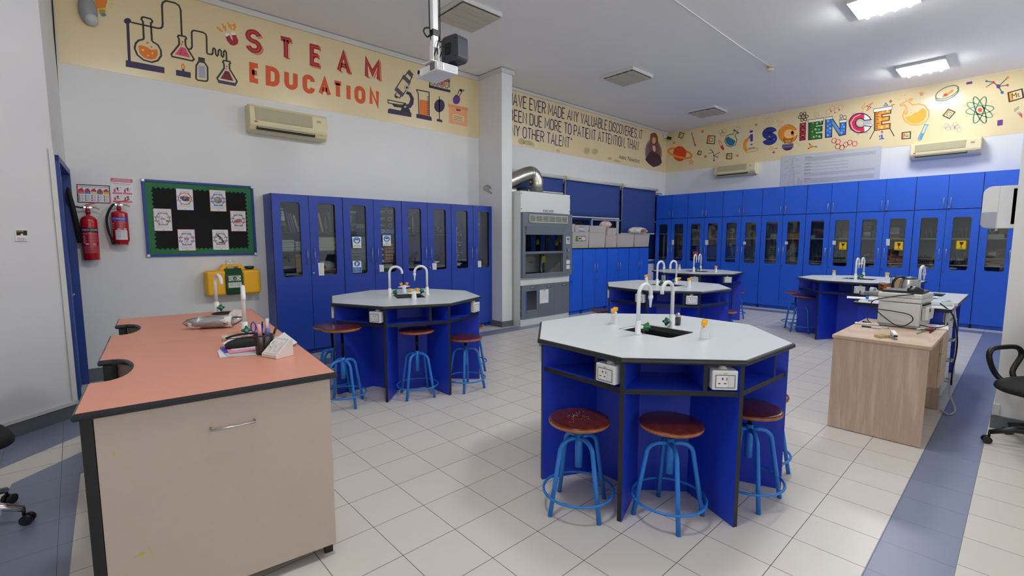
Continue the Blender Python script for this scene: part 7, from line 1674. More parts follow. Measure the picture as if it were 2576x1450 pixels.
# cups in a bag
q0, q1 = dz(478, 829), dz(590, 824)
ax = (q1-q0); L_ = ax.length; rz = math.atan2(ax.y, ax.x)
for k, (s0, s1, r0, r1, nm) in enumerate(((0, .30, .026, .034, 'narrow front foam cup'), (.19, 1.0, .034, .036, 'long stack'))): pass
t = thing('foam_cup_sleeve', 'stack of white foam cups lying in a clear bag', 'cups', (q0.x, q0.y, DZ+.042), rz)
b = MB(); b.cyl((0, 0, -.008), (L_*.24, 0, -.003), .030, .036, n=24); b.build('front_cup', M_white, t)
prof = []
n = 34
for k in range(n): x = L_*.2+(L_*.76)*k/n; prof += [(x, .0375), (x+L_*.76/n*.6, .0395)]
b = MB(); rows = [[(x, r_*math.cos(2*PI*j/24), r_*math.sin(2*PI*j/24)) for j in range(25)] for x, r_ in [(L_*.2, .03)]+prof+[(L_*.96, .034), (L_*.96, .001)]]; b.grid(rows); b.build('cup_stack', M_white, t)
rows = []
for i in range(15):
    s_ = i/14; x = -L_*.16+L_*1.42*s_; r_ = .041*min(1, math.sin(PI*min(1, s_*1.04))**.45+.04); random.seed(i); rows.append([(x, r_*(1.04+.10*math.sin(3*a_*2*PI/16+i))*math.cos(2*PI*a_/16), r_*(1.0+.08*math.sin(5*a_*2*PI/16+i))*math.sin(2*PI*a_/16)+(.02*(s_-.8)*5 if s_ > .8 else 0)) for a_ in range(17)])
b = MB(); b.grid(rows); b.build('clear_bag', M_film, t)
a = Art(lambda u, v: Vector((L_*(.74+.14*u), -.0425, .022-.03*v)), (0, -1, 0)); a.poly([(.1, .1), (.6, 0), (1, .7), (.6, .9)], (226, 222, 224)).poly([(0, .3), (.2, .3), (.5, .7), (.35, .8)], (236, 170, 40), 2).poly([(.3, .7), (.5, .65), (.85, 1.0), (.6, 1.05)], (60, 50, 130), 2); a.mb.build('brand_sticker', a.mats, t, fix=False)
# sloped white sockets
def wedge(label, q, rz, w=.1):
    t = thing('socket_wedge', label, 'device', (q.x, q.y, DZ+.001), rz)
    b = MB(); b.prism([(0, 0), (.1, 0), (.1, .085), (.085, .09), (0, .018)], -w/2, w/2, M=Matrix(((1, 0, 0, 0), (0, 0, 1, 0), (0, 1, 0, 0), (0, 0, 0, 1)))); b.build('case', mat('warm_white_plastic', (222, 216, 214), .4), t, bevel=.003)
    sl = math.atan2(.072, .085); N = Vector((-math.sin(sl), 0, math.cos(sl)))
    a = Art(lambda u, v: Vector((.006+.078*v, -w*.42+w*.84*u, .0235+.066*v)), N, step=.0009)
    wc, gc = (232, 226, 224), (196, 190, 190)
    a.rect(0, 0, 1, 1, wc, 1).ring(.25, .4, .2, .3, .002, gc, 2).ell(.25, .4, .17, .26, (226, 220, 220), 2).line([(.6, .1), (.7, .5), (.6, .75)], .006, wc, 4).line([(.63, .1), (.73, .5), (.63, .75)], .002, gc, 4).rect(.42, .4, .5, .46, gc, 3).rect(0, .9, 1, .93, gc, 2)
    a.mb.build('socket_face', a.mats, t, fix=False)
    b = MB(); b.tube(smooth_pts([(.03, .02, .05), (.04, .035, .065), (.065, .03, .08)], 4), .004, 6); b.build('lever', M_wplas, t)
    return t
wedge('white sloped desk socket in front of the mesh pen holder', dz(672, 899)+Vector((.0, -.03, 0)), R_(20), .115)
wedge('white sloped desk socket behind the bag of cups', dz(580, 818)+Vector((.0, .06, 0)), R_(25), .1)
# pen holder
q = dz(668, 893)
t = thing('pen_holder', 'black mesh pen holder full of pens and markers', 'pen holder', (q.x, q.y+.03, DZ+.001)); PX, PY = q.x, q.y+.03
M_mesh = mat('black_mesh', (16, 16, 17), .5, alpha=.72)
b = MB(); rows = [[(r_*math.cos(2*PI*k/28), r_*math.sin(2*PI*k/28), z) for k in range(29)] for r_, z in ((.034, .004), (.044, .1))]; b.grid(rows); b.build('mesh_wall', M_mesh, t)
b = MB(); b.tube([(.0445*math.cos(2*PI*k/28), .0445*math.sin(2*PI*k/28), .1) for k in range(28)], .0035, 6, closed=True); b.build('rim', M_black, t); b = MB(); b.cyl((0, 0, 0), (0, 0, .004), .0345, n=24); b.tube([(.0345*math.cos(2*PI*k/28), .0345*math.sin(2*PI*k/28), .005) for k in range(28)], .003, 6, closed=True); b.build('base', M_black, t)
def pen(label, dx, dy, tx, ty, L, r, body, cap, capl=.3, name='marker_pen', cat='pen', dome=True):
    t = thing(name, label, cat, (PX+dx, PY+dy, DZ+.008)); v = Vector((tx, ty, 1)).normalized()
    b = MB(); b.cyl((0, 0, 0), v*L*(1-capl), r, n=12); b.build('barrel', mat('pen_%d_%d_%d' % body, body, .3), t)
    b = MB(); b.tube([v*L*(1-capl), v*L*(1-.02), v*L], [r*1.1, r*1.0, r*.6], 12); b.build('cap', mat('pen_%d_%d_%d' % cap, cap, .3), t)
pen('fat whiteboard marker with pink cap in the pen holder', -.012, -.015, -.05, .02, .155, .0095, (216, 206, 210), (232, 180, 190), .42)
pen('tall striped red marker at the back of the pen holder', .012, .012, .12, .1, .175, .009, (200, 40, 60), (222, 200, 204), .5)
pen('blue-capped whiteboard marker in the middle of the pen holder', .010, -.012, .1, -.02, .13, .0095, (196, 204, 216), (110, 120, 210), .3)
pen('slim black pen leaning right in the pen holder', .018, -.01, .34, -.05, .145, .0055, (34, 36, 40), (44, 46, 50), .3)
pen('thin dark pencil at the back of the pen holder', 0, .02, .05, .05, .16, .004, (30, 30, 32), (20, 20, 22), .2)
t = thing('scissors', 'blue-handled scissors standing in the pen holder', 'scissors', (PX-.022, PY+.01, DZ+.01), -.2); bl2 = mat('scissor_blue', (40, 70, 190), .35)
b = MB(); b.box(-.004, -.001, 0, .004, .001, .095); b.build('blade', M_steel, t)
for s_, hgt in ((-1, .135), (1, .125)): b = MB(); b.tube([(s_*.014-.004+.011*math.cos(2*PI*k/18), 0, hgt+.026*math.sin(2*PI*k/18)) for k in range(18)], .0032, 6, closed=True); b.tube([(0, 0, .09), (s_*.008-.003, 0, .108)], .0035, 6); b.build('grip_loop', bl2, t)
t = thing('eraser', 'lime green rubber seen through the pen holder mesh', 'eraser', (PX+.012, PY-.018, DZ+.045)); b = MB(); b.ball((0, 0, 0), (.011, .009, .016), 12); b.build('rubber', mat('lime', (176, 196, 40), .5), t)
# papers, case
def paper(label, pts, z, col=(230, 230, 234), th=.001, name='paper_sheet', cat='paper', m=None):
    P = [dz(*p) for p in pts]; c = sum(P, Vector())/len(P)
    b = MB(); b.prism([(p.x-c.x, p.y-c.y) for p in P], 0, th); return b.build(name, m or mat('sheet_%d_%d_%d' % col, col, .7, noise=.02), loc=(c.x, c.y, DZ+z), label=label, cat=cat)
paper('lowest loose white papers under the black pencil case', [(547, 885), (553, 902), (652, 893), (650, 862), (575, 870)], .001, th=.004)
paper('grey spiral notebook edge below the pink folder', [(556, 879), (572, 901), (660, 890), (655, 860), (590, 862)], .0055, (206, 206, 212), .004, 'notebook', 'book')
paper('purple-blue folder sticking out left of the pink folder', [(553, 880), (566, 894), (640, 880), (640, 862)], .0098, (70, 70, 190), .002, 'folder', 'folder')
paper('pink plastic folder under the black pencil case', [(560, 876), (578, 896), (656, 886), (650, 856), (595, 858)], .0121, (232, 150, 176), .003, 'folder', 'folder')
paper('white papers on the pink folder', [(560, 872), (585, 889), (655, 881), (650, 855), (585, 856)], .0154, th=.002)
q = dz(622, 873, .0176); t = thing('pencil_case', 'soft black pencil case lying on the stack of papers', 'pencil case', (q.x, q.y+.02, DZ+.0178), R_(-5))
b = MB(); rows = []
for i in range(13):
    s_ = i/12; x = -.1+.2*s_; k_ = min(1, (math.sin(PI*(s_*.94+.03)))**.35); w, hgt = .042*k_, .05*k_*(1-.1*s_); rows.append([(x, w*math.copysign(abs(math.cos(2*PI*j/20))**.7, math.cos(2*PI*j/20)), hgt/2+hgt/2*math.copysign(abs(math.sin(2*PI*j/20))**.7, math.sin(2*PI*j/20))) for j in range(21)])
b.grid(rows); b.add(rows[0], [tuple(range(21))]); b.add(rows[-1], [tuple(range(21))]); b.build('pouch', mat('black_cloth', (22, 23, 27), .7, noise=.2, scale=90, bump=.2), t)
b = MB(); b.tube(smooth_pts([(-.09, .03, .05), (-.03, .055, .058), (.05, .05, .058), (.1, .03, .05)], 5), .006, 6); b.build('carry_loop', M_rub, t); b = MB(); b.box(-.09, -.004, .048, .09, .004, .0515); b.build('zip', M_black, t)
t = thing('sticky_notes', 'bright pink sticky notes on the black pencil case', 'sticky notes', (q.x+.055, q.y-.0, DZ+.073), -.1); b = MB(); b.box(-.022, -.02, 0, .022, .02, .006); b.build('pad', mat('hot_pink', (236, 60, 130), .6), t)
t = thing('tape_roll', 'cream roll of paper tape behind the left end of the pencil case', 'tape roll', (dz(571, 861).x, dz(571, 861).y+.05, DZ+.001)); lathe_obj('roll', [(.012, 0), (.017, 0), (.017, .03), (.012, .03)], mat('cream_tape', (206, 200, 180), .6), t)
paper('white papers spread behind the mesh pen holder', [(690, 862), (715, 842), (748, 868), (726, 880), (700, 878)], .012, th=.003)
paper('thin green and pink book under the spread papers', [(692, 872), (716, 850), (738, 880), (728, 884)], .001, (206, 216, 190), .010, 'book', 'book')

# ---------------------------------------------------------------- oak desk, grey work table and what stands on them
WX, WY0, WY1, WZ = (3.29, 4.44), -2.675, -2.105, .742
t = thing('office_desk', 'light oak desk with plain end panel carrying the printer', 'desk', (WX[0], WY0, 0)); lx, ly = WX[1]-WX[0], WY1-WY0
b = MB(); b.box(-.008, -.012, WZ-.025, lx, ly+.008, WZ); b.build('desktop', M_oaktop, t, bevel=.002)
b = MB(); b.box(0, 0, .006, .018, ly, WZ-.026); b.build('end_panel', M_oak, t, bevel=.001); b = MB(); b.box(lx-.03, .02, .006, lx-.012, ly, WZ-.026); b.build('end_panel', M_oak, t)
b = MB(); b.box(.018, ly-.12, .25, lx-.03, ly-.10, WZ-.026); b.build('modesty_panel', M_oak, t); 
b = MB(); b.box(lx-.42, .01, .28, lx-.031, ly-.12, WZ-.027); pd = b.build('drawer_pedestal', M_oak, t)
for k in range(3): b = MB(); b.box(lx-.418, -.006, .285+.142*k, lx-.033, .009, .285+.142*k+.138); d_ = b.build('drawer', M_oak, pd, bevel=.001)
def wz(px, py, h=0): return atz(px, py, WZ+h)
TX, TY0, TY1, TZ = (4.455, 6.13), -2.68, -1.985, .885
t = thing('work_table', 'grey-topped blue work table with sink behind the oak desk', 'table', (TX[0], TY0, 0)); lx, ly = TX[1]-TX[0], TY1-TY0
skx0, skx1, sky0, sky1 = 1.18, 1.58, .17, .50
b = MB(); b.prism([(0, 0), (lx, 0), (lx, ly), (0, ly)], TZ-.024, TZ, holes=[rrect(skx0, sky0, skx1, sky1, .03)]); b.build('tabletop', M_grey, t)
b = MB()
for r_ in ((-.004, -.004, lx+.004, 0), (-.004, ly, lx+.004, ly+.004), (-.004, 0, 0, ly), (lx, 0, lx+.004, ly)): b.box(r_[0], r_[1], TZ-.027, r_[2], r_[3], TZ-.001)
b.build('edge_band', M_black, t, bevel=.001)
b = MB(); sk = [rrect(skx0-.002, sky0-.002, skx1+.002, sky1+.002, .03), rrect(skx0+.01, sky0+.01, skx1-.01, sky1-.01, .03), rrect(skx0+.02, sky0+.02, skx1-.02, sky1-.02, .03)]; b.grid([[(p[0], p[1], z) for p in l+[l[0]]] for l, z in zip(sk, (TZ-.003, TZ-.02, TZ-.15))], smooth=False); b.add([(p[0], p[1], TZ-.15) for p in sk[2]], [tuple(range(len(sk[2])))]); b.build('sink', mat('sink_black', (18, 18, 19), .3), t)
for x in (0.03, lx-.06):
    b = MB(); b.box(x, .05, .002, x+.024, ly-.03, TZ-.028, mi=[0, 0, 1, 0, 0, 0]); b.build('side_panel', [M_bluei, M_black], t)
b = MB(); b.box(.054, ly-.06, .1, lx-.06, ly-.04, TZ-.028); b.build('back_panel', M_bluei, t)
b = MB(); b.box(.56, .03, .08, .60, .07, TZ-.028); b.build('leg', M_black, t)
for zz in (.10, .2875, .475, .6625):
    b = MB(); b.box(.06, .02, zz, .54, .04, zz+.18); dr_ = b.build('drawer', M_wplas, t, bevel=.003); h_ = MB(); h_.tube([(.24, .02, zz+.1), (.24, -.012, zz+.1), (.36, -.012, zz+.1), (.36, .02, zz+.1)], .007, 8); h_.build('handle', M_steel, dr_)
b = MB(); b.box(.06, .045, .08, .54, ly-.1, .845); b.build('drawer_case', M_wplas, t)
water_tap(t, (skx0-.06, (sky0+sky1)/2+.02, TZ), -.15, hrz=2.6, noz=True)
gas_tap(t, (.55, .52, TZ), .25)
def tz(px, py, h=0): return atz(px, py, TZ+h)
# printer
p0, p1 = wz(2203, 815), wz(2312, 828)
prz = math.atan2(p1.y-p0.y, p1.x-p0.x)+PI/2*0
dv = (p1-p0); pw = dv.length; prz = math.atan2(dv.y, dv.x)
ph = .285
t = thing('printer', 'pale grey laser printer with closed laptop on its lid', 'printer', (p0.x, p0.y, WZ), prz); pdp = .33
M_prn = mat('printer_grey', (216, 218, 214), .4, noise=.02)
b = MB(); b.box(.006, .0, .012, pw-.006, pdp, ph*.72); b.build('body', M_prn, t, bevel=.008)
b = MB(); b.box(0, -.004, ph*.735, pw, pdp, ph*.86); b.build('scanner_unit', M_prn, t, bevel=.006)
b = MB(); b.box(.0, -.006, ph*.865, pw*1.01, pdp*.98, ph); b.build('lid', M_prn, t, bevel=.008)
b = MB(); b.box(.01, -.002, .0, pw-.01, pdp-.01, .012); b.build('base', M_lav, t)
b = MB(); b.prism([(pw-.002, .06), (pw+.03, .07), (pw+.035, .16), (pw-.002, .17)], .05, .24, M=Matrix(((1, 0, 0, 0), (0, 0, 1, 0), (0, 1, 0, 0), (0, 0, 0, 1)))); b.build('front_cover', M_prn, t, bevel=.004)
b = MB(); b.box(pw+.02, .04, .07, pw+.045, .09, .18); cp = b.build('control_handle', M_prn, t, bevel=.004); b = MB(); b.box(pw+.0455, .05, .14, pw+.046, .08, .17); b.build('display', M_dark, cp)
b = MB(); b.box(pw-.01, .06, .185, pw+.004, .27, .2); b.build('paper_slot', M_dark, t)
b = MB(); b.box(-.006, .05, .15, .01, .085, .165); b.build('cable_plug', M_rub, t)
lt = t.location; rotm = Matrix.Rotation(prz, 4, 'Z')
def onp(x, y, z): return Vector(lt)+rotm @ Vector((x, y, z))
t = thing('laptop', 'closed black laptop lying on the pale printer', 'laptop', onp(.02, .02, ph+.001), prz+.05); lw, ld = pw*.92, .24
b = MB(); b.box(0, 0, .001, lw, ld, .013); b.build('base', mat('laptop_black', (34, 35, 39), .4), t, bevel=.003); b = MB(); b.box(0, 0, .0145, lw, ld, .021); b.build('lid', mat('laptop_lid', (44, 45, 50), .45), t, bevel=.003)
mouse('black mouse resting on the closed laptop', onp(.02+lw*.80, .06, ph+.023), prz+.25)
# paper tray and papers right of the printer
b = MB(); b.box(-.1, -.13, 0, .1, .13, .012); q = wz(2352, 826); b.build('paper_ream', M_paper, loc=(q.x+.03, q.y+.05, WZ+.001), rz=.1, label='white paper pile on the oak desk right of the printer', cat='papers', bevel=.001)
def rod(label, name, a_, b_, r, col, col2, cat='pen', split=.5, h=None):
    A, Bv = wz(*a_), wz(*b_); t = thing(name, label, cat, (A.x, A.y, WZ+r+.001)); v = Bv-A; v.z = 0
    b = MB(); b.cyl((0, 0, 0), v*split, r, n=10); b.build('barrel', mat('pen_%d_%d_%d' % col, col, .35), t); b = MB(); b.cyl(v*split, v, r*1.08, n=10); b.build('cap', mat('pen_%d_%d_%d' % col2, col2, .35), t)
rod('black and white marker lying in front of the printer', 'marker_pen', (2168, 823), (2216, 829), .007, (40, 42, 50), (210, 212, 214))
rod('pale ballpoint pen lying against the printer base', 'ballpoint_pen', (2200, 824), (2237, 828), .005, (206, 206, 200), (80, 160, 150), split=.9)
rod('white and red marker lying before the paper pile', 'marker_pen', (2307, 831), (2347, 832), .009, (216, 214, 214), (186, 60, 76), split=.45)
rod('small green and grey pen in front of the red marker', 'ballpoint_pen', (2307, 841), (2326, 834), .005, (150, 160, 160), (110, 170, 90), split=.6)
q = wz(2180, 817); t = thing('remote_control', 'white remote control with small buttons left of the printer', 'remote control', (q.x, q.y, WZ+.001), math.atan2(*(wz(2200, 820)-wz(2160, 817)).yx)); b = MB(); b.box(-.085, -.02, 0, .085, .02, .014); b.build('case', M_wplas, t, bevel=.005)
b = MB(); 
for k in range(7): b.cbox((-.06+.018*k, 0, .0148), (.008, .012, .002))
b.build('buttons', M_grn, t)
q = wz(2218, 849); t = thing('sliding_box', 'small tan matchbox-like gadget beside the stapler', 'gadget', (q.x, q.y, WZ+.001), -.55); b = MB(); b.box(-.042, -.028, 0, .042, .028, .02); b.build('body', mat('tan_plastic', (206, 178, 120), .5), t, bevel=.003); b = MB(); b.box(-.02, -.016, .0201, .026, .016, .0212); b.build('display', mat('lcd', (120, 128, 120), .3), t); b = MB(); b.cyl((0, -.028, .01), (0, -.0285, .01), .003, n=8); b.build('port', M_dark, t)
q = wz(2247, 852); t = thing('stapler', 'white stapler standing on the front of the oak desk', 'stapler', (q.x, q.y, WZ+.001), .35); b = MB(); b.box(-.05, -.016, 0, .05, .016, .008); b.build('base', M_lav, t, bevel=.003); b = MB(); b.prism([(-.058, .018), (.04, .036), (.044, .05), (.03, .056), (-.05, .046), (-.06, .036)], -.014, .014, M=MY); ar = b.build('arm', M_wplas, t, bevel=.004); b = MB(); b.box(-.0605, -.012, .02, -.056, .012, .034); b.build('nose', M_dark, ar); b = MB(); b.box(.03, -.012, .006, .046, .012, .04); b.build('hinge', M_steel, t)
def cable(label, pts, r=.004, m=None, k=8):
    b = MB(); b.tube(smooth_pts(pts, k), r, 7); return b.build('power_cable', m or M_rub, label=label, cat='cable')
cable('black cable looping down the side of the printer', [onp(.25, -.01, ph+.002), onp(.12, -.02, ph*.9), onp(-.025, -.015, ph*.72), onp(-.02, -.02, ph*.5), onp(.12, -.03, ph*.46), onp(.24, -.04, ph*.40), onp(.26, -.05, ph*.22), onp(.17, -.06, .012), onp(.0, -.03, ph*.45), onp(-.03, -.02, ph*.6)])
cable('black cable falling from the printer to the oak desktop', [onp(-.02, .06, ph*.55), onp(-.06, .03, ph*.4), onp(-.065, -.01, .05), onp(.0, -.06, .006), onp(.2, -.075, .006), onp(.38, -.07, .006), wz(2340, 838)+Vector((0, 0, .006)), wz(2375, 815)+Vector((0, 0, .012))])
cable('black cable looped over the paper pile', [wz(2365, 812)+Vector((0, 0, .02)), wz(2335, 815)+Vector((0, 0, .025)), wz(2308, 820)+Vector((0, 0, .018)), wz(2318, 828)+Vector((0, 0, .03)), wz(2350, 831)+Vector((0, 0, .02)), wz(2383, 822)+Vector((0, 0, .012)), wz(2376, 810)+Vector((0, 0, .03))])
q = wz(2188, 815); t = thing('usb_adapter', 'black adapter with blue end lying left of the printer', 'adapter', (q.x, q.y+.03, WZ+.001), .7); b = MB(); b.box(-.05, -.012, 0, .03, .012, .016); b.build('body', M_blackm, t, bevel=.003); b = MB(); b.box(-.068, -.009, .002, -.05, .009, .014); b.build('plug', mat('plug_blue', (40, 60, 180), .4), t)
# on the grey work table
q = tz(2285, 748); t = thing('electric_kettle', 'steel electric kettle with black handle on the grey work table', 'kettle', (q.x, q.y, TZ+.001), R_(118))
b = MB(); b.lathe([(.075, .018), (.088, .022), (.09, .06), (.083, .12), (.07, .175), (.062, .19)], n=32); b.build('jug', M_steel, t); b = MB(); b.lathe([(.088, 0), (.09, .008), (.085, .018), (.01, .02)], n=28); b.build('base', M_blackm, t); b = MB(); b.lathe([(.063, .188), (.064, .196), (.05, .206), (.02, .212), (.01, .214)], n=28); b.build('lid', mat('lid_grey', (58, 60, 66), .35), t)
b = MB(); b.tube(smooth_pts([(.045, 0, .205), (.085, 0, .208), (.12, 0, .19), (.142, 0, .14), (.135, 0, .07), (.115, 0, .03), (.085, 0, .03)], 5), [.012]*31, 10); b.v = [Vector((p.x, p.y*1.5, p.z)) for p in b.v]; b.build('handle', M_blackm, t); b = MB(); b.prism([(-.06, .185), (-.095, .19), (-.07, .15)], -.02, .02, M=MY); b.build('spout', M_steel, t)
q = tz(2262, 742); tube_rack((q.x+.18, q.y+.16, TZ+.001), .4, 'plain wooden test tube rack beside the kettle', w=.2)
b = MB(); b.prism([(-.05, 0), (.05, 0), (.055, .05), (.045, .07), (.055, .12), (.04, .17), (-.04, .17), (-.055, .12), (-.045, .07), (-.055, .05)], -.012, .012, M=MY); q = tz(2256, 741); b.build('wooden_board', mat('pale_board', (206, 160, 104), .55, noise=.1), loc=(q.x, q.y, TZ+.001), rz=-.75, label='wavy-edged pale wooden board standing left of the kettle', cat='board', bevel=.003)
for k, (px, py) in enumerate(((2252, 741), (2264, 741))):
    q = tz(px, py); b = MB(); b.lathe([(.003, 0), (.011, .012), (.011, .2), (.0125, .205)], n=12); b.build('test_tube', M_clear, loc=(q.x+.05, q.y+.05, TZ+.002), label='glass test tube end showing above the wooden board, %s one' % ('left', 'right')[k], cat='test tube')
def tthing(name, label, cat, px, py, rz=0, dx=0, dy=0, z=0): q = tz(px, py); return thing(name, label, cat, (q.x+dx, q.y+dy, TZ+.001+z), rz)
t = tthing('paper_roll', 'clear-wrapped paper roll at the left end of the work table', 'roll', 2190, 745, R_(100)-PI/2*0-.35, .02, -.02); b = MB(); b.cyl((-.11, 0, .024), (.11, 0, .024), .023, n=18); b.build('roll', mat('roll_paper', (206, 204, 204), .4, noise=.08, scale=30, bump=.3), t); b = MB(); b.tube([(-.125, 0, .024), (-.06, 0, .024), (.06, 0, .024), (.125, 0, .024)], [.02, .0245, .0245, .02], 16); b.build('wrapper', M_film, t)
t = tthing('tape_dispenser', 'white tape dispenser behind the paper roll', 'tape dispenser', 2199, 738, -.5, .04, 0); b = MB(); b.prism([(-.06, 0), (.07, 0), (.07, .02), (.02, .03), (-.01, .06), (-.045, .065), (-.06, .05)], -.02, .02, M=MY); b.build('body', M_wplas, t, bevel=.004); b = MB(); b.cyl((-.03, -.021, .04), (-.03, .021, .04), .018, n=16); b.build('tape', M_lav, t)
t = tthing('paper_sheet', 'white sheets under the paper roll', 'paper', 2180, 752, .2, .03, .02); b = MB(); b.box(-.1, -.15, 0, .1, .15, .002); b.build('sheet', M_paper, t)
t = tthing('glue_stick', 'blue cap lying on the white sheets', 'cap', 2181, 753, .3, 0, 0, .003); b = MB(); b.cyl((-.03, 0, .012), (.03, 0, .012), .012, n=12); b.build('body', mat('cap_blue', (50, 120, 200), .4), t)
t = tthing('sticky_notes', 'violet and white sticky pad at the edge of the work table', 'sticky notes', 2196, 759, .1, .02, .02); b = MB(); b.box(-.03, -.02, 0, .03, .02, .008); b.build('pad', mat('violet_pad', (120, 90, 180), .5), t)
t = tthing('glass_knob', 'small clear bottle lying at the left corner of the work table', 'bottle', 2153, 759, .4, .02, .0); b = MB(); b.cyl((-.03, 0, .014), (.02, 0, .014), .013, n=12); b.build('body', M_clear, t); b = MB(); b.cyl((.02, 0, .014), (.035, 0, .014), .009, n=12); b.build('cap', M_lav, t)
t = tthing('blue_tray', 'blue oval dish right of the kettle', 'dish', 2322, 748, .1, .02, 0); b = MB(); b.lathe([(.05, 0), (.085, .01), (.09, .028), (.084, .026), (.06, .012), (.01, .01)], n=24); b.build('dish', mat('dish_blue', (40, 90, 150), .4), t)
t = tthing('sponge', 'cream sponge on the rim of the blue dish', 'sponge', 2322, 741, .1, .03, .02, .029); b = MB(); b.box(-.05, -.025, 0, .05, .025, .012); b.build('pad', mat('sponge', (206, 204, 180), .8), t, bevel=.004)
t = tthing('tissue', 'crumpled white tissue beside the blue dish', 'tissue', 2345, 751, .0, .02, 0); b = MB(); random.seed(3); b.grid([[(.11*(i/8-.5), .08*(j/6-.5), .004+.014*random.random()) for j in range(7)] for i in range(9)]); ob = b.build('sheet', M_paper, t, fix=False)
t = tthing('extension_socket', 'white extension socket with black plugs behind the printer', 'extension socket', 2352, 768, -PI/2+.25, .0, .02); b = MB(); b.box(-.17, -.028, 0, .17, .028, .034); b.build('case', M_wplas, t, bevel=.005); 
for k in (-.1, -.055): b = MB(); b.box(k-.018, -.02, .0345, k+.018, .02, .07); b.build('plug', M_blackm, t, bevel=.004)
b = MB(); b.box(.06, -.02, .0345, .12, .02, .037); b.build('switch', mat('switch_teal', (110, 190, 200), .4), t)
t = tthing('paper_sheet', 'white sheet at the corner of the work table beside the extension socket', 'paper', 2382, 762, .1, .03, 0); b = MB(); b.box(-.12, -.06, 0, .12, .06, .001); b.build('sheet', M_paper, t)
q = tz(2370, 768); e0 = Vector((q.x, q.y, TZ+.02))
cable('thick white cable hanging from the extension socket beside the drawers', [e0, e0+Vector((.0, -.06, .02)), Vector((4.60, -2.70, .80)), Vector((4.62, -2.72, .55)), Vector((4.58, -2.715, .3)), Vector((4.6, -2.71, .12)), Vector((4.5, -2.76, .012)), Vector((4.3, -2.74, .012)), Vector((4.38, -2.68, .012))], .007, mat('cable_white', (206, 206, 204), .5))
cable('black cable hanging over the drawers below the work table', [Vector((4.5, -2.60, TZ+.04)), Vector((4.46, -2.69, .84)), Vector((4.47, -2.73, .66)), Vector((4.55, -2.73, .5)), Vector((4.5, -2.72, .36)), Vector((4.52, -2.72, .22)), Vector((4.6, -2.71, .25))], .006)
cable('thin black cable hanging behind the printer', [tz(2336, 766)+Vector((0, 0, .03)), tz(2338, 778)+Vector((-.03, 0, -.05)), Vector((4.44, -2.4, .8)), Vector((4.44, -2.46, .76))], .005)

# ---------------------------------------------------------------- paper towel dispenser
t = thing('paper_towel_dispenser', 'white paper towel dispenser with translucent window on the pier', 'towel dispenser', (4.26, -3.0, 1.57)); 
def drum(x0, x1, z0, z1, dp, r, m, name, par, bev=.012, yo=0):
    b = MB(); P = [(yo, z0)]+[(p[0], p[1]) for p in rrect(yo-.1, z0, dp, z1, r, 6) if p[0] >= yo]+[(yo, z1)]
    P = sorted(set(P), key=lambda p: math.atan2(p[1]-(z0+z1)/2, p[0]-(dp+yo)/2))
    b.prism(P, x0, x1, M=Matrix(((0, 0, 1, 0), (1, 0, 0, 0), (0, 1, 0, 0), (0, 0, 0, 1)))); return b.build(name, m, par, bevel=bev, seg=4)
drum(0, .26, 0, .325, .185, .055, M_wplas, 'cover', t, .02)
b = MB(); P = [(.188, .03), (.188, .13), (.095, .13), (.095, -.001), (.15, -.001), (.175, .01)]; b.prism(P, -.002, .262, M=Matrix(((0, 0, 1, 0), (1, 0, 0, 0), (0, 1, 0, 0), (0, 0, 0, 1)))); b.build('window', mat('smoke_window', (168, 172, 186), .25, noise=.06, scale=8), t, bevel=.008)
b = MB(); b.box(.0, .0, .03, .26, .02, .30); b.build('backplate', M_lav, t); b = MB(); b.box(.1, .09, -.02, .16, .105, .001); b.build('paper_tip', M_paper, t); b = MB(); b.box(-.0005, .094, .0, .2605, .0955, .326); b.build('cover_seam', M_lav, t)

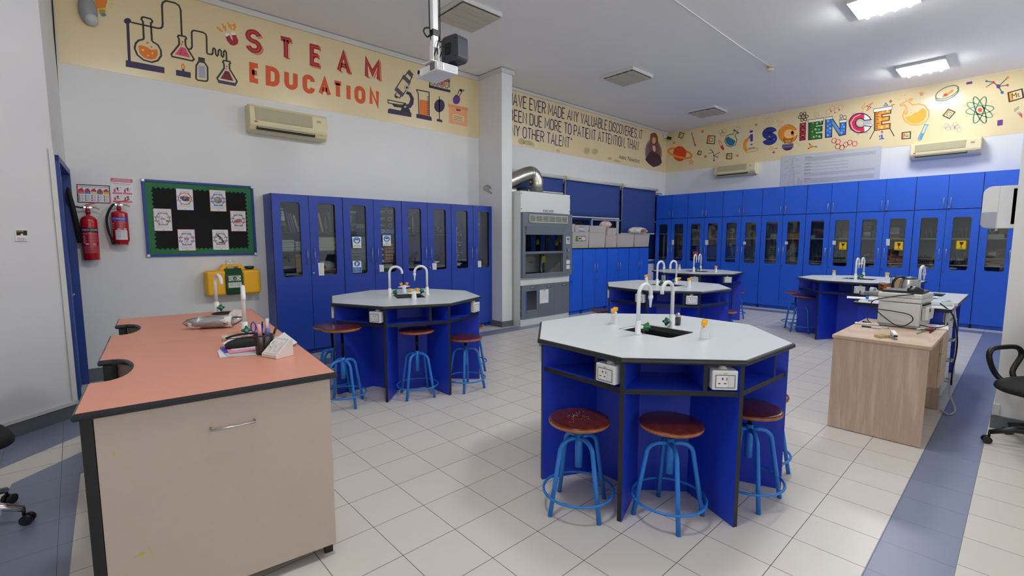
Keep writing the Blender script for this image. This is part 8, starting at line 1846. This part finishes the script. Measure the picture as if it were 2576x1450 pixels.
# ---------------------------------------------------------------- office chairs at the frame's edges
M_fab = mat('black_chair_fabric', (20, 20, 22), .85, noise=.3, scale=160, bump=.15)
def office_chair(label, x, y, rz, chrome, seat_z=.47, turn=0.):
    t = thing('office_chair', label, 'office chair', (x, y, 0), rz); mb_ = M_chrome if chrome else M_blackm
    for k in range(5):
        a = 2*PI*k/5+turn; c_, s_ = math.cos(a), math.sin(a)
        b = MB(); b.tube([(.03*c_, .03*s_, .13), (.16*c_, .16*s_, .125), (.29*c_, .29*s_, .085)], [.026, .022, .016], 10); b.build('base_arm', mb_, t)
        b = MB(); b.cyl((.29*c_, .29*s_, .05), (.29*c_, .29*s_, .09), .008, n=8); cs = b.build('caster', M_blackm, t)
        for o_ in (-1, 1): b = MB(); px, py = .29*c_-s_*.016*o_+.012*c_, .29*s_+c_*.016*o_+.012*s_; b.cyl((px-s_*.009, py+c_*.009, .027), (px+s_*.009, py-c_*.009, .027), .026, n=16); b.build('wheel', M_blackm, cs)
    b = MB(); b.cyl((0, 0, .11), (0, 0, .3), .03, n=14); b.cyl((0, 0, .3), (0, 0, seat_z-.07), .018, n=12); b.build('gas_lift', M_blackm, t)
    b = MB(); b.box(-.1, -.1, seat_z-.08, .1, .1, seat_z-.055); b.build('mechanism', M_blackm, t)
    rows = []
    for i in range(9):
        f_ = i/8; z = seat_z-.06+.075*f_; k_ = (.80, .93, .98, 1, 1, .99, .96, .88, .0)[i]; rows.append([(.25*k_*math.copysign(abs(math.cos(2*PI*j/28))**.6, math.cos(2*PI*j/28)), .25*k_*math.copysign(abs(math.sin(2*PI*j/28))**.6, math.sin(2*PI*j/28)), z+(.012 if i == 8 else 0)-.02*max(0, math.cos(2*PI*j/28))*k_) for j in range(29)])
    b = MB(); b.grid(rows); b.add(rows[0], [tuple(range(29))]); b.build('seat', M_fab, t)
    rows = []
    b = MB(); 
    for i in range(11):
        f_ = i/10; z = seat_z+.1+.5*f_; w = .2+.03*math.sin(PI*f_); xo = -.24-.10*f_+.05*math.sin(PI*f_); rows.append([(xo+.05*(1-math.cos(PI*(j/10-.5)))*1.0, w*(j/5-1), z) for j in range(11)])
    b.grid(rows); ob = b.build('backrest', M_fab, t, fix=False); so = ob.modifiers.new('thick', 'SOLIDIFY'); so.thickness = .035; so.offset = 0
    b = MB(); b.tube(smooth_pts([(-.05, 0, seat_z-.07), (-.22, 0, seat_z-.06), (-.3, 0, seat_z+.06), (-.29, 0, seat_z+.3)], 5), .02, 8); b.build('back_bar', M_blackm, t)
    for s_ in (-1, 1):
        b = MB(); b.tube(smooth_pts([(.06, s_*.2, seat_z-.06), (.09, s_*.27, seat_z+.02), (.15, s_*.28, seat_z+.14), (.13, s_*.28, seat_z+.205), (.02, s_*.28, seat_z+.215), (-.12, s_*.28, seat_z+.205), (-.17, s_*.28, seat_z+.14), (-.08, s_*.27, seat_z+.02), (-.05, s_*.2, seat_z-.06)], 5), .018, 10); b.build('armrest', M_blackm, t)
    return t
office_chair('black office chair with chrome base at the left edge of the photo', -1.60, .47, R_(14), True, .5, turn=-.62)
office_chair('black office chair with black base beside the grey pier', 3.88, -3.27, R_(150), False, .47, turn=.55)
